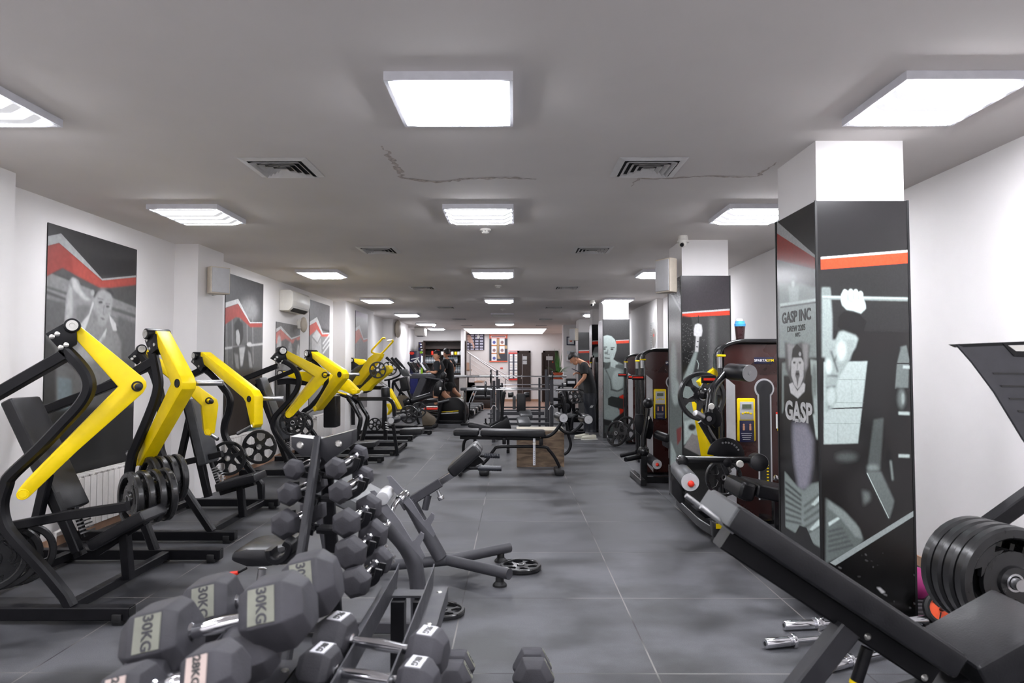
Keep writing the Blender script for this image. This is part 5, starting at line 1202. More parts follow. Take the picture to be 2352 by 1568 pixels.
for k, (x, y, z) in enumerate(((2178, 1316, .05), (2212, 1303, .085))):
    c = PZ(x, y, z); t = thing('balance_board', ('lower', 'upper')[k] + ' grey oval board leaning in the stack by the right wall', 'exercise board', c, group=GD)
    o = part(MB().lathe([(0, .012), (.20, .012), (.21, .0), (.20, -.012), (0, -.012)], c + V((.1, 0, 0)), (.1 - .16*k, 0, 1), mat('board_grey%d' % k, (.12, .115, .11), .6), 40), 'deck', t); part(MB().lathe([(.16, 0), (.09, -.02)], c + V((.1, 0, -.012)), (0, 0, 1), RUB, 30), 'rim', t)
m = MB(); x0 = 2.5
m.box2((2.30, 3.55, 0), (2.93, 5.2, .012), RUB)
for k in range(24): m.box2((2.32, 3.58+k*.066, .012), (2.92, 3.60+k*.066, .018), mat('mat_grey', (.09, .09, .095), .5) if k == 0 else MATS['mat_grey'])
tag(m.build('floor_mat', loc=(2.6, 4.2, 0)), 'ribbed dark floor mat between the nearest pillar and the right wall', 'mat')
def barbell(label, pts, slen, grp, r=.014, sr=.026, two=True):
    P = [PZ(x, y, z) for x, y, z in pts]; t = thing('barbell', label, 'barbell', P[0], group=grp); d = (P[-1]-P[0]).normalized()
    part(MB().cyl(P[0]+d*slen*.5, P[-1]-d*slen*.5, r, CHR, 18), 'bar', t)
    for s, e in ((1, P[0]), (-1, P[-1])):
        m = MB(); m.cyl(e, e + d*s*slen, sr, CHR, 24, bev=.003); m.cyl(e + d*s*slen, e + d*s*(slen+.022), sr*1.5, CHR, 24, bev=.003); m.cyl(e - d*s*.001, e + d*s*.004, sr*.45, BLG, 14); part(m, 'sleeve', t)
    return t, P, d
GBB = 'short chrome barbells lying on the floor under the incline bench'
t, P, d = barbell('short chrome barbell on the floor, farthest of three under the incline bench', [(1800, 1436, .027), (2128, 1424, .027)], .18, GBB)
m = MB(); c = P[0] + d*.215
for k in range(10): a = k*2*PI/5; pass
m.lathe([(.03, -.012), (.034, 0), (.03, .012), (.026, 0), (.03, -.012)], c, d, CHR, 20); m.tube([c + V((0, 0, .03)), c + V((.02, -.04, .06)), c + V((.06, -.05, .05))], .004, CHR, 8); part(m, 'spring_clip', t)
barbell('short chrome barbell on the floor, middle of three under the incline bench', [(1757, 1478, .027), (2060, 1448, .027)], .15, GBB)
barbell('short chrome barbell on the floor, nearest of three, half hidden by the bench leg', [(1905, 1530, .027), (2120, 1478, .027)], .12, GBB)
# ---------------------------------------------------------------- right side: weight stack towers
BG = lambda x, y: cv('G', [(x, y)])[0]
def tower(label, x0, Y, wd, top, dial=True, red=True, group='maroon weight stack towers on the right'):
    """tower whose front faces the viewer; x0 left edge, Y front face"""
    t = thing('weight_stack_tower', label, 'gym machine', (x0 + wd/2, Y, 0), group=group)
    r = .12; arc = [(x0 + r - r*math.cos(a), top - r + r*math.sin(a)) for a in [PI/2*k/6 for k in range(7)]]
    pts = [(x0, .0)] + arc + [(x0+wd-r + r*math.sin(a), top - r + r*math.cos(a)) for a in [PI/2*k/6 for k in range(7)]] + [(x0+wd, .0)]
    part(MB().prism([V((x, Y+.012, z)) for x, z in pts], (0, .23, 0), BLG, .008), 'housing', t)
    q = [(x0+.03 if x < x0+wd/2 else x-.03, z-.02 if z > .5 else z+.03) for x, z in pts]
    part(MB().prism([V((max(x, x0+.03) if x < x0+wd/2 else min(x, x0+wd-.03), Y, z)) for x, z in q], (0, .02, 0), MAR, .006), 'front_panel', t)
    part(MB().prism([V((x0+.25*wd + (wd*.55)*k/10, Y-.003, top-.30 + .16*math.sin(PI*k/10)**.8)) for k in range(11)], (0, .004, 0), mat('maroon_dark', (.022, .007, .006), .3) if 'maroon_dark' not in MATS else MATS['maroon_dark']), 'arched_inset', t)
    m = MB(); m.tube(fillet([(x0-.012, Y-.01, .05), (x0-.012, Y-.01, top-.05), (x0+.14, Y-.01, top+.012), (x0+wd-.1, Y-.01, top+.012)], .12), .02, BLG, 16); part(m, 'edge_tube', t)
    m = MB(); m.cyl((x0-.012, Y-.01, top-.24), (x0-.012, Y-.01, top-.12), .0225, STL, 18); part(m, 'bright_sleeve', t)
    m = MB(); m.box((x0+.0, Y-.012, top-.125), (.075, .05, .022), YEL, bev=.006); part(m, 'yellow_clip', t)
    m = MB(); m.prism([V((x0+.045, Y-.004, .14)), V((x0+.045, Y-.004, top-.33)), V((x0+.13, Y-.004, top-.40)), V((x0+.13, Y-.004, .03))], (0, .006, 0), LGR); part(m, 'side_stripe', t)
    xc = x0 + .40
    if wd > .6:
        zc = top-.43; R1, R2, w2 = .092, .070, .042
        for R, ww, mt_, yy in ((R1, w2+.022, LGR, -.006), (R1-.016, w2+.008, GRY, -.009), (R2, w2, VDK, -.012)):
            a0 = math.asin(ww/R); pp = [V((xc + R*math.sin(a), Y+yy, zc + R*math.cos(a))) for a in [-(PI-a0) + (2*PI-2*a0)*k/30 for k in range(31)]]
            pp = [V((xc-ww, Y+yy, .22))] + pp + [V((xc+ww, Y+yy, .22))]; part(MB().prism(pp, (0, .005, 0), mt_), 'stack_window', t)
        m = MB()
        for k in range(12): m.box((xc, Y-.005, .26+.028*k), (w2*1.5, .012, .022), BLK); m.box((xc+w2*.45, Y-.012, .26+.028*k), (.02, .004, .012), YEL)
        part(m, 'weight_stack', t)
        m = MB(); m.box((xc, Y-.003, top-.17-.0), (.18, .008, .06), NVY, bev=.003); so = part(m, 'name_plate', t)
        m = MB(); m.text('SPARTA', .034, PAP, frame_m((xc-.032, Y-.0075, top-.17), (1, 0, 0), (0, 0, 1)), .0006, bold=.0008); m.text('GYM', .034, YEL, frame_m((xc+.056, Y-.0075, top-.17), (1, 0, 0), (0, 0, 1)), .0006, bold=.0008); part(m, 'lettering', so)
    if dial:
        dx = x0 + .225; dz = top-.72; m = MB(); m.box((dx, Y-.012, dz), (.17, .03, .40), YEL, bev=.02); d = part(m, 'display', t)
        m = MB(); m.box((dx, Y-.030, dz+.085), (.125, .006, .165), LGR, bev=.003); part(m, 'face_plate', d); part(MB().box((dx, Y-.034, dz+.125), (.085, .004, .04), LCD), 'screen', d)
        m = MB(); m.box((dx, Y-.030, dz-.105), (.135, .006, .20), NVY, bev=.003)
        for sx in (-.03, .03): m.ball((dx+sx, Y-.034, dz-.045), .010, PNK if False else SKN, 10, sc=(1, .15, 1)); m.box((dx+sx, Y-.034, dz-.075), (.018, .002, .04), SKN)
        for k in range(4): m.box((dx-.005, Y-.034, dz-.125-.018*k), (.10 - .01*k, .002, .004), LGR)
        part(m, 'instruction_card', d)
        m = MB()
        for k in range(4): m.ball((dx + (k-1.5)*.025, Y-.034, dz+.058 + (.008 if k in (1, 2) else 0)), .012, YEL, 10, sc=(1, .3, .8))
        part(m, 'buttons', d)
    if red:
        m = MB(); m.box((x0-.07, Y-.03, top-.37), (.16, .045, .06), BLK, bev=.006); so = part(m, 'bracket', t); part(MB().box((x0-.075, Y-.054, top-.365), (.14, .004, .02), RED), 'red_strip', so)
    return t
xw = lambda px, Y: (px-1181)/F*Y
T1 = tower('large maroon weight stack tower beside the nearest pillar', 1.93, 6.15, .80, 1.68, red=False)
m = MB(); p = PY(1790, 965, 6.14); m.box(p, (.065, .004, .15), PAP); m.box(p + V((0, -.001, .067)), (.065, .004, .018), RED); m.box(p + V((0, -.001, -.085)), (.04, .004, .02), YEL); part(m, 'notice', T1)
tower('maroon weight stack tower just past the second pillar', xw(1476, 8.9), 8.9, .78, 1.67)
tower('maroon weight stack tower, middle of the three beyond the second pillar', xw(1464, 10.0), 10.0, .60, 1.66, dial=False)
tower('maroon weight stack tower, farthest of the three beyond the second pillar', xw(1437, 12.4), 12.4, .60, 1.66, dial=False)
T5 = tower('narrow dark weight stack tower seen edge on behind the standing person', 0, 0, .60, 1.66, dial=False, red=False)
T5.location = (1.77, 14.5, 0); T5.rotation_euler = (0, 0, -PI/2)
for ch in T5.children: ch.location = (-.30, .0, 0)
t = thing('shaker_bottle', 'dark shaker bottle with blue lid on the large maroon tower', 'bottle', PY(1700, 787, 6.26)); b = V((PY(1700, 787, 6.26).x, 6.26, 1.695))
part(MB().lathe([(0, 0), (.036, 0), (.048, .145), (0, .145)], b, (0, 0, 1), mat('dark_red_plastic', (.035, .01, .012), .3), 24), 'body', t)
part(MB().lathe([(.050, .14), (.052, .165), (.046, .168), (.044, .19), (.0, .19)], b, (0, 0, 1), CYN, 24), 'lid', t); part(MB().box(b + V((-.01, -.01, .20)), (.06, .025, .022), PLW, bev=.005), 'cap', t)
part(MB().text('SHAKER', .022, PAP, frame_m(b + V((.018, -.0445, .09)), (0, 0, 1), (-1, 0, 0)), .001), 'lettering', t) if False else None

def leg_machine():
    Y = 5.55; t = thing('leg_curl_machine', 'black leg machine with light capped rollers in front of the large maroon tower', 'gym machine', (1.9, 5.6, 0))
    m = MB(); e = PY(1722, 857, 5.35); s = PY(1676, 853, 5.62); d = (e-s).normalized(); m.cyl(s, e, .071, LEA, 28, bev=.01); ro = part(m, 'roller', t); part(MB().lathe([(0, .004), (.068, .004), (.068, 0)], e, d, LGR, 28), 'roller_cap', ro); part(MB().lathe([(0, .009), (.016, .009), (.018, .003)], e, d, STL, 14), 'centre_bolt', ro)
    part(MB().tube(fillet([PY(1664, 858, 5.6), PY(1636, 893, 5.5), PY(1626, 958, 5.45)], .05), .033, BLG, 18), 'roller_arm', t)
    part(MB().lathe([(0, -.02), (.055, -.02), (.055, .02), (.03, .02), (.028, .012), (0, .012)], PY(1627, 961, 5.42), (0, -1, 0), BLK, 24), 'pivot', t); part(MB().lathe([(0, .024), (.022, .024), (.024, .018)], PY(1627, 961, 5.42), (0, -1, 0), STL, 18), 'pivot_bolt', t)
    part(MB().lathe([(0, .012), (.022, .012), (.026, 0)], PY(1634, 933, 5.40), (0, -1, 0), PLW, 18), 'adjust_knob', t)
    m = MB(); pp = [PY(*BG(x, y), 5.5) for x, y in ((1265, 830), (1310, 870), (1350, 930), (1370, 1000), (1350, 1070), (1290, 1095), (1210, 1010))]; m.prism(pp, (0, .025, 0), BLK, .003); part(m, 'cam', t)
    m = MB(); e = PY(*BG(1060, 920), 5.35); m.cyl(e, PY(*BG(1150, 965), 5.4), .026, STL, 18, bev=.003); part(m, 'handle', t)
    part(MB().tube([PY(1611, 966, 5.6), PY(1652, 1035, 5.6), PY(1672, 1085, 5.6)], .034, BLG, 18), 'strut', t)
    c = PY(1668, 1048, 5.5); m = MB(); pp = [c + V((.155*math.cos(a), 0, .155*math.sin(a))) for a in [PI*k/20 - .1 for k in range(21)]]; m.prism(pp, (0, .02, 0), BLK, .003)
    for k in range(7): a = .5 + k*.22; m.lathe([(0, .005), (.008, .004), (.009, 0)], c + V((.115*math.cos(a), -.001, .115*math.sin(a))), (0, -1, 0), STL, 12)
    part(m, 'index_plate', t)
    part(MB().tube([PY(1556, 1054, 5.15), PY(1727, 1056, 5.15)], .026, BLG, 18), 'cross_bar', t)
    m = MB(); m.cyl(PY(1745, 1062, 5.02), PY(1735, 1058, 5.35), .066, LEA, 28, bev=.012); part(m, 'roller', t)
    for x, y, r, mt_ in ((1669, 1062, .034, BLK), (1567, 1058, .042, BLG)): part(MB().lathe([(0, .03), (r*.5, .03), (r, .024), (r, -.03), (0, -.03)], PY(x, y, 5.14), (0, -1, 0), mt_, 20), 'bar_joint', t)
    part(MB().lathe([(0, .04), (.024, .04), (.028, .03), (.028, .02)], PY(1697, 1064, 5.13), (0, -1, 0), PLW, 18), 'adjust_knob', t)
    s = PY(1559, 1076, 5.3); e = PY(1585, 1107, 4.75); d = (e-s).normalized(); m = MB(); m.cyl(s, e, .066, LEG, 28, bev=.01); ro = part(m, 'roller', t); part(MB().lathe([(0, .004), (.063, .004), (.063, 0)], e, d, LGR, 28), 'roller_cap', ro); part(MB().ball(e + d*.012 + V((.005, 0, -.01)), .024, RED, 14), 'red_knob', ro, 'red knob')
    P = H_([(180, 470), (310, 500), (310, 820), (260, 830), (185, 740)]); part(MB().prism([PY(x, y, 5.5) for x, y in P], (0, .12, 0), BLG, .004), 'side_box', t)
    x = PZ(1640, 1222, .06).x
    part(MB().beam([PZ(1561, 1152, .07), PZ(1612, 1200, .07), PZ(1648, 1226, .07) + V((.02, .0, 0))], .07, .08, BLG, side=(1, 0, 0), r=.1), 'base_rail', t)
    f = PZ(1645, 1222, .10); m = MB(); m.box(f + V((.03, .05, .02)), (.11, .10, .13), BLG, bev=.012); fo = part(m, 'foot_block', t); part(MB().box(f + V((.025, -.003, .05)), (.055, .003, .04), YEL), 'warning_sticker', fo); part(MB().box((f.x+.05, f.y+.05, .02), (.13, .12, .04), RUB, bev=.01), 'rubber_foot', t)
    part(MB().beam([V((f.x, f.y+.1, .09)), V((2.5, f.y+.1, .09))], .06, .06, BLG), 'base_beam', t); part(MB().beam([V((f.x+.05, f.y+.1, .16)), V((2.5, f.y+.1, .16))], .03, .03, BLG), 'base_beam', t)
    part(MB().beam([V((2.3, 4.75, .06)), V((2.3, 6.2, .06))], .07, .07, BLG, side=(1, 0, 0)), 'base_rail', t)
    g_ = PZ(1762, 1300, .05); part(MB().beam([g_ + V((0, .03, .02)), V((g_.x+.5, g_.y+.25, .07))], .06, .06, BLG), 'base_beam', t); part(MB().lathe([(.06, 0), (.06, .015), (.03, .03), (.03, .08), (0, .08)], (g_.x, g_.y, 0), (0, 0, 1), RUB, 18), 'rubber_foot', t)
    m = MB(); cushion(m, PY(1700, 1101, 5.3) + V((0, .15, 0)), PY(1738, 1112, 5.3) + V((0, .15, 0)), .42, .15, LEA, (0, 0, 1), bev=.055); part(m, 'seat_roll', t)
    m = MB(); cushion(m, PY(1736, 1108, 5.3) + V((0, .15, 0)), PY(1880, 1138, 5.3) + V((0, .15, 0)), .44, .11, LEA, (0, 0, 1), bev=.03); part(m, 'seat', t)
    part(MB().beam([PY(1783, 1150, 5.45), V((PY(1783, 1150, 5.45).x, 5.45, .1))], .06, .06, BLG), 'seat_post', t)
    m = MB(); p = PY(1784, 1098, 5.2); m.cyl(p, p + V((.12, 0, -.05)), .008, STL, 10); m.cyl(p + V((-.02, 0, .008)), p, .022, CHR, 16, bev=.004); part(m, 'chrome_knob', t, 'chrome knob')
leg_machine()
plate('large black five spoke plate on the yellow arm beside the second pillar', PY(1612, 910, 5.9), (.14, -1, .05), .222, group='plates beside the second pillar', roll=.4)
plate('black plate low behind the leg machine index plate', PY(1662, 1096, 5.95), (.1, -1, 0), .17, group='plates beside the second pillar')
def yellow_right():
    t = thing('plate_loaded_machine', 'yellow armed machine partly hidden between the second pillar and the large maroon tower', 'gym machine', (1.9, 6.6, 0), group='yellow armed plate loaded machines on the right'); Y = 6.35
    P = [(1588, 922), (1597, 955), (1631, 1052), (1611, 1052)]; part(MB().prism([PY(x, y, 6.1) for x, y in ((1588, 920), (1600, 916), (1633, 1052), (1611, 1054))], (.06, .1, 0), YEL, .004), 'arm', t)
    part(MB().prism([PY(x, y, Y) for x, y in ((1650, 838), (1605, 876), (1612, 888), (1650, 872))], (0, .1, 0), YEL, .004), 'arm', t)
    part(MB().beam([PY(1611, 905, Y), PY(1650, 1030, Y), PY(1652, 1120, Y)], .06, .06, BLK), 'frame', t); m = MB(); m.ball(PY(1617, 903, 5.8), .055, BLG, 18); m.cyl(PY(1617, 903, 5.82), PY(1617, 903, 6.3), .03, BLG); part(m, 'hub', t)
    part(MB().beam([V((1.75, 6.4, .04)), V((2.7, 6.4, .04))], .07, .07, BLK), 'base_beam', t); part(MB().beam([PY(1652, 1110, 6.4), V((PY(1652, 1110, 6.4).x, 6.4, .06))], .06, .06, BLK), 'post', t)
    m = MB(); p = PY(1622, 868, 5.8); m.box(p + V((.02, 0, -.01)), (.12, .05, .07), BLK, bev=.006); bo = part(m, 'bracket', t); part(MB().box(p + V((.02, -.027, -.01)), (.10, .003, .022), RED), 'red_strip', bo)
yellow_right()
def leg_machine_b():
    t = thing('leg_curl_machine', 'black leg machine with a red knobbed roller past the second pillar', 'gym machine', (1.9, 8.4, 0)); Y = 8.3
    s = PY(*BG(500, 1400), 8.6); e = PY(*BG(633, 1500), 8.0); d = (e-s).normalized(); m = MB(); m.cyl(s, e, .06, LEA, 24, bev=.01); ro = part(m, 'roller', t); part(MB().lathe([(0, .004), (.057, .004), (.057, 0)], e, d, LGR, 24), 'roller_cap', ro); part(MB().ball(e + d*.012, .022, RED, 12), 'red_knob', ro, 'red knob')
    m = MB(); m.ball(PY(*BG(535, 812), Y), .065, LEA, 20, sc=(1, 1.1, 1)); part(m, 'roller', t)
    s = PY(*BG(620, 1160), Y); e = PY(*BG(760, 1210), Y-.15); m = MB(); m.cyl(s, e, .055, LEA, 24, bev=.015); part(m, 'thigh_roller', t)
    part(MB().tube([PY(*BG(530, 870), Y), PY(*BG(515, 1000), Y), PY(*BG(480, 1190), Y), PY(*BG(480, 1340), Y)], .032, BLG, 16), 'main_arm', t)
    m = MB(); pp = [PY(*BG(x, y), Y+.05) for x, y in ((390, 935), (480, 935), (485, 1000), (560, 960), (595, 1040), (590, 1150), (560, 1220), (480, 1200), (400, 1130), (375, 1030))]; m.prism(pp, (0, .03, 0), BLK, .003); part(m, 'index_plate', t)
    part(MB().lathe([(0, .03), (.022, .03), (.026, .01)], PY(*BG(527, 975), Y), (0, -1, 0), PLW, 16), 'adjust_knob', t)
    m = MB(); m.ball(PY(*BG(480, 1350), Y), .07, BLG, 16); part(m, 'pivot', t)
    for y0 in (0, 1):
        a, b = ((225, 1400), (400, 1360)) if y0 == 0 else ((280, 1445), (450, 1415)); m = MB(); m.tube([PY(*BG(*a), Y-.2+.3*(1-y0)), PY(*BG(*b), Y)], .028, BLK, 14); part(m, 'foot_peg', t)
    part(MB().beam([PY(*BG(480, 1400), Y), V((PY(*BG(480, 1400), Y).x, Y, .05))], .08, .08, BLG), 'post', t); b = PY(*BG(480, 1400), Y); part(MB().beam([V((b.x-.05, Y-.25, .04)), V((b.x-.05, Y+.5, .04))], .07, .07, BLG, side=(1, 0, 0)), 'base_rail', t); part(MB().beam([V((b.x, Y, .04)), V((2.6, Y, .04))], .07, .07, BLG), 'base_beam', t)
    m = MB(); cushion(m, V((b.x+.3, Y+.1, .52)), V((b.x+.8, Y+.1, .52)), .42, .10, LEA, (0, 0, 1), bev=.03); part(m, 'seat', t); part(MB().beam([V((b.x+.5, Y+.1, .45)), V((b.x+.5, Y+.1, .05))], .06, .06, BLG), 'seat_post', t)
leg_machine_b()
c = PY(*BG(178, 1155), 12.0); plate('black plate leaning on the floor against the farthest maroon tower', V((c.x, 12.0, .235)), (-.72, -.65, .22), .235, group='plates by the far maroon towers', roll=.3)
c = PY(*BG(240, 1080), 12.5); plate('black plate behind the leaning one at the farthest maroon tower', V((c.x+.05, 12.3, .29)), (-.75, -.65, .1), .235, group='plates by the far maroon towers')

# ---------------------------------------------------------------- centre: bench, box, racks
def decline_bench():
    Y = YG(1093) + .15; t = thing('decline_bench', 'black flat bench with curved tube legs and foot rollers in the centre aisle', 'gym bench', (-.2, Y, 0)); w = .28
    a, b, c, d = PY(1041, 987, Y-.14), PY(1099, 987, Y-.14), PY(1103, 987, Y-.14), PY(1253, 990, Y-.14); sh = V((0, .14, 0))
    for p, q in ((a, b), (c, d)): m = MB(); cushion(m, p+sh, q+sh, w, .082, LEA, (0, 0, 1), bev=.025); part(m, 'pad', t)
    part(MB().beam([PY(1057, 1004, Y), PY(1240, 1007, Y)], .06, .045, BLK), 'pad_rail', t)
    q = W_([(430, 1010), (490, 950), (560, 850), (640, 812), (1100, 812), (1180, 850), (1250, 940), (1300, 1040)]); part(MB().tube(smooth([PY(x, y, Y) for x, y in q], 4), .021, BLK, 16), 'arch_leg', t)
    q = W_([(290, 710), (240, 735), (220, 790), (215, 900)]); part(MB().tube(smooth([PY(x, y, Y+.35) for x, y in q], 4) , .021, BLK, 16), 'rear_leg', t)
    e = PY(*W_([(215, 900)])[0], Y+.35); part(MB().tube([e, V((e.x, e.y, .03))], .021, BLK, 16), 'rear_leg', t); part(MB().beam([V((e.x, Y-.2, .03)), V((e.x, Y+.5, .03))], .05, .04, BLK, side=(1, 0, 0)), 'foot_bar', t)
    for x, y, yy in ((1300, 1090, Y-.12), (450, 1095, Y-.12)): p = PY(*W_([(x, y)])[0], yy); part(MB().box((p.x, Y, .045), (.13, .34, .09), RUB, bev=.03), 'rubber_foot', t)
    q = W_([(1090, 700), (1180, 690), (1250, 640), (1300, 570), (1325, 530)]); part(MB().tube(smooth([PY(x, y, Y) for x, y in q], 4), .023, BLK, 16), 'roller_tube', t)
    q = W_([(1300, 600), (1350, 640), (1420, 655), (1500, 610), (1560, 545)]); part(MB().tube(smooth([PY(x, y, Y) for x, y in q], 4), .022, BLK, 16), 'roller_tube', t)
    q = W_([(1375, 540), (1400, 680), (1425, 780), (1400, 860), (1350, 900)]); part(MB().tube(smooth([PY(x, y, Y+.1) for x, y in q], 4), .02, BLK, 16), 'side_tube', t)
    q = W_([(1325, 240), (1350, 330), (1370, 440)]); part(MB().tube([PY(x, y, Y+.05) for x, y in q], .022, BLK, 14), 'side_tube', t)
    q = W_([(1490, 405), (1560, 480)]); part(MB().tube([PY(x, y, Y+.05) for x, y in q], .018, BLK, 14), 'side_tube', t)
    for x, y in ((1345, 490), (1625, 507)):
        e = PY(*W_([(x, y)])[0], Y-.16); m = MB(); m.cyl(e, e + V((-.05, .34, 0)), .062, LEA, 24, bev=.008); ro = part(m, 'foot_roller', t); part(MB().lathe([(0, .004), (.055, .004), (.055, 0)], e, (.1, -1, 0), LGR, 24), 'roller_cap', ro); part(MB().lathe([(0, .008), (.01, .008), (.012, .003)], e, (.1, -1, 0), STL, 12), 'centre_bolt', ro)
    m = MB(); p0, p1 = PY(1227, 1006, Y-.05), PY(1227, 1068, Y-.05); m.beam([p0, p1], .03, .035, ALU); po = part(m, 'adjust_post', t)
    m = MB()
    for k in range(7): m.box(p0.lerp(p1, .5 + .07*k) + V((0, -.016, 0)), (.008, .003, .010), VDK)
    part(m, 'holes', po); part(MB().lathe([(0, .03), (.02, .028), (.022, .0)], PY(1227, 1018, Y-.07), (0, -1, 0), PLW, 16), 'adjust_knob', t)
    for x, y in ((1158, 1012), (1243, 1014)): part(MB().box(PY(x, y, Y-.03), (.05, .05, .09), BLK, bev=.006), 'bracket', t)
decline_bench()
def plyo():
    Y = YG(1072); x0, x1 = PY(1187, 1040, Y).x, PY(1296, 1040, Y).x; z1 = PY(1240, 990, Y).z; t = thing('wooden_box', 'brown plywood jump box behind the centre bench', 'box', ((x0+x1)/2, Y, 0))
    part(MB().box2((x0, Y, 0), (x1, Y+.018, z1), PLY), 'front_board', t); part(MB().box2((x0, Y+.5, 0), (x1, Y+.518, z1), PLY), 'back_board', t)
    for x in (x0, x1-.018): part(MB().box2((x, Y+.018, 0), (x+.018, Y+.5, z1), PLY), 'side_board', t)
    part(MB().box2((x0-.002, Y-.002, z1), (x1+.002, Y+.52, z1+.018), mat('pale_wood', srgb(190, 182, 165), .5, var=.15, scale=8)), 'top_board', t)  # top board paler than the plywood sides
plyo()
def ab_bench():
    Y = 11.3; t = thing('ab_bench', 'low black bench with raised wedge and curved handle behind the centre bench', 'gym bench', (-.5, Y, 0))
    a, b = PY(*W_([(275, 535)])[0], Y-.15), PY(*W_([(520, 590)])[0], Y-.15); m = MB(); cushion(m, a + V((0, .15, 0)), b + V((0, .15, 0)), .3, .09, LEA, (0, 0, 1), bev=.03); part(m, 'pad', t)
    P = W_([(490, 612), (720, 482), (755, 610), (700, 660), (500, 640)]); part(MB().prism([PY(x, y, Y-.1) for x, y in P], (0, .2, 0), BLK, .006), 'wedge', t)
    q = K_([(475, 470), (450, 500), (430, 640), (420, 800), (410, 985)]); part(MB().tube(smooth([PY(x, y, Y) for x, y in q], 4), .03, BLK, 14), 'handle_tube', t)
    part(MB().tube([PY(1122, 980, Y+.1), PY(1165, 956, Y+.1)], .025, BLK, 14), 'strut', t)
    for x in (a.x+.1, b.x+.3): part(MB().beam([V((x, Y, .45 if x > b.x else a.z-.05)), V((x, Y, .05))], .05, .05, BLK), 'leg', t); part(MB().beam([V((x, Y-.25, .03)), V((x, Y+.25, .03))], .05, .05, BLK, side=(1, 0, 0)), 'foot_bar', t)
ab_bench()
def seat_unit():
    Y = 12.2; t = thing('seated_bench', 'black upright backrest with two light topped seats behind the wooden box', 'gym bench', (.1, Y, 0))
    a, b = PY(1197, 945, Y), PY(1197, 905, Y); m = MB(); cushion(m, PY(1197, 946, Y), PY(1197, 904, Y), .17, .10, LEA, (0, -1, 0), side=(1, 0, 0), bev=.03); part(m, 'backrest', t)
    m = MB(); cushion(m, PY(1181, 940, Y+.2), PY(1181, 909, Y+.2), .06, .16, LEG, (0, -1, 0), side=(1, 0, 0), bev=.02); part(m, 'side_pad', t)
    for x in (1172, 1208): m = MB(); m.cyl(PY(x-5, 907, Y+.35), PY(x+8, 906, Y+.35), .05, LEA, 18, bev=.008); part(m, 'head_roller', t)
    for x, y, Yy in ((1203, 968, Y-.5), (1207, 951, Y-.05)): m = MB(); m.box(PY(x, y, Yy), (.235, .36, .09), LEG, rot=(.25, 0, .1), bev=.035); part(m, 'seat', t)
    part(MB().beam([PY(1203, 975, Y-.4), V((PY(1203, 975, Y-.4).x, Y-.4, .05))], .05, .05, BLK, side=(1, 0, 0)), 'seat_post', t); part(MB().beam([V((.15, Y-.7, .04)), V((.15, Y+.5, .04))], .06, .06, BLK, side=(1, 0, 0)), 'base_rail', t); part(MB().beam([PY(1197, 946, Y+.1), V((PY(1197, 946, Y).x, Y+.1, .05))], .05, .05, BLK, side=(1, 0, 0)), 'back_post', t)
seat_unit()
def rack(label, Y, posts, beams, group='bench press racks in the centre'):
    t = thing('barbell_rack', label, 'barbell rack', (0, Y, 0), group=group)
    for (px, top, wd, bot, dy) in posts:
        p = PY(px, top, Y+dy); w_ = wd/F*Y; part(MB().beam([p, V((p.x, Y+dy, .05))], .06, w_, GRY), 'upright', t)
        part(MB().beam([V((p.x, Y+dy-.3, .03)), V((p.x, Y+dy+.3, .03))], .06, .06, GRY, side=(1, 0, 0)), 'foot_bar', t)
        if bot: m = MB(); q = PY(px, bot, Y+dy-.05); m.tube(smooth([q + V((-.06, 0, -.09)), q + V((-.02, 0, -.02)), q, q + V((.03, 0, -.03)), q + V((.06, 0, -.09))], 3), .012, STL, 10); m.ball(q + V((0, -.01, .03)), .03, BLG, 12); part(m, 'spotter_hook', t)
    for (xa, xb, y, hh, dy) in beams:
        a, b = PY(xa, y, Y+dy), PY(xb, y, Y+dy); part(MB().beam([a, b], .06, hh/F*Y, GRY), 'cross_beam', t)
    return t
R1 = rack('dark bench press rack, nearest of the centre racks, barbell across it', 12.9, [(1134.5, 874, 7, 930, 0), (1145.5, 870, 6, 0, .5), (1267, 872, 8, 930, 0), (1259.5, 865, 5, 0, .5)], [(1140, 1262, 973, 6, .1), (1148, 1260, 962, 6, .6), (1120, 1134, 950, 3, 0), (1122, 1134, 960, 3, 0), (1267, 1284, 973, 3, 0)])
R2 = rack('dark tall squat rack, behind the nearest bench press rack', 14.3, [(1128, 849, 3.5, 0, 0), (1142, 850, 5, 0, .4), (1254.5, 848, 6, 0, 0), (1239, 867, 5, 0, .5)], [(1148, 1250, 949, 8, .3), (1150, 1240, 942, 3, .8)])
R3 = rack('low far rack with two thin uprights behind the squat rack', 16.2, [(1153, 879, 4, 0, 0), (1292, 879, 4, 0, 0)], [(1153, 1292, 935, 3, .1)])
def long_bar(label, Y, y, x0, x1, s0, s1, plates_, rb=.014, grp='long chrome barbells across the racks'):
    t = thing('barbell', label, 'barbell', PY(x0, y, Y), group=grp); a, b = PY(x0, y, Y), PY(x1, y, Y); b.z = a.z
    part(MB().cyl(PY(s0, y, Y) * 1.0, V((PY(s1, y, Y).x, Y, a.z)), rb, CHR, 14), 'bar', t)
    for e, s in ((a, PY(s0, y, Y)), (b, PY(s1, y, Y))): m = MB(); s.z = a.z; m.cyl(e, s, .025, STL, 18, bev=.003); d = (s-e).normalized(); m.cyl(s - d*.015, s + d*.015, .038, STL, 18, bev=.003); part(m, 'sleeve', t)
    for k, (px, r, lab) in enumerate(plates_): plate(lab, V((PY(px, y, Y).x, Y, a.z)), (1, 0, 0), r, group='plates loaded on the long barbells')
long_bar('bright chrome barbell across the nearest centre rack, its end by the person', 12.9, 894.5, 1072, 1327, 1120, 1278, [(1115.5, .165, 'black plate seen edge on at the left end of the nearest long barbell')])
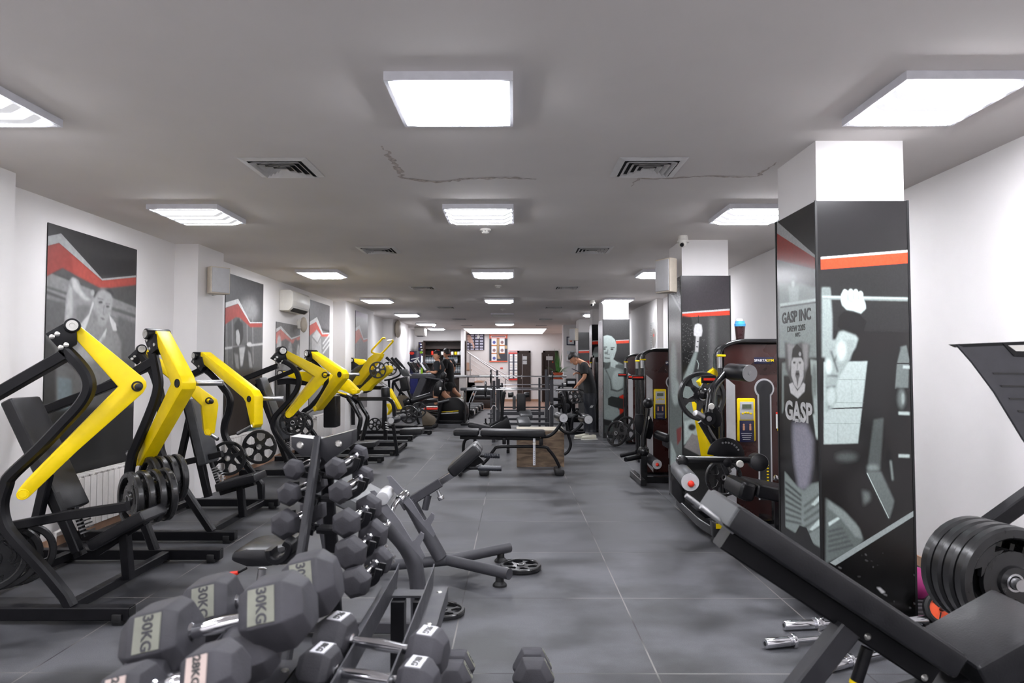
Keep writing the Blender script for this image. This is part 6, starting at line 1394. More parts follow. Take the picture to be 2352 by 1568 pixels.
long_bar('dull barbell across the tall squat rack', 14.3, 864, 1070, 1301, 1133, 1262, [(1127.5, .15, 'black plate seen edge on at the left of the squat rack barbell'), (1268, .11, 'small black plate at the right end of the squat rack barbell')])
long_bar('thin barbell on the far rack, just above the bright one', 16.2, 883, 1148, 1300, 1150, 1268, [])
long_bar('thin barbell resting close behind the bright one', 14.75, 891, 1085, 1262, 1092, 1255, [])
plate('black six window plate on the machine behind the standing person', PY(1321.5, 910, 13.6), (-.1, -1, 0), .153, group='plates near the standing person', roll=.5)
plate('black plate behind the plate beside the person', PY(1331, 909, 13.95), (-.3, -1, 0), .15, group='plates near the standing person')
def mid_machine():
    Y = 14.2; t = thing('plate_machine', 'black machine with grey face and hoses behind the foot rollers', 'gym machine', (1.1, Y, 0))
    P = K_([(1440, 480), (1520, 440), (1600, 450), (1640, 620), (1690, 680), (1650, 840), (1560, 860), (1490, 760), (1500, 620)]); part(MB().prism([PY(x, y, Y) for x, y in P], (0, .3, 0), BLG, .01), 'body', t)
    part(MB().lathe([(0, .012), (.04, .012), (.07, 0)], PY(1302, 933, Y), (0, -1, 0), GRY, 24), 'dial', t)
    for L in ([(1340, 600), (1420, 605), (1470, 600)], [(1330, 735), (1400, 715), (1490, 690)], [(1470, 500), (1480, 600), (1530, 830), (1590, 1000)], [(1700, 680), (1700, 800), (1760, 880)]): part(MB().tube([PY(x, y, Y-.1) for x, y in K_(L)], .035, BLK, 12), 'frame_tube', t)
    for L in ([(1830, 880), (1720, 900), (1680, 980), (1670, 1140), (1700, 1150), (1940, 1150)],): part(MB().tube(fillet([PY(x, y, Y-.5) for x, y in K_(L)], .1), .03, BLK, 12), 'frame_tube', t)
    p = PY(1283, 938, Y-.1)
    for x, y in ((1286, 935), (1325, 941)): part(MB().ball(PY(x, y, Y-.15), .045, BLK, 12), 'rubber_cap', t)
    part(MB().box((PY(1310, 960, Y).x, Y+.1, .3), (.5, .3, .1), BLK, bev=.01), 'lower_frame', t); part(MB().box((PY(1310, 960, Y).x, Y+.1, .03), (.6, .5, .06), BLK), 'base', t); part(MB().box((PY(1310, 960, Y).x, Y+.15, .16), (.08, .08, .24), BLK), 'post', t)
    m = MB(); m.box(PY(1316, 955, Y-.2), (.2, .3, .08), LEG, bev=.03); part(m, 'seat', t)
mid_machine()
# ---------------------------------------------------------------- farther left machines
X_ = lambda L: cv('X', L); M_ = lambda L: cv('M', L); U_ = lambda L: cv('U', L); Z_ = lambda L: cv('Z', L)
def TP(L, Y): return [PY(x, y, Y) for x, y in L]
def leg_ext():
    Ya, Yb = YG(1046) + .03, YG(1028) + .03; t = thing('leg_extension_machine', 'black leg extension machine with paired foot rollers, fourth on the left', 'gym machine', (-2.4, 11, 0))
    for Y, px in ((Ya, 909), (Yb, 935)):
        xr = PY(px, 1035, Y).x; part(MB().beam([(xr, Y, .058), (XL+.15, Y, .058)], .07, .075, BLK), 'base_beam', t); foot(t, xr-.06, Y)
    x = PY(905, 1045, Ya).x; part(MB().beam([(x, Ya+.035, .058), (x, Yb-.035, .058)], .06, .06, BLK, side=(1, 0, 0)), 'cross_beam', t)
    for L, Y in (([(1250, 110), (1340, 230), (1440, 400), (1475, 500), (1440, 680), (1390, 850)], Ya-.15), ([(1440, 160), (1510, 290), (1570, 380), (1600, 470), (1560, 640), (1500, 870)], Ya+.25)):
        q = smooth(TP(E_(L), Y), 4); q.append(V((q[-1].x-.02, Y, .1))); part(MB().tube(q, .036, BLG, 14), 'curved_leg', t)
    part(MB().beam(fillet(TP(E_([(1420, 122), (2060, 122), (2090, 430)]), Ya), .22, 6), .05, .06, BLG), 'top_tube', t)
    part(MB().beam(TP(E_([(1905, 110), (1925, 860)]), Ya+.3), .055, .06, BLK), 'post', t); part(MB().beam(TP(E_([(2060, 580), (2140, 1140)]), Ya-.05), .055, .05, BLK), 'front_post', t)
    for (x, y, Y) in ((2025, 515, Ya-.15), (2140, 465, Ya+.15)): e = PY(*E_([(x, y)])[0], Y); m = MB(); m.cyl(e, e + V((.06, .26, 0)), .055, LEA, 20, bev=.006); ro = part(m, 'foot_roller', t); part(MB().lathe([(0, .003), (.05, .003), (.05, 0)], e, (-.2, -1, 0), LGR, 20), 'roller_cap', ro)
    a, b = PY(921, 984, Ya+.35), PY(972, 982, Ya+.35); m = MB(); cushion(m, a, b, .34, .10, LEA, (0, 0, 1), bev=.03); part(m, 'seat', t)
    m = MB(); cushion(m, PY(777, 980, Ya-.2), PY(777, 908, Ya-.2), .30, .20, LEA, (1, 0, 0), side=(0, 1, 0), bev=.025); part(m, 'backrest', t)
    m = MB(); m.cyl(PY(886, 914, Ya+.4), PY(885, 889, Ya+.4), .075, LEA, 20, bev=.02); part(m, 'upper_pad', t)
    for k in range(5): part(MB().box(PY(888 + k*.5, 970 + k*5.5, Ya+.1), (.05, .03, .012), STL, rot=(0, .3, 0)), 'adjuster_tooth', t) if k < 4 else None
    P = [(648, 852), (712, 854), (772, 861), (797, 872), (821, 896), (819, 903), (810, 906), (786, 896), (700, 875), (664, 866)]
    ao = part(MB().prism(TP(P, Ya-.65), (.02, .12, 0), YEL, .004), 'arm', t); part(MB().lathe([(0, .003), (.03, .003), (.034, 0)], PY(812, 899, Ya-.652), (0, -1, 0), YEL, 18), 'end_boss', ao)
    p = PY(643, 857, Ya-.67); m = MB(); m.cyl(p, p + V((0, .2, 0)), .05, BLK, 22, bev=.005); m.lathe([(0, .003), (.035, .003), (.035, 0)], p, (0, -1, 0), BLT, 18); part(m, 'pivot', t)
    part(MB().beam(TP(D_([(300, 920), (480, 900), (900, 935)]), Ya-.6), .06, .09, BLK), 'top_beam', t); part(MB().beam([PY(662, 876, Ya-.5), V((PY(662, 876, Ya-.5).x, Ya-.5, .0))], .06, .06, BLK), 'rear_post', t)
    for L, c in (([(774, 899), (785, 903), (797, 906)], 0), ([(803, 893), (822, 898)], 0)):
        m = MB(); m.tube(smooth(TP(L, Ya-.1), 3), .018, YEL, 12); part(m, 'handle_tube', t)
    m = MB(); m.cyl(PY(797, 905, Ya-.1), PY(808, 911, Ya-.1), .022, STL, 14, bev=.002); part(m, 'grip', t); m = MB(); m.cyl(PY(833, 898, Ya-.1), PY(824, 906, Ya-.1), .022, PLW, 14, bev=.002); part(m, 'grip', t)
    part(MB().prism(TP([(770, 905), (822, 905), (826, 918), (815, 930), (795, 915)], Ya+.05), (0, .1, 0), BLG, .01), 'joint_block', t)
leg_ext()
def lat_machine():
    Ya, Yb = 12.9, 14.0; t = thing('lat_machine', 'tall machine with long yellow beams and U shaped top handles, fifth on the left', 'gym machine', (-2.6, 13.4, 0))
    for Y, px in ((Ya, 948), (Yb, 992)):
        xr = PY(px, 1000, Y).x; part(MB().beam([(xr, Y, .058), (XP+.08, Y, .058)], .07, .075, BLK), 'base_beam', t); foot(t, xr-.06, Y)
    x = PY(940, 1000, Ya).x; part(MB().beam([(x, Ya+.035, .058), (x, Yb-.035, .058)], .06, .06, BLK, side=(1, 0, 0)), 'cross_beam', t)
    P = X_([(345, 920), (560, 600), (650, 530), (735, 540), (720, 590), (420, 960), (375, 975)]); ao = part(MB().prism(TP(P, Ya), (.05, .12, 0), YEL, .008), 'main_beam', t)
    for L in ([(655, 540), (605, 520), (612, 490), (765, 325), (795, 338)], [(715, 555), (760, 525), (800, 480), (900, 372), (880, 360)]): part(MB().tube(fillet(TP(X_(L), Ya+.05), .06), .018, YEL, 12), 'handle_loop', ao)
    m = MB(); m.cyl(PY(*X_([(885, 362)])[0], Ya+.05), PY(*X_([(825, 366)])[0], Ya+.2), .02, PLW, 14, bev=.003); part(m, 'grip', ao)
    P = X_([(350, 605), (480, 615), (530, 650), (470, 700), (430, 690), (360, 640)]); part(MB().prism(TP(P, Yb), (.03, .12, 0), YEL, .005), 'arm', t)
    p = PY(807, 827, Yb-.02); m = MB(); m.cyl(p, p + V((0, .2, 0)), .055, BLK, 22, bev=.005); m.lathe([(0, .003), (.035, .003), (.035, 0)], p, (0, -1, 0), BLT, 18); part(m, 'pivot', t)
    part(MB().prism(TP(X_([(312, 650), (345, 640), (430, 690), (420, 720), (350, 790), (312, 720)]), Yb), (0, .1, 0), BLK, .005), 'bracket', t)
    P = X_([(440, 1020), (620, 850), (780, 700), (830, 700), (858, 745), (840, 790), (600, 980), (560, 1040), (470, 1050)]); part(MB().prism(TP(P, Ya-.3), (.05, .12, 0), YEL, .008), 'lower_beam', t)
    P = X_([(845, 1010), (870, 1060), (995, 1290), (960, 1290), (900, 1170), (850, 1120)]); part(MB().prism(TP(P, Yb), (.04, .1, 0), YEL, .005), 'front_beam', t)
    P = X_([(800, 1215), (850, 1215), (885, 1275), (810, 1370), (835, 1300)]); part(MB().prism(TP(P, Ya-.2), (.04, .1, 0), YEL, .004), 'lower_bracket', t)
    part(MB().beam(TP(X_([(590, 1000), (800, 1000)]), Ya), .06, .07, BLK), 'frame_beam', t); part(MB().beam(TP(X_([(350, 780), (360, 1500)]), Yb), .06, .07, BLK), 'rear_post', t); part(MB().beam(TP(X_([(780, 1000), (770, 1560)]), Ya), .06, .06, BLK), 'front_post', t)
    m = MB()
    for L in ([(700, 920), (800, 990)], [(720, 905), (825, 975)]): m.tube(TP(X_(L), Ya-.1), .012, STL, 10)
    part(m, 'guide_rods', t)
    c = PY(*X_([(500, 880)])[0], Yb-.2); m = MB(); m.lathe([(0, -.06), (.28, -.06), (.30, -.04), (.30, .04), (.28, .06), (0, .06)], c, (.3, -1, 0), BLG, 36); part(m, 'cam_wheel', t)
    m = MB(); cushion(m, PY(905, 946, Ya-.1), PY(940, 941, Ya-.1), .3, .09, LEA, (0, 0, 1), bev=.03); part(m, 'thigh_pad', t)
lat_machine()
GL = 'black plates on the farther left machines'
plate('black six window plate in front of the long yellow beams, left of its pair', PY(867.5, 849.5, 12.4), (.15, -1, 0), .16, group=GL, roll=.3)
plate('black six window plate behind the long yellow beams, right of its pair', PY(895, 846, 13.2), (.2, -1, 0), .15, group=GL)
plate('black plate on the low horn beside the leg extension rollers', PY(939, 951.5, 12.6), (.1, -1, 0), .175, group=GL, roll=.2)
plate('black plate just behind the one beside the leg extension rollers', PY(962, 941, 13.3), (.15, -1, 0), .155, group=GL)
plate('small black plate low under the leg extension top tube', PY(861, 974.5, 11.8), (.1, -1, 0), .12, group=GL)

# ---------------------------------------------------------------- cardio corner
def elliptical():
    Y = 15.8; t = thing('elliptical_trainer', 'black elliptical trainer with three dark grip poles by the left wall', 'exercise machine', (-2.6, Y, 0))
    for L, dy in (([(805, 590), (870, 650), (950, 720), (990, 770), (985, 830), (880, 880), (780, 900)], 0), ([(875, 595), (940, 670), (1010, 750), (1040, 790)], .25), ([(925, 600), (990, 670), (1060, 745)], .5)):
        q = smooth(TP(X_(L), Y+dy), 4); part(MB().tube(q, .022, BLK, 12), 'pole', t); part(MB().tube(q[:7], .034, RUB, 14), 'grip', t)
    part(MB().prism(TP(X_([(985, 760), (1060, 745), (1130, 840), (1050, 855), (1010, 830)]), Y-.1), (0, .3, 0), LEG, .01), 'console', t)
    m = MB(); cushion(m, PY(*X_([(1130, 1030)])[0], Y), PY(*X_([(1095, 850)])[0], Y), .28, .20, LEA, (1, 0, 0), bev=.05); part(m, 'front_pad', t)
    for L in ([(1050, 870), (960, 890), (895, 920), (885, 1140)], [(900, 900), (960, 1020), (1110, 1160)], [(1060, 880), (1010, 1010), (960, 1180)], [(1080, 1000), (1150, 1160)], [(840, 890), (850, 1100)], [(960, 1190), (850, 1330)], [(1140, 1180), (1190, 1340), (1270, 1540)]): part(MB().tube(fillet(TP(X_(L), Y+.05), .1), .03, BLK, 12), 'frame_tube', t)
    m = MB(); m.lathe([(0, -.05), (.19, -.05), (.21, -.03), (.21, .03), (.19, .05), (0, .05)], PY(*X_([(1020, 1215)])[0], Y), (.1, -1, 0), BZE, 30); part(m, 'flywheel_cover', t)
    P = X_([(1280, 1310), (1330, 1310), (1450, 1390), (1478, 1430), (1460, 1490), (1420, 1512), (1290, 1512)]); part(MB().prism(TP(P, Y-.4), (0, .12, 0), BZE, .02), 'rear_shell', t)
    m = MB(); s, e = PY(*X_([(1130, 1180)])[0], Y-.3), PY(*X_([(1410, 1100)])[0], Y-.1); m.cyl(s, e, .07, LEA, 20, bev=.02); part(m, 'arm_pad', t)
    m = MB(); m.cyl(s - V((.15, 0, .05)), s, .09, BLG, 18, bev=.01); part(m, 'joint', t)
    part(MB().box2((-3.2, Y-.3, 0), (PY(1475, 980, Y).x if False else -1.85, Y+.3, .06), BLK, .01), 'base', t)
    for L in ([(1180, 1290), (1300, 1300), (1500, 1340)], [(1180, 1330), (1500, 1370)]): part(MB().tube(TP(X_(L), Y-.1), .03, BLG, 12), 'pedal_arm', t)
    part(MB().box(PY(*X_([(1330, 1535)])[0], Y-.6) + V((0, 0, -.0)), (.35, .1, .05), BLK, bev=.01), 'front_foot', t)
    m = MB(); s = PY(*X_([(1410, 1280)])[0], Y); m.box(s, (.32, .25, .05), RED, bev=.02); m.box(s + V((.02, 0, .045)), (.26, .2, .02), PLW, bev=.01); tag(m.build('folded_towel', loc=s), 'red and white cloth lying on the elliptical trainer', 'towel')
elliptical()
def recumbent():
    Y = 17.0; t = thing('stepper_machine', 'large black rounded cardio machine housing with yellow and white stripes', 'exercise machine', (-1.7, Y, 0))
    P = [(1500, 1480), (1500, 1240), (1530, 1180), (1620, 1140), (1700, 1128), (1780, 1140), (1840, 1190), (1880, 1270), (1885, 1360), (1860, 1430), (1830, 1480)]
    part(MB().prism(TP(X_(P), Y-.25), (0, .12, 0), BLK, .015), 'side_shell', t)
    for k in (1, 2, 3): q = [(1500 + (x-1500)*(1 - .012*k) + 16*k, y + 3*k) for x, y in P]; part(MB().prism(TP(X_(q), Y-.12 + .1*k), (0, .09, 0), BLG, .015), 'shell_layer', t)
    m = MB(); yy = Y-.253
    m.prism(TP(X_([(1552, 1322), (1780, 1306), (1780, 1316), (1552, 1330)]), yy), (0, .002, 0), YEL); m.prism(TP(X_([(1545, 1345), (1780, 1330), (1780, 1341), (1545, 1353)]), yy), (0, .002, 0), PAP)
    p = PY(*X_([(1660, 1329)])[0], yy); m.text('SPARTA', .030, PAP, frame_m(p + V((-.04, 0, 0)), (1, 0, .05), (-.05, 0, 1)), .001); m.text('GYM', .030, YEL, frame_m(p + V((.05, 0, .003)), (1, 0, .05), (-.05, 0, 1)), .001); part(m, 'stripes', t)
    part(MB().tube(TP(X_([(1505, 1200), (1560, 1190), (1655, 1168)]), Y-.35), .028, LEG, 14), 'handle', t); part(MB().tube(TP(X_([(1560, 1200), (1490, 1480)]), Y-.35), .03, BLK, 14), 'support_tube', t)
    part(MB().box2((PY(*X_([(1490, 1480)])[0], Y).x, Y-.3, 0), (PY(*X_([(1870, 1480)])[0], Y).x, Y+.4, .08), BLK, .01), 'base', t)
    m = MB(); m.prism(TP(X_([(1440, 1110), (1440, 1010), (1480, 930), (1530, 900), (1560, 930), (1555, 1000), (1510, 1120)]), Y), (0, .3, 0), LEA, .02); part(m, 'backrest', t)
    m = MB(); m.prism(TP(X_([(1530, 880), (1545, 810), (1580, 780), (1610, 810), (1605, 850), (1560, 890)]), Y+.05), (0, .2, 0), LEA, .015); part(m, 'headrest', t)
    part(MB().tube(TP(X_([(1600, 830), (1540, 1080), (1500, 1180)]), Y+.15), .025, BLK, 12), 'back_post', t); part(MB().box(PY(*X_([(1535, 1010)])[0], Y-.002), (.05, .004, .08), PAP), 'white_label', t)
    m = MB(); cushion(m, PY(*X_([(1330, 1150)])[0], Y), PY(*X_([(1500, 1140)])[0], Y), .35, .1, LEA, (0, 0, 1), bev=.03); part(m, 'seat', t)
recumbent()
def treadmill(label, Y, k):
    t = thing('treadmill', label, 'treadmill', (-2.2, Y, 0), group='row of treadmills facing the left wall')
    xe = -1.19 + .045*k; x0 = -3.2
    m = MB(); m.box2((x0, Y-.30, .10), (xe, Y+.30, .2), BLK, .02); part(m, 'deck', t); part(MB().box2((x0+.3, Y-.24, .2), (xe-.05, Y+.24, .206), RUB), 'belt', t)
    m = MB(); m.box2((xe-.02, Y-.34, .05), (xe+.06, Y+.34, .22), BLG, .03); part(m, 'rear_cap', t)
    for y in (Y-.30, Y+.30): part(MB().box2((x0+.2, y-.05, .19), (xe, y+.05, .235), LEG, .015), 'side_rail', t)
    for x in (x0+.1, xe-.1): part(MB().box2((x-.05, Y-.25, 0), (x+.05, Y+.25, .1), BLK), 'foot', t)
    for y in (Y-.33, Y+.33): part(MB().beam([V((-2.95, y, .15)), V((-2.55, y, 1.12))], .06, .20, GRY, bev=.02), 'upright', t)
    m = MB(); m.prism([V((-2.95, Y-.36, 1.10)), V((-2.25, Y-.36, 1.10)), V((-2.2, Y-.36, 1.16)), V((-2.3, Y-.36, 1.24)), V((-2.95, Y-.36, 1.24))], (0, .72, 0), GRY, .015); part(m, 'dash', t)
    m = MB(); m.box((-2.92, Y, 1.42), (.07, .52, .36), BLK, rot=(0, -.6, 0), bev=.02); co = part(m, 'console', t); part(MB().box((-2.88, Y, 1.44), (.012, .44, .26), SCW if k == 2 else SCR, rot=(0, -.6, 0)), 'screen', co)
    m = MB()
    for y in (Y-.36, Y+.36): m.tube([V((-2.5, y, 1.14)), V((-1.95, y, 1.05))], .03, GRY, 12)
    part(m, 'handrails', t)
    if k == 0: p = PY(1083, 950, Y-.345); part(MB().box((xe+.062, Y, .14), (.004, .5, .12), ALU), 'end_plate', t); part(MB().prism([V((xe+.066, Y-.05, .10)), V((xe+.066, Y, .17)), V((xe+.066, Y+.05, .10))], (.002, 0, 0), YEL), 'warning_mark', t)
for k in range(4): treadmill('grey treadmill, %s from the viewer in the row facing the left wall' % ('nearest', 'second', 'third', 'farthest')[k], 18.9 + .95*k, k)
for lab, x, y, mt_, h in (('small clear bottle on the nearest treadmill dash', 1190, 800, GLS, .16), ('lime green bottle on the nearest treadmill dash', 1285, 800, CLR, .17), ('small white cup beside the lime bottle', 1262, 812, PLW, .11)):
    p = PY(*X_([(x, y)])[0], 18.75); b = V((p.x, 18.75, 1.242)); t = thing('bottle' if h > .12 else 'cup', lab, 'bottle' if h > .12 else 'cup', b); part(MB().lathe([(0, 0), (.036, 0), (.036, h*.7), (.016, h*.85), (.016, h), (0, h)] if h > .12 else [(0, 0), (.03, 0), (.035, h), (0, h)], b, (0, 0, 1), mt_, 18), 'body', t)

# ---------------------------------------------------------------- people
def skin(nodes, edges, root, mt_, name, parent, extra=None, sub=2):
    names = list(nodes); me = bpy.data.meshes.new(name); me.from_pydata([V(nodes[n][0]) for n in names], [(names.index(a), names.index(b)) for a, b in edges], [])
    ob = bpy.data.objects.new(name, me); C.objects.link(ob); ob.modifiers.new('s', 'SKIN'); 
    if not me.skin_vertices: bpy.context.view_layer.objects.active = ob
    sv = me.skin_vertices[0].data if me.skin_vertices else None
    for i, n in enumerate(names):
        r = nodes[n][1]; sv[i].radius = r if isinstance(r, (tuple, list)) else (r, r); sv[i].use_root = (n == root)
    md = ob.modifiers.new('u', 'SUBSURF'); md.levels = sub; md.render_levels = sub
    dg = bpy.context.evaluated_depsgraph_get(); dg.update(); ev = ob.evaluated_get(dg); m2 = bpy.data.meshes.new_from_object(ev)
    bpy.data.objects.remove(ob); m = MB(); m.mi(mt_); b = bmesh.new(); b.from_mesh(m2); m._merge(b, mt_); bpy.data.meshes.remove(m2)
    if extra: extra(m)
    return part(m, name, parent, sm=180)
def hand(m, wr, d, up, s=1.0, curl=.5, mt_=None, flip=1):
    """palm starting at the wrist, fingers along d bending towards -up"""
    mt_ = mt_ or SKN; wr, d, up = V(wr), V(d).normalized(), V(up).normalized(); sd = d.cross(up).normalized()*flip
    m.tube([wr - d*.01, wr + d*.03*s, wr + d*.075*s, wr + d*.09*s], .028*s, mt_, 14, scales=[(.9, .8), (1.15, .65), (1.35, .5), (1.2, .4)], side=tuple(sd))
    for k in range(4):
        b = wr + d*.08*s + sd*(k-1.5)*.019*s; L = (.068, .078, .073, .056)[k]*s; q = [b]; ang = 0
        for j in range(3): ang += curl*(.7 + .25*j); q.append(q[-1] + (d*math.cos(ang) - up*math.sin(ang))*L*(.45, .3, .25)[j])
        m.tube(q, .0088*s, mt_, 10, scales=[1.05, 1, .9, .7])
    b = wr + d*.028*s + sd*-.03*s; m.tube([b, b + d*.03*s - sd*.022*s - up*.008, b + d*.055*s - sd*.026*s - up*.022*s], .0105*s, mt_, 10, scales=[1.15, 1, .75])
def head(t, c, face, up, s=1.0, hair=HAI):
    """head centre c, face direction, up direction"""
    f, u = V(face).normalized(), V(up).normalized(); f = (f - u*f.dot(u)).normalized(); r = f.cross(u); R = Matrix((r, f, u)).transposed().to_euler(); c = V(c)
    at = lambda x, y, z: c + (r*x + f*y + u*z)*s
    m = MB(); m.ball(c + u*.02*s, .092*s, SKN, 24, sc=(.82, 1.0, 1.08), rot=R); m.ball(at(0, .028, -.045), .062*s, SKN, 20, sc=(.9, .95, 1.1), rot=R)
    m.prism([at(-.012, .090, -.02), at(.012, .090, -.02), at(.005, .094, .025), at(-.005, .094, .025)], f*.018*s, SKN, .005*s); m.ball(at(0, .104, -.018), .012*s, SKN, 10)
    for q in (-1, 1): m.ball(at(q*.076, -.004, -.004), .026*s, SKN, 12, sc=(.35, .8, 1.2), rot=R)
    ho = part(m, 'head', t, sm=180)
    m = MB()
    for q in (-1, 1): m.ball(at(q*.031, .0755, .012), .011*s, PAP, 10, sc=(1, .5, .6), rot=R); m.ball(at(q*.031, .0825, .012), .0045*s, HAI, 8)
    part(m, 'eyes', ho); m = MB(); m.ball(at(0, .086, -.052), .018*s, mat('lip', srgb(165, 95, 85), .5) if 'lip' not in MATS else MATS['lip'], 10, sc=(1.1, .4, .35), rot=R); part(m, 'mouth', ho)
    m = MB(); b = bmesh.new(); bmesh.ops.create_uvsphere(b, u_segments=28, v_segments=18, radius=.1*s); rnd = random.Random(4)
    for v in list(b.verts):
        x, y, z = v.co/(.1*s)
        if (z < .22 and y > .2 - .3*z) or (z < -.02 and y > -.35) or z < -.38: v.tag = True
    bmesh.ops.delete(b, geom=[v for v in b.verts if v.tag], context='VERTS')
    for v in b.verts:
        x, y, z = v.co/(.1*s); k = 1 + (.10 if z > .4 else .02)*(1 + rnd.random()) + .05*rnd.random(); v.co = V((v.co.x*.87*k, v.co.y*1.03*k, v.co.z*1.10*k))
    bmesh.ops.rotate(b, matrix=R.to_matrix(), verts=b.verts); bmesh.ops.translate(b, vec=c + u*.02*s, verts=b.verts); m._merge(b, hair); part(m, 'hair', t, sm=180)
def shoe(t, heel, d, mt_, L=.29):
    heel, d = V(heel), V((d[0], d[1], 0)).normalized(); s = V((-d.y, d.x, 0)); m = MB()
    m.tube([heel, heel + d*.05, heel + d*L*.5, heel + d*L*.8, heel + d*L], .045, mt_, 16, scales=[(.75, 1.0), (.95, 1.25), (1.0, .95), (1.05, .7), (.6, .45)], side=tuple(s))
    for k in range(3): p = heel + d*(L*.42 + .03*k) + V((0, 0, .038 - .006*k)); m.box(p, (.05, .008, .006), PAP, rot=(0, 0, math.atan2(s.y, s.x)))
    so = part(m, 'shoe', t); m = MB(); m.prism([heel + d*a_ + s*b_ - V((0, 0, .052)) for a_, b_ in ((-.035, -.03), (.1, -.04), (L*.8, -.05), (L+.015, -.02), (L+.015, .02), (L*.8, .05), (.1, .04), (-.035, .03))], (0, 0, .022), PLW, .004); part(m, 'sole', so)
def interp(L, n):
    out = []
    for a, b in zip(L, L[1:]): out += [(a[0] + (b[0]-a[0])*k/n, a[1] + (b[1]-a[1])*k/n) for k in range(n)]
    return out + [L[-1]]
def standing():
    Y = 13.15; t = thing('person', 'person with short dark hair in black shirt and dark trousers leaning over a barbell end', 'person', (PY(1357, 1000, Y).x, Y, 0))
    P = lambda x, y, dy=0: PY(*M_([(x, y)])[0], Y+dy)
    hip = P(492, 800); ch = P(428, 470); nb = P(378, 345); ws = P(485, 680)
    nodes = {'hip': (hip, (.13, .10)), 'waist': (ws, (.12, .10)), 'chest': (ch, (.15, .115)), 'nb': (nb, .065), 'neck': (P(335, 320), .05), 'skull': (P(290, 305), .06),
        'shN': (P(405, 400, -.17), .06), 'elN': (P(412, 565, -.26), .042), 'wrN': (P(292, 690, -.20), .029),
        'shF': (P(420, 395, .17), .06), 'elF': (P(440, 570, .26), .042), 'wrF': (P(335, 500, .12), .029),
        'hN': (P(480, 830, -.09), .09), 'knN': (P(505, 1090, -.10), .065), 'anN': (P(525, 1370, -.09), .042), 'hF': (P(500, 830, .09), .09), 'knF': (P(470, 1090, .10), .065), 'anF': (P(455, 1365, .10), .042)}
    E = [('hip', 'waist'), ('waist', 'chest'), ('chest', 'nb'), ('nb', 'neck'), ('neck', 'skull'), ('chest', 'shN'), ('shN', 'elN'), ('elN', 'wrN'), ('chest', 'shF'), ('shF', 'elF'), ('elF', 'wrF'), ('hip', 'hN'), ('hN', 'knN'), ('knN', 'anN'), ('hip', 'hF'), ('hF', 'knF'), ('knF', 'anF')]
    w1, e1, w2 = nodes['wrN'][0], nodes['elN'][0], nodes['wrF'][0]
    def ex(m): hand(m, w1, (w1-e1), (-.1, 0, 1), curl=.9); hand(m, w2, V((-1, 0, .05)), (0, 0, 1), curl=.6, flip=-1)
    skin(nodes, E, 'hip', SKN, 'body', t, ex)
    head(t, P(262, 292), (-.72, -.15, -.68), (-.62, 0, .78), 1.0)
    n2 = {'hem': (P(492, 790), (.165, .135)), 'waist': (ws, (.165, .13)), 'mid': (P(460, 580), (.165, .13)), 'chest': (ch, (.165, .135)), 'nb': (P(392, 372), (.10, .085)), 'shN': (P(402, 405, -.17), .085), 'slN': (P(408, 520, -.24), .072), 'shF': (P(420, 400, .17), .085), 'slF': (P(436, 520, .24), .072)}
    m = MB(); m.tube(smooth([P(494, 800), ws, P(455, 570), ch, P(398, 390), P(378, 352)], 4), 1, TEB, 24, side=(0, 1, 0), scales=interp([(.185, .125), (.18, .12), (.19, .118), (.20, .115), (.13, .085), (.075, .065)], 4))
    for s_, dy in (('N', -1), ('F', 1)): m.tube(smooth([P(415, 415, dy*.10), n2['sh'+s_][0], n2['sl'+s_][0]], 4), 1, TEB, 18, side=(1, 0, 0), scales=interp([(.085, .085), (.088, .085), (.078, .072)], 4))
    part(m, 'shirt', t, sm=70)
    n3 = {'wst': (P(488, 735), (.15, .12)), 'hip': (P(492, 800), (.155, .12)), 'hN': (P(478, 850, -.095), .108), 'knN': (P(508, 1090, -.10), .088), 'anN': (P(520, 1370, -.09), .070), 'hF': (P(502, 850, .095), .108), 'knF': (P(472, 1090, .10), .088), 'anF': (P(460, 1360, .10), .070)}
    m = MB(); m.tube(smooth([P(486, 700), P(490, 780), P(493, 880)], 4), 1, NYL, 24, side=(0, 1, 0), scales=interp([(.165, .11), (.175, .12), (.16, .115)], 4))
    for s_ in 'NF': m.tube(smooth([n3['h'+s_][0] + V((0, 0, .06)), n3['h'+s_][0] - V((0, 0, .12)), n3['kn'+s_][0], n3['an'+s_][0] + V((0, 0, .06)), n3['an'+s_][0] - V((0, 0, .02))], 4), 1, NYL, 20, side=(0, 1, 0), scales=interp([(.10, .115), (.105, .115), (.085, .09), (.078, .085), (.085, .088)], 4))
    to = part(m, 'trousers', t, sm=70)
    m = MB()
    for k in range(3): m.tube([P(492 + 14*k, 1020 - 0*k, -.195), P(512 + 14*k, 985, -.195)], .004, PAP, 8)
    part(m, 'white_stripes', to)
    shoe(t, V((P(560, 0).x, Y-.10, .055)), (-1, -.25), SHO); shoe(t, V((P(478, 0).x, Y+.12, .055)), (-1, -.15), SHO)
    c = P(275, 458, .10); t2 = thing('tablet', 'white and navy tablet held at the chest of the standing person', 'tablet', c); part(MB().box(c, (.17, .12, .012), NVY, rot=(0, .42, 0), bev=.004), 'case', t2); part(MB().box(c + V((.003, 0, .008)), (.155, .10, .003), PAP, rot=(0, .42, 0)), 'screen', t2)
standing()
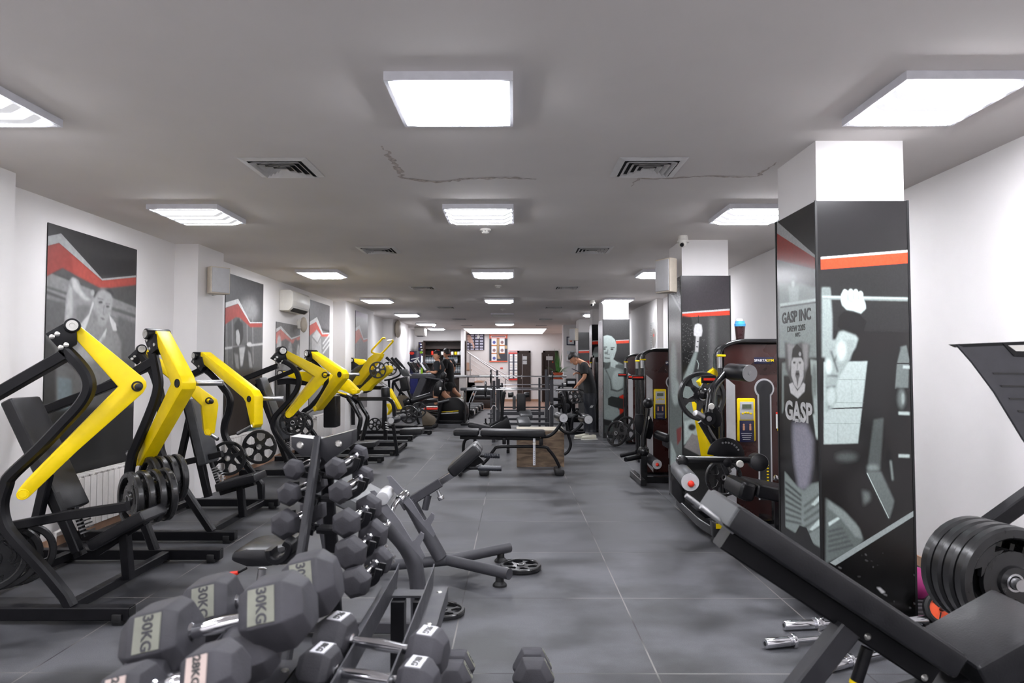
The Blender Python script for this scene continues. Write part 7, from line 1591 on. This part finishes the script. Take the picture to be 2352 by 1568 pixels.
def runner(label, Y, c0, shirt, wide, hand_left, rnd):
    t = thing('person', label, 'person', (c0['hip'][0], Y, .2)); N = {}
    for k, (x, y, dy, r) in c0['pts'].items(): N[k] = (PY(*X_([(x, y)])[0], Y+dy), r)
    E = [('hip', 'chest'), ('chest', 'nb'), ('nb', 'neck'), ('chest', 'shN'), ('shN', 'elN'), ('elN', 'wrN'), ('chest', 'shF'), ('shF', 'elF'), ('elF', 'wrF'), ('hip', 'knN'), ('knN', 'anN'), ('hip', 'knF'), ('knF', 'anF')]
    for s, dy in (('N', -.09), ('F', .09)): N['h'+s] = (N['hip'][0].lerp(N['kn'+s][0], .25) + V((0, dy, 0)), .095)
    E = [e for e in E if e not in (('hip', 'knN'), ('hip', 'knF'))] + [('hip', 'hN'), ('hN', 'knN'), ('hip', 'hF'), ('hF', 'knF')]
    def ex(m):
        for s in 'NF': a, b = N['el'+s][0], N['wr'+s][0]; hand(m, b, b-a, (0, 0, 1), curl=1.0, flip=1 if s == 'N' else -1)
    skin(N, E, 'hip', SKN, 'body', t, ex); hx, hy = c0['head']; head(t, PY(*X_([(hx, hy)])[0], Y), c0['face'], (0, 0, 1), 1.12)
    g_ = lambda k, f: (N[k][0], tuple(q*f for q in N[k][1]) if isinstance(N[k][1], tuple) else N[k][1]*f)
    lerp = lambda a, b, f, r: (N[a][0].lerp(N[b][0], f), r)
    S = {'hem': (N['hip'][0] - V((0, 0, .02)), tuple(q*1.16 for q in N['hip'][1])), 'chest': g_('chest', 1.12), 'nb': lerp('chest', 'nb', .75, (.10, .09)), 'shN': g_('shN', 1.35), 'slN': lerp('shN', 'elN', .75, .075), 'shF': g_('shF', 1.35), 'slF': lerp('shF', 'elF', .75, .075)}
    hw, hd = N['hip'][1]; cw, cd = N['chest'][1]; hp, cp, np_ = N['hip'][0], N['chest'][0], N['nb'][0]
    m = MB(); m.tube(smooth([hp - V((0, 0, .05)), hp.lerp(cp, .5), cp, cp.lerp(np_, .6) + V((0, 0, .0)), np_ + V((0, 0, .01))], 4), 1, shirt, 24, side=(0, 1, 0), scales=interp([(hw*1.08, hd*1.12), (cw*1.05, cd*1.1), (cw*1.12, cd*1.08), (cw*.95, cd*.8), (.08, .075)], 4))
    for s in 'NF': m.tube(smooth([cp.lerp(N['sh'+s][0], .5), N['sh'+s][0], S['sl'+s][0]], 4), 1, shirt, 18, side=(1, 0, 0), scales=interp([(.09, .085), (.095, .09), (.085, .08)], 4))
    part(m, 'shirt', t, sm=70)
    S = {'hip': (N['hip'][0] - V((0, 0, .03)), tuple(q*1.16 for q in N['hip'][1])), 'tN': lerp('hip', 'knN', .40, N['hip'][1][0]*.80+.03), 'kN': lerp('hip', 'knN', .80, .125), 'tF': lerp('hip', 'knF', .40, N['hip'][1][0]*.80+.03), 'kF': lerp('hip', 'knF', .80, .125)}
    m = MB(); m.tube(smooth([hp + V((0, 0, .06)), hp - V((0, 0, .04)), hp - V((0, 0, .12))], 4), 1, TEB, 24, side=(0, 1, 0), scales=interp([(hw*1.0, hd*1.05), (hw*1.05, hd*1.05), (hw*.9, hd*.9)], 4))
    for s in 'NF': q = N['h'+s][0]; m.tube(smooth([hp.lerp(q, .6), q, q.lerp(N['kn'+s][0], .62)], 4), 1, TEB, 18, side=(0, 1, 0), scales=interp([(.125, .135), (.125, .13), (.13, .125)], 4))
    part(m, 'shorts', t, sm=70)
    for s in 'NF': a = N['an'+s][0]; shoe(t, V((a.x+.06, a.y, a.z-.06 if a.z > .4 else .262)), (-1, 0, 0), BLG if False else SHO)
    return t
runner('heavyset person in charcoal shirt jogging on the nearest treadmill', 18.9, {'hip': (-2.0,), 'head': (1492, 572), 'face': (-1, -.25, 0), 'pts': {'hip': (1500, 930, 0, (.19, .17)), 'chest': (1505, 720, 0, (.19, .17)), 'nb': (1500, 640, 0, .08), 'neck': (1495, 610, 0, .065), 'shN': (1490, 680, -.22, .075), 'elN': (1475, 800, -.27, .055), 'wrN': (1400, 785, -.25, .035), 'shF': (1530, 680, .22, .075), 'elF': (1585, 790, .27, .055), 'wrF': (1560, 760, .2, .035), 'knN': (1470, 1080, -.10, .085), 'anN': (1475, 1235, -.10, .05), 'knF': (1590, 1100, .12, .085), 'anF': (1680, 1150, .12, .05)}}, TEE, 1.2, True, 1)
runner('slim person in black shirt seen from behind, jogging on the second treadmill', 19.85, {'hip': (-1.7,), 'head': (1618, 540), 'face': (-.8, .6, 0), 'pts': {'hip': (1660, 930, 0, (.16, .13)), 'chest': (1650, 710, 0, (.17, .13)), 'nb': (1630, 620, 0, .065), 'neck': (1622, 590, 0, .055), 'shN': (1600, 650, -.18, .065), 'elN': (1590, 770, -.24, .045), 'wrN': (1540, 720, -.2, .03), 'shF': (1690, 650, .18, .065), 'elF': (1725, 740, .22, .045), 'wrF': (1700, 800, .2, .03), 'knN': (1630, 1080, -.08, .07), 'anN': (1620, 1225, -.08, .045), 'knF': (1720, 1040, .10, .07), 'anF': (1810, 1120, .10, .045)}}, TEB, 1.0, False, 2)

# ---------------------------------------------------------------- bar and reception
def bar():
    Y = 24.55; t = thing('back_bar_shelf', 'dark wooden shelf unit with bottles behind the bar', 'shelf unit', (-2.8, 24.3, 0)); a, b = PY(*X_([(1305, 378)])[0], 24.2), PY(*X_([(1870, 378)])[0], 24.2); zb = 1.0
    m = MB(); m.box2((a.x, 24.5, zb), (b.x, 24.56, a.z), DBR); part(m, 'back_panel', t)
    for x in (a.x, b.x): part(MB().box2((x-.03, 24.15, 0), (x+.03, 24.55, a.z), DBR), 'side_panel', t)
    zs = [PY(1000, y, 24.2).z for y in (783, 800, 815.5, 834.5, 857)]
    for z in zs: part(MB().box2((a.x, 24.15, z-.015), (b.x, 24.55, z+.015), DBR), 'shelf', t)
    part(MB().box2((a.x, 24.18, 0), (b.x, 24.5, zs[-1]-.02), DBR), 'base_cabinet', t)
    bp = thing('water_bottle', 'clear water bottle on the middle bar shelf, leftmost of the row', 'bottle', (0, 0, 0), group='clear bottles on the bar shelves')
    part(MB().lathe([(0, 0), (.030, 0), (.030, .17), (.034, .20), (.015, .245), (.015, .26), (0, .26)], (0, 0, 0), (0, 0, 1), GLS, 14), 'body', bp); part(MB().lathe([(.017, .255), (.017, .285), (0, .285)], (0, 0, 0), (0, 0, 1), PLW, 12), 'cap', bp); part(MB().lathe([(.031, .06), (.031, .13)], (0, 0, 0), (0, 0, 1), LGR, 14), 'label', bp)
    wd_ = b.x - a.x; xs = [a.x + wd_*(.045 + .0445*k) for k in range(18)]; n = 0; ORD = ('leftmost', 'second from the left', 'third from the left', 'fourth from the left', 'fifth from the left', 'sixth from the left', 'seventh from the left', 'eighth from the left', 'ninth from the left', 'seventh from the right', 'sixth from the right', 'fifth from the right', 'fourth from the right', 'third from the right', 'second from the right', 'rightmost')
    for k, x in enumerate(xs):
        if k in (8, 9): continue
        lab = 'clear water bottle on the middle bar shelf, number %d from the left end' % (n+1)
        lab = 'clear water bottle in the middle shelf row behind the bar, %s' % ORD[n]
        (copy_tree(bp, lab, (x, 24.25, zs[3]+.015)) if n else (setattr(bp, 'location', (x, 24.25, zs[3]+.015)), bp.__setitem__('label', lab))); n += 1
    for k in range(6): copy_tree(bp, 'clear bottle on the lowest bar shelf, %s' % ('rightmost', 'second from the right', 'third from the right', 'fourth from the right', 'fifth from the right', 'sixth from the right')[k], (b.x - .08 - .075*k, 24.25, zs[4]+.015))
    cols = [(RED, 'red'), (RED, 'red'), (PAP, 'white'), (RED, 'red'), (PAP, 'white'), (YEL, 'yellow'), (PAP, 'white'), (LGR, 'grey')]
    for k, x in enumerate([wd_*q for q in (.21, .35, .45, .61, .69, .77, .84, .91)]):
        mt_, cn = cols[k]; b0 = V((a.x + x, 24.28, zs[2]+.015)); j = thing('supplement_tub', '%s supplement tub on the upper bar shelf, %s from the left' % (cn, ('first', 'second', 'third', 'fourth', 'fifth', 'sixth', 'seventh', 'eighth')[k]), 'tub', b0, group='supplement tubs on the upper bar shelf'); s = .95 if k in (1, 7) else .72
        part(MB().lathe([(0, 0), (.065*s, 0), (.07*s, .02), (.07*s, .14*s), (.05*s, .17*s), (0, .17*s)], b0, (0, 0, 1), mt_, 16), 'body', j); part(MB().lathe([(.056*s, .165*s), (.056*s, .20*s), (0, .20*s)], b0, (0, 0, 1), BLK if mt_ is not RED else RED, 16), 'lid', j)
    # counter
    t = thing('bar_counter', 'pale bar counter with dark brown front panel', 'counter', (-2.2, 23.3, 0)); c0, c1 = PY(1035, 859, 23.0), PY(1071, 859, 23.0)
    part(MB().box2((-3.4, 22.95, 1.06), (c1.x, 23.6, 1.13), LGR, .01), 'worktop', t); part(MB().box2((-3.35, 23.05, 0), (c1.x-.25, 23.5, 1.06), DBR), 'front_panel', t); part(MB().prism([V((c1.x-.25, 23.0, 1.06)), V((c1.x, 23.0, 1.06)), V((c1.x, 23.0, .6)), V((c1.x-.12, 23.0, .5)), V((c1.x-.1, 23.0, 0)), V((c1.x-.25, 23.0, 0))], (0, .5, 0), WFL, .01), 'end_panel', t)
    # fridge and lit sign
    f0, f1 = PY(941, 806, 22.5), PY(962, 806, 22.5); t = thing('drinks_fridge', 'dark blue drinks fridge with red logo and white figure beside the bar', 'fridge', (f0.x, 22.6, 0))
    part(MB().box2((f0.x, 22.5, 0), (f1.x, 23.1, f0.z), NVY, .01), 'cabinet', t); m = MB(); p = PY(946, 811, 22.495); m.ball(p, .085, RED, 16, sc=(1, .04, .6)); m.ball(p + V((.32, 0, .03)), .055, CLR, 12, sc=(1, .04, .8)); part(m, 'logos', t)
    m = MB(); q = PY(952, 832, 22.495)
    for L in (((-.12, .10), (.16, .16)), ((-.05, .0), (.12, .12)), ((-.05, 0), (-.12, -.1)), ((.1, .12), (.18, -.02)), ((.05, .05), (.10, -.12))): m.tube([q + V((L[0][0], 0, L[0][1])), q + V((L[1][0], 0, L[1][1]))], .018, PAP, 8)
    part(m, 'white_figure', t); part(MB().box2((f0.x+.03, 22.49, f0.z-1.45), (f1.x-.03, 22.496, f0.z-.75), AQU), 'blue_graphic', t)
    s0 = PY(960, 785, 23.4); s1 = PY(971, 850, 23.4); t = thing('drinks_cabinet', 'narrow glowing cabinet with blue and white packs left of the bar shelves', 'fridge', (s0.x, 23.5, 0)); part(MB().box2((s0.x, 23.5, 0), (s1.x, 24.1, s0.z), DBR), 'cabinet', t); part(MB().box2((s0.x+.03, 23.49, s1.z), (s1.x-.02, 23.5, s0.z-.5), mat('lit_panel', (.6, .65, .9), .3, emit=(.7, .75, 1), estr=.8)), 'glass_door', t)
    m = MB(); r = random.Random(3)
    for k in range(14): m.box((s0.x + .04 + r.random()*.10, 23.485, s0.z - .05 - .033*k), (.06, .02, .03), (AQU, PAP, NVY)[k % 3])
    part(m, 'packs', t)
    t = thing('bar_stool', 'small dark stool under the counter beside the runners', 'stool', (-2.95, 22.2, 0)); p = PY(*X_([(1410, 985)])[0], 22.2); part(MB().cyl((p.x, 22.2, .66), (p.x, 22.2, .70), .17, BLK), 'seat', t); part(MB().cyl((p.x, 22.2, .02), (p.x, 22.2, .66), .025, STL), 'post', t); part(MB().cyl((p.x, 22.2, 0), (p.x, 22.2, .02), .18, STL), 'base', t)
    t = thing('air_conditioner', 'white split air conditioner high on the left wall near the bar', 'air conditioner', (-3.3, 23.0, 2.4)); p = PY(966, 762, 22.8); part(MB().box(p, (.35, .7, .30), PLW, bev=.05), 'body', t); part(MB().box(p + V((0, -.1, -.155)), (.2, .4, .012), VDK), 'air_outlet', t)
bar()
def board(label, px0, py0, px1, py1, Y, bg, fn, nx=90, ny=120, cat='poster', name='wall_poster', group=None, frame=None):
    a, b = PY(px0, py0, Y), PY(px1, py1, Y); mp = lambda x, y: ((x-px0)/(px1-px0), (y-py0)/(py1-py0)); P = Paint(nx, ny, mp, bg); fn(P); t = thing(name, label, cat, (a.x, Y, b.z), group=group)
    part(MB().box2((a.x, Y+.004, b.z), (b.x, Y+.03, a.z), PAP), 'backing', t); P.mesh('print', (a.x, Y+.002, a.z), (b.x-a.x, 0, 0), (0, 0, b.z-a.z), t, PRM)
    if frame: 
        m = MB(); w_ = .03
        for u, v in (((a.x-w_, a.z-.0), (b.x+w_, a.z+w_)), ((a.x-w_, b.z-w_), (b.x+w_, b.z)), ((a.x-w_, b.z), (a.x, a.z)), ((b.x, b.z), (b.x+w_, a.z))): m.box2((u[0], Y-.01, u[1]), (v[0], Y+.03, v[1]), frame)
        part(m, 'frame', t)
    return t
l = lambda L: [(1060 + x/8.254, 740 + y/8.254) for x, y in L]
def s1(P):
    P.poly(l([(100, 100), (440, 100), (440, 152), (100, 152)]), srgb(235, 120, 95)); P.line(l([(130, 122), (400, 122)]), 2.2, PAPC, 0, .9)
    for i in range(4):
        for j in range(7): x, y = 88 + i*87, 180 + j*53; P.poly(l([(x, y), (x+58, y), (x+58, y+30), (x, y+30)]), srgb(215, 215, 232)); P.line(l([(x+8, y+15), (x+50, y+15)]), .7, srgb(120, 120, 160), 0)
    P.poly(l([(110, 240), (160, 240), (200, 300), (240, 420), (250, 480), (225, 500), (200, 400), (140, 380), (110, 330)]), srgb(235, 190, 170), 1, .8); P.ell(*l([(320, 270)])[0], 3, 5, srgb(240, 240, 240), 1)
PAPC = srgb(245, 245, 245)
board('dark timetable poster with rows of white cells above the stair railing', 1073, 752.5, 1112.5, 803.5, 27.14, srgb(50, 46, 66), s1, 110, 140)
def s2(P):
    P.poly(l([(530, 190), (870, 190), (870, 305), (530, 310)]), srgb(235, 110, 80)); P.poly(l([(545, 198), (855, 198), (855, 232), (545, 232)]), PAPC); P.poly(l([(555, 255), (840, 255), (840, 290), (555, 290)]), PAPC)
    P.line(l([(560, 215), (845, 215)]), 2, srgb(120, 40, 40)); P.line(l([(570, 272), (830, 272)]), 2, srgb(110, 40, 40)); P.poly(l([(670, 310), (720, 310), (700, 600), (740, 690), (680, 690)]), srgb(190, 160, 120), 2); P.poly(l([(820, 440), (865, 440), (865, 500), (820, 500)]), srgb(190, 160, 120), 1)
    for i, (x, y) in enumerate(((570, 300), (720, 300), (570, 450), (720, 450), (570, 600))):
        P.poly(l([(x, y), (x+98, y), (x+98, y+128), (x, y+128)]), PAPC); P.poly(l([(x, y+128), (x+98, y+128), (x+98, y+142), (x, y+142)]), srgb(235, 150, 80)); P.ell(*l([(x+50, y+80)])[0], 3.6, 3.6, srgb(90, 100, 170) if i in (0, 4) else srgb(150, 120, 120), 1)
    P.poly(l([(528, 728), (870, 728), (870, 752), (528, 752)]), srgb(235, 110, 80))
board('orange headed poster with five white pictures on the stair wall', 1124, 763, 1165.5, 831, 27.14, srgb(62, 66, 74), s2, 110, 170)
def s3(P):
    P.poly(l([(888, 535), (1080, 535), (1080, 595), (888, 600)]), srgb(225, 80, 70)); P.poly(l([(895, 545), (1072, 545), (1072, 572), (895, 572)]), PAPC); P.line(l([(905, 560), (1062, 560)]), 1.8, srgb(120, 40, 40))
    for i in range(2):
        for j in range(3): x, y = 915 + i*88, 605 + j*155; P.poly(l([(x, y), (x+56, y), (x+56, y+140), (x, y+140)]), PAPC); P.line(l([(x+6, y+50), (x+50, y+50)]), 1.2, srgb(190, 150, 120)); P.line(l([(x+6, y+90), (x+50, y+90)]), 1.2, srgb(150, 150, 150))
    P.poly(l([(888, 1075), (1080, 1062), (1080, 1090), (888, 1105)]), srgb(220, 50, 45))
board('red edged notice board with six white sheets beside the narrow brown door', 1168, 805, 1190.5, 873, 27.12, srgb(60, 62, 78), s3, 70, 140, cat='notice board', name='notice_board')
tag(MB().box2((PY(1149, 844, 27.15).x, 27.17, PY(1149, 846, 27.15).z), (PY(1155, 844, 27.15).x, 27.199, PY(1149, 844, 27.15).z), RED).build('wall_sticker', loc=(PY(1149, 846, 27.15).x, 27.17, PY(1149, 846, 27.15).z)), 'tiny red strip on the wall below the orange headed poster', 'sticker')
Yp = 21.36
def s4(P): P.ell(1311, 782, 3, 3, srgb(225, 120, 90), 1); P.ell(1313, 783, 1.2, 1.2, srgb(200, 60, 40), 0)
board('black framed small picture with a red motif on the white wall piece', 1303.5, 775, 1318.5, 790, Yp, PAPC, s4, 30, 30, cat='picture', name='framed_picture', frame=NVY)
board('pale grey certificate below the black framed picture', 1302, 805.5, 1319, 813, Yp, srgb(215, 218, 222), lambda P: P.ell(1311, 809, 1.8, 1.8, g(120), 1), 30, 20, cat='certificate', name='certificate')
board('white notice with thin pink border on the white wall piece', 1299.5, 817, 1318, 829, Yp, srgb(225, 190, 190), lambda P: P.poly([(1300.3, 817.8), (1317.2, 817.8), (1317.2, 828.2), (1300.3, 828.2)], PAPC), 50, 34, cat='notice', name='notice')
# doors
def door(n, px0, px1, py0, py1, Y, signs):
    a, b = PY(px0, py0, Y), PY(px1, py0, Y); z = a.z; o = MB().box2((a.x, Y, 0), (b.x, Y+.05, z), DBR).build('door_%d' % n); o['kind'] = 'structure'
    m = MB()
    for x0_, x1_ in ((a.x-.05, a.x+.03), (b.x-.03, b.x+.05)): m.box2((x0_, Y-.02, 0), (x1_, Y+.02, z+.05), DBR)
    m.box2((a.x-.05, Y-.02, z-.03), (b.x+.05, Y+.02, z+.05), DBR); part(m, 'door_frame', o)
    for (sx, sy, w_, h_, mt_) in signs: p = PY(sx, sy, Y); part(MB().box((p.x, Y-.006, p.z), (w_, .008, h_), mt_), 'door_sign', o)
    part(MB().box((a.x+.12, Y-.03, 1.0), (.03, .06, .16), STL, bev=.005), 'door_handle', o); part(MB().box((a.x+(b.x-a.x)*.35, Y-.003, z*.5), (.012, .004, z*.9), STL), 'inlay_strip', o)
    return o
door(1, 1191, 1216, 808, 921, 27.14, ((1205.5, 822, .17, .15, STL), (1205.5, 832, .17, .15, STL)))
door(2, 1250, 1279, 808, 921, 27.14, ((1262, 822.5, .28, .16, LGR),))
m = MB().box2((PY(1243.5, 811, 27.1).x, 26.55, .02), (PY(1243.5, 811, 27.1).x+.05, 27.1, 2.0), DBR); o = m.build('door_3'); o['kind'] = 'structure'
# stairs with railing
def stairs():
    t = thing('staircase', 'white staircase with tan treads descending behind the racks', 'staircase', (-1.6, 26.2, 0)); x = PY(1073, 850, 26.0).x; zs = [PY(1080, y, 26.0).z for y in (848.5, 862, 875, 889, 903)]; xs = [PY(px, 850, 26.0).x for px in (1078, 1092, 1109, 1124, 1139)]
    xp = x
    for k, (z, xe) in enumerate(zip(zs, xs)): part(MB().box2((x-.2, 25.6, 0), (xe, 27.18, z-.04), WHT), 'riser_block', t); part(MB().box2((x-.2 if k == 0 else xs[k-1]-.02, 25.58, z-.04), (xe+.02, 27.18, z), TAN), 'tread', t)
    part(MB().box2((x-.2, 25.58, zs[0]), (xs[0]-.08, 27.18, zs[0]+.28), TAN), 'landing_step', t)
    t = thing('stair_railing', 'slim metal stair railing with thin wires sloping down to the right', 'railing', (-1.3, 25.5, 0)); Y = 25.5
    part(MB().tube([PY(1073, 808, Y), PY(1168, 873.5, Y)], .024, STL, 12), 'handrail', t); part(MB().tube([PY(1074, 809, Y+1.3), PY(1163, 861, Y+1.3)], .02, STL, 12), 'wall_handrail', t)
    for px, y0, y1 in ((1080, 813, 862), (1161, 868, 912)): part(MB().tube([PY(px, y0, Y), PY(px, y1, Y)], .022, STL, 12), 'baluster', t)
    for k in range(4): part(MB().tube([PY(1080, 822 + 11*k, Y), PY(1161, 878 + 10*k, Y)], .006, STL, 8), 'wire', t)
stairs()
# plant on stand
def plant():
    Y = 19.6; c = PY(1282, 866, Y); t = thing('potted_plant', 'terracotta potted plant with tall spiky green leaves near the far door', 'plant', (c.x, Y, c.z-.03)); z0 = c.z-.03
    part(MB().lathe([(0, 0), (.11, 0), (.135, .13), (.15, .13), (.15, .17), (.135, .17), (.13, .15), (0, .15)], (c.x, Y, z0), (0, 0, 1), TER, 24), 'pot', t); part(MB().lathe([(0, 0), (.14, 0), (.16, .03), (0, .03)], (c.x, Y, z0-.03), (0, 0, 1), TER, 24), 'saucer', t)
    m = MB(); r = random.Random(11)
    for k in range(46):
        a = r.random()*2*PI; tall = r.random() < .3; L = (.45 + .3*r.random()) if tall else (.2 + .2*r.random()); b = V((c.x + .05*math.cos(a), Y + .05*math.sin(a), z0+.14)); sp = .12 if tall else .6; d = V((math.cos(a)*sp, math.sin(a)*sp, 1)).normalized(); q = [b + d*L*f + V((math.cos(a), math.sin(a), 0))*(.14*f*f if not tall else .03*f) - V((0, 0, .12*f*f if not tall else 0)) for f in (0, .25, .5, .75, 1)]
        m.sweep(q, [(-.014, 0), (0, .003), (.014, 0), (0, -.003)], LEF, side=(-math.sin(a), math.cos(a), .05), scales=[.7, 1.1, 1, .7, .1])
    part(m, 'leaves', t); part(MB().ball((c.x-.16, Y, z0+.48), .02, ORG, 10), 'flower', t)
    t = thing('plant_stand', 'grey pillar stand under the terracotta plant pot', 'stand', (c.x, Y, 0)); part(MB().box2((c.x-.14, Y-.14, 0), (c.x+.14, Y+.14, z0-.031), LGR, .01), 'column', t)
plant()
def far_bits():
    t = thing('side_table', 'black side table with stacked dark items near the plant', 'table', (1.6, 20.0, 0)); Y = 18.2; a, b = PY(1283, 886, Y), PY(1322, 886, Y); part(MB().box2((a.x, Y, a.z-.03), (b.x, Y+.5, a.z), BLG), 'table_top', t)
    for x in (a.x+.03, b.x-.03):
        for y in (Y+.03, Y+.47): part(MB().box2((x-.02, y-.02, 0), (x+.02, y+.02, a.z-.03), BLK), 'leg', t)
    t2 = thing('printer', 'small black machine with pale panel on the side table', 'machine', ((a.x+b.x)/2+.1, Y+.2, a.z)); p = V(((a.x+b.x)/2+.12, Y+.2, a.z)); part(MB().box(p + V((0, 0, .10)), (.28, .3, .20), BLK, bev=.02), 'body', t2); part(MB().box(p + V((0, -.152, .10)), (.2, .004, .07), LGR), 'front_panel', t2)
    t = thing('sofa', 'dark brown leather sofa with wooden edge behind the treadmill ends', 'sofa', (-1.2, 22.6, 0)); Y = 22.7; a, b = PY(1086, 910, Y), PY(1131, 910, Y)
    part(MB().box2((a.x, Y, .0), (b.x, Y+.7, .30), DBR, .03), 'base', t); part(MB().box2((a.x+.05, Y-.02, .30), (b.x-.05, Y+.55, .44), LEA, .05), 'seat_cushion', t); part(MB().box2((a.x, Y+.5, .3), (b.x, Y+.72, .62), LEA, .05), 'backrest', t); part(MB().box2((a.x-.05, Y-.03, .44), (a.x+.05, Y+.7, .50), TAN, .01), 'arm', t)
    t = thing('gym_bench', 'black padded bench with chrome ladder legs behind the racks on the left', 'gym bench', (-.8, 18, 0)); Y = 17.6; a, b = PY(1084, 888, Y), PY(1156, 887, Y)
    m = MB(); cushion(m, V((a.x, Y, a.z+.03)), V((b.x, Y, a.z+.03)), .3, .09, LEA, (0, 0, 1), bev=.03); part(m, 'pad', t)
    for x0_, x1_ in ((1090, 1077), (1096, 1083)): part(MB().tube([PY(x0_, 893, Y), PY(x1_, 925, Y)], .015, CHR, 10), 'leg', t)
    part(MB().tube([PY(1150, 890, Y), V((PY(1152, 890, Y).x, Y, .02))], .025, BLK, 10), 'leg', t); part(MB().tube([PY(1079, 925, Y), V((PY(1076, 925, Y).x, Y, .02))], .02, BLK, 10), 'leg', t)
    t = thing('preacher_bench', 'dark bench with silver top edge at the far left of the racks', 'gym bench', (-1, 16.5, 0)); Y = 16.4; p = PY(1078, 893, Y); m = MB(); m.box(p, (.42, .4, .07), LEG, bev=.02); part(m, 'pad', t); part(MB().box2((p.x-.14, Y-.04, 0), (p.x-.09, Y+.04, p.z-.035), BLG, .01), 'column', t); part(MB().box2((p.x-.2, Y-.2, 0), (p.x-.02, Y+.2, .05), BLK, .01), 'base', t)
    t = thing('kettlebell', 'pair of small black knobs on the floor left of the ab bench', 'kettlebell', (0, 0, 0))
    p = PZ(1121, 975, .05); t.location = (p.x, p.y, 0)
    for dx in (-.06, .06): m = MB(); m.ball((p.x+dx, p.y, .055), .055, BLG, 14); m.cyl((p.x+dx, p.y, .08), (p.x+dx, p.y, .2), .02, BLG, 12); part(m, 'knob', t)
far_bits()

def decal():
    X = XR - .125; a, b = PX(1494, 742, X), PX(1507, 742, X); zb = PX(1500, 812, X).z; P = Paint(30, 90, None, WS); P.ell(.6, .5, .35, .3, srgb(150, 145, 140), 1, raw=True); P.ell(.6, .42, .12, .05, srgb(200, 90, 80), 1, raw=True)
    for k in range(16): P.line([(.08, .08 + .055*k), (.22, .08 + .055*k)], .02, g(90), raw=True)
    t = thing('wall_poster', 'narrow pale poster with grey emblem on the right wall beyond the second pillar', 'poster', (X, (a.y+b.y)/2, zb)); part(MB().box2((X-.002, b.y, zb), (X+.004, a.y, a.z), PAP), 'backing', t); P.mesh('print', (X-.004, a.y, a.z), (0, b.y-a.y, 0), (0, 0, zb-a.z), t, PRM)
decal()
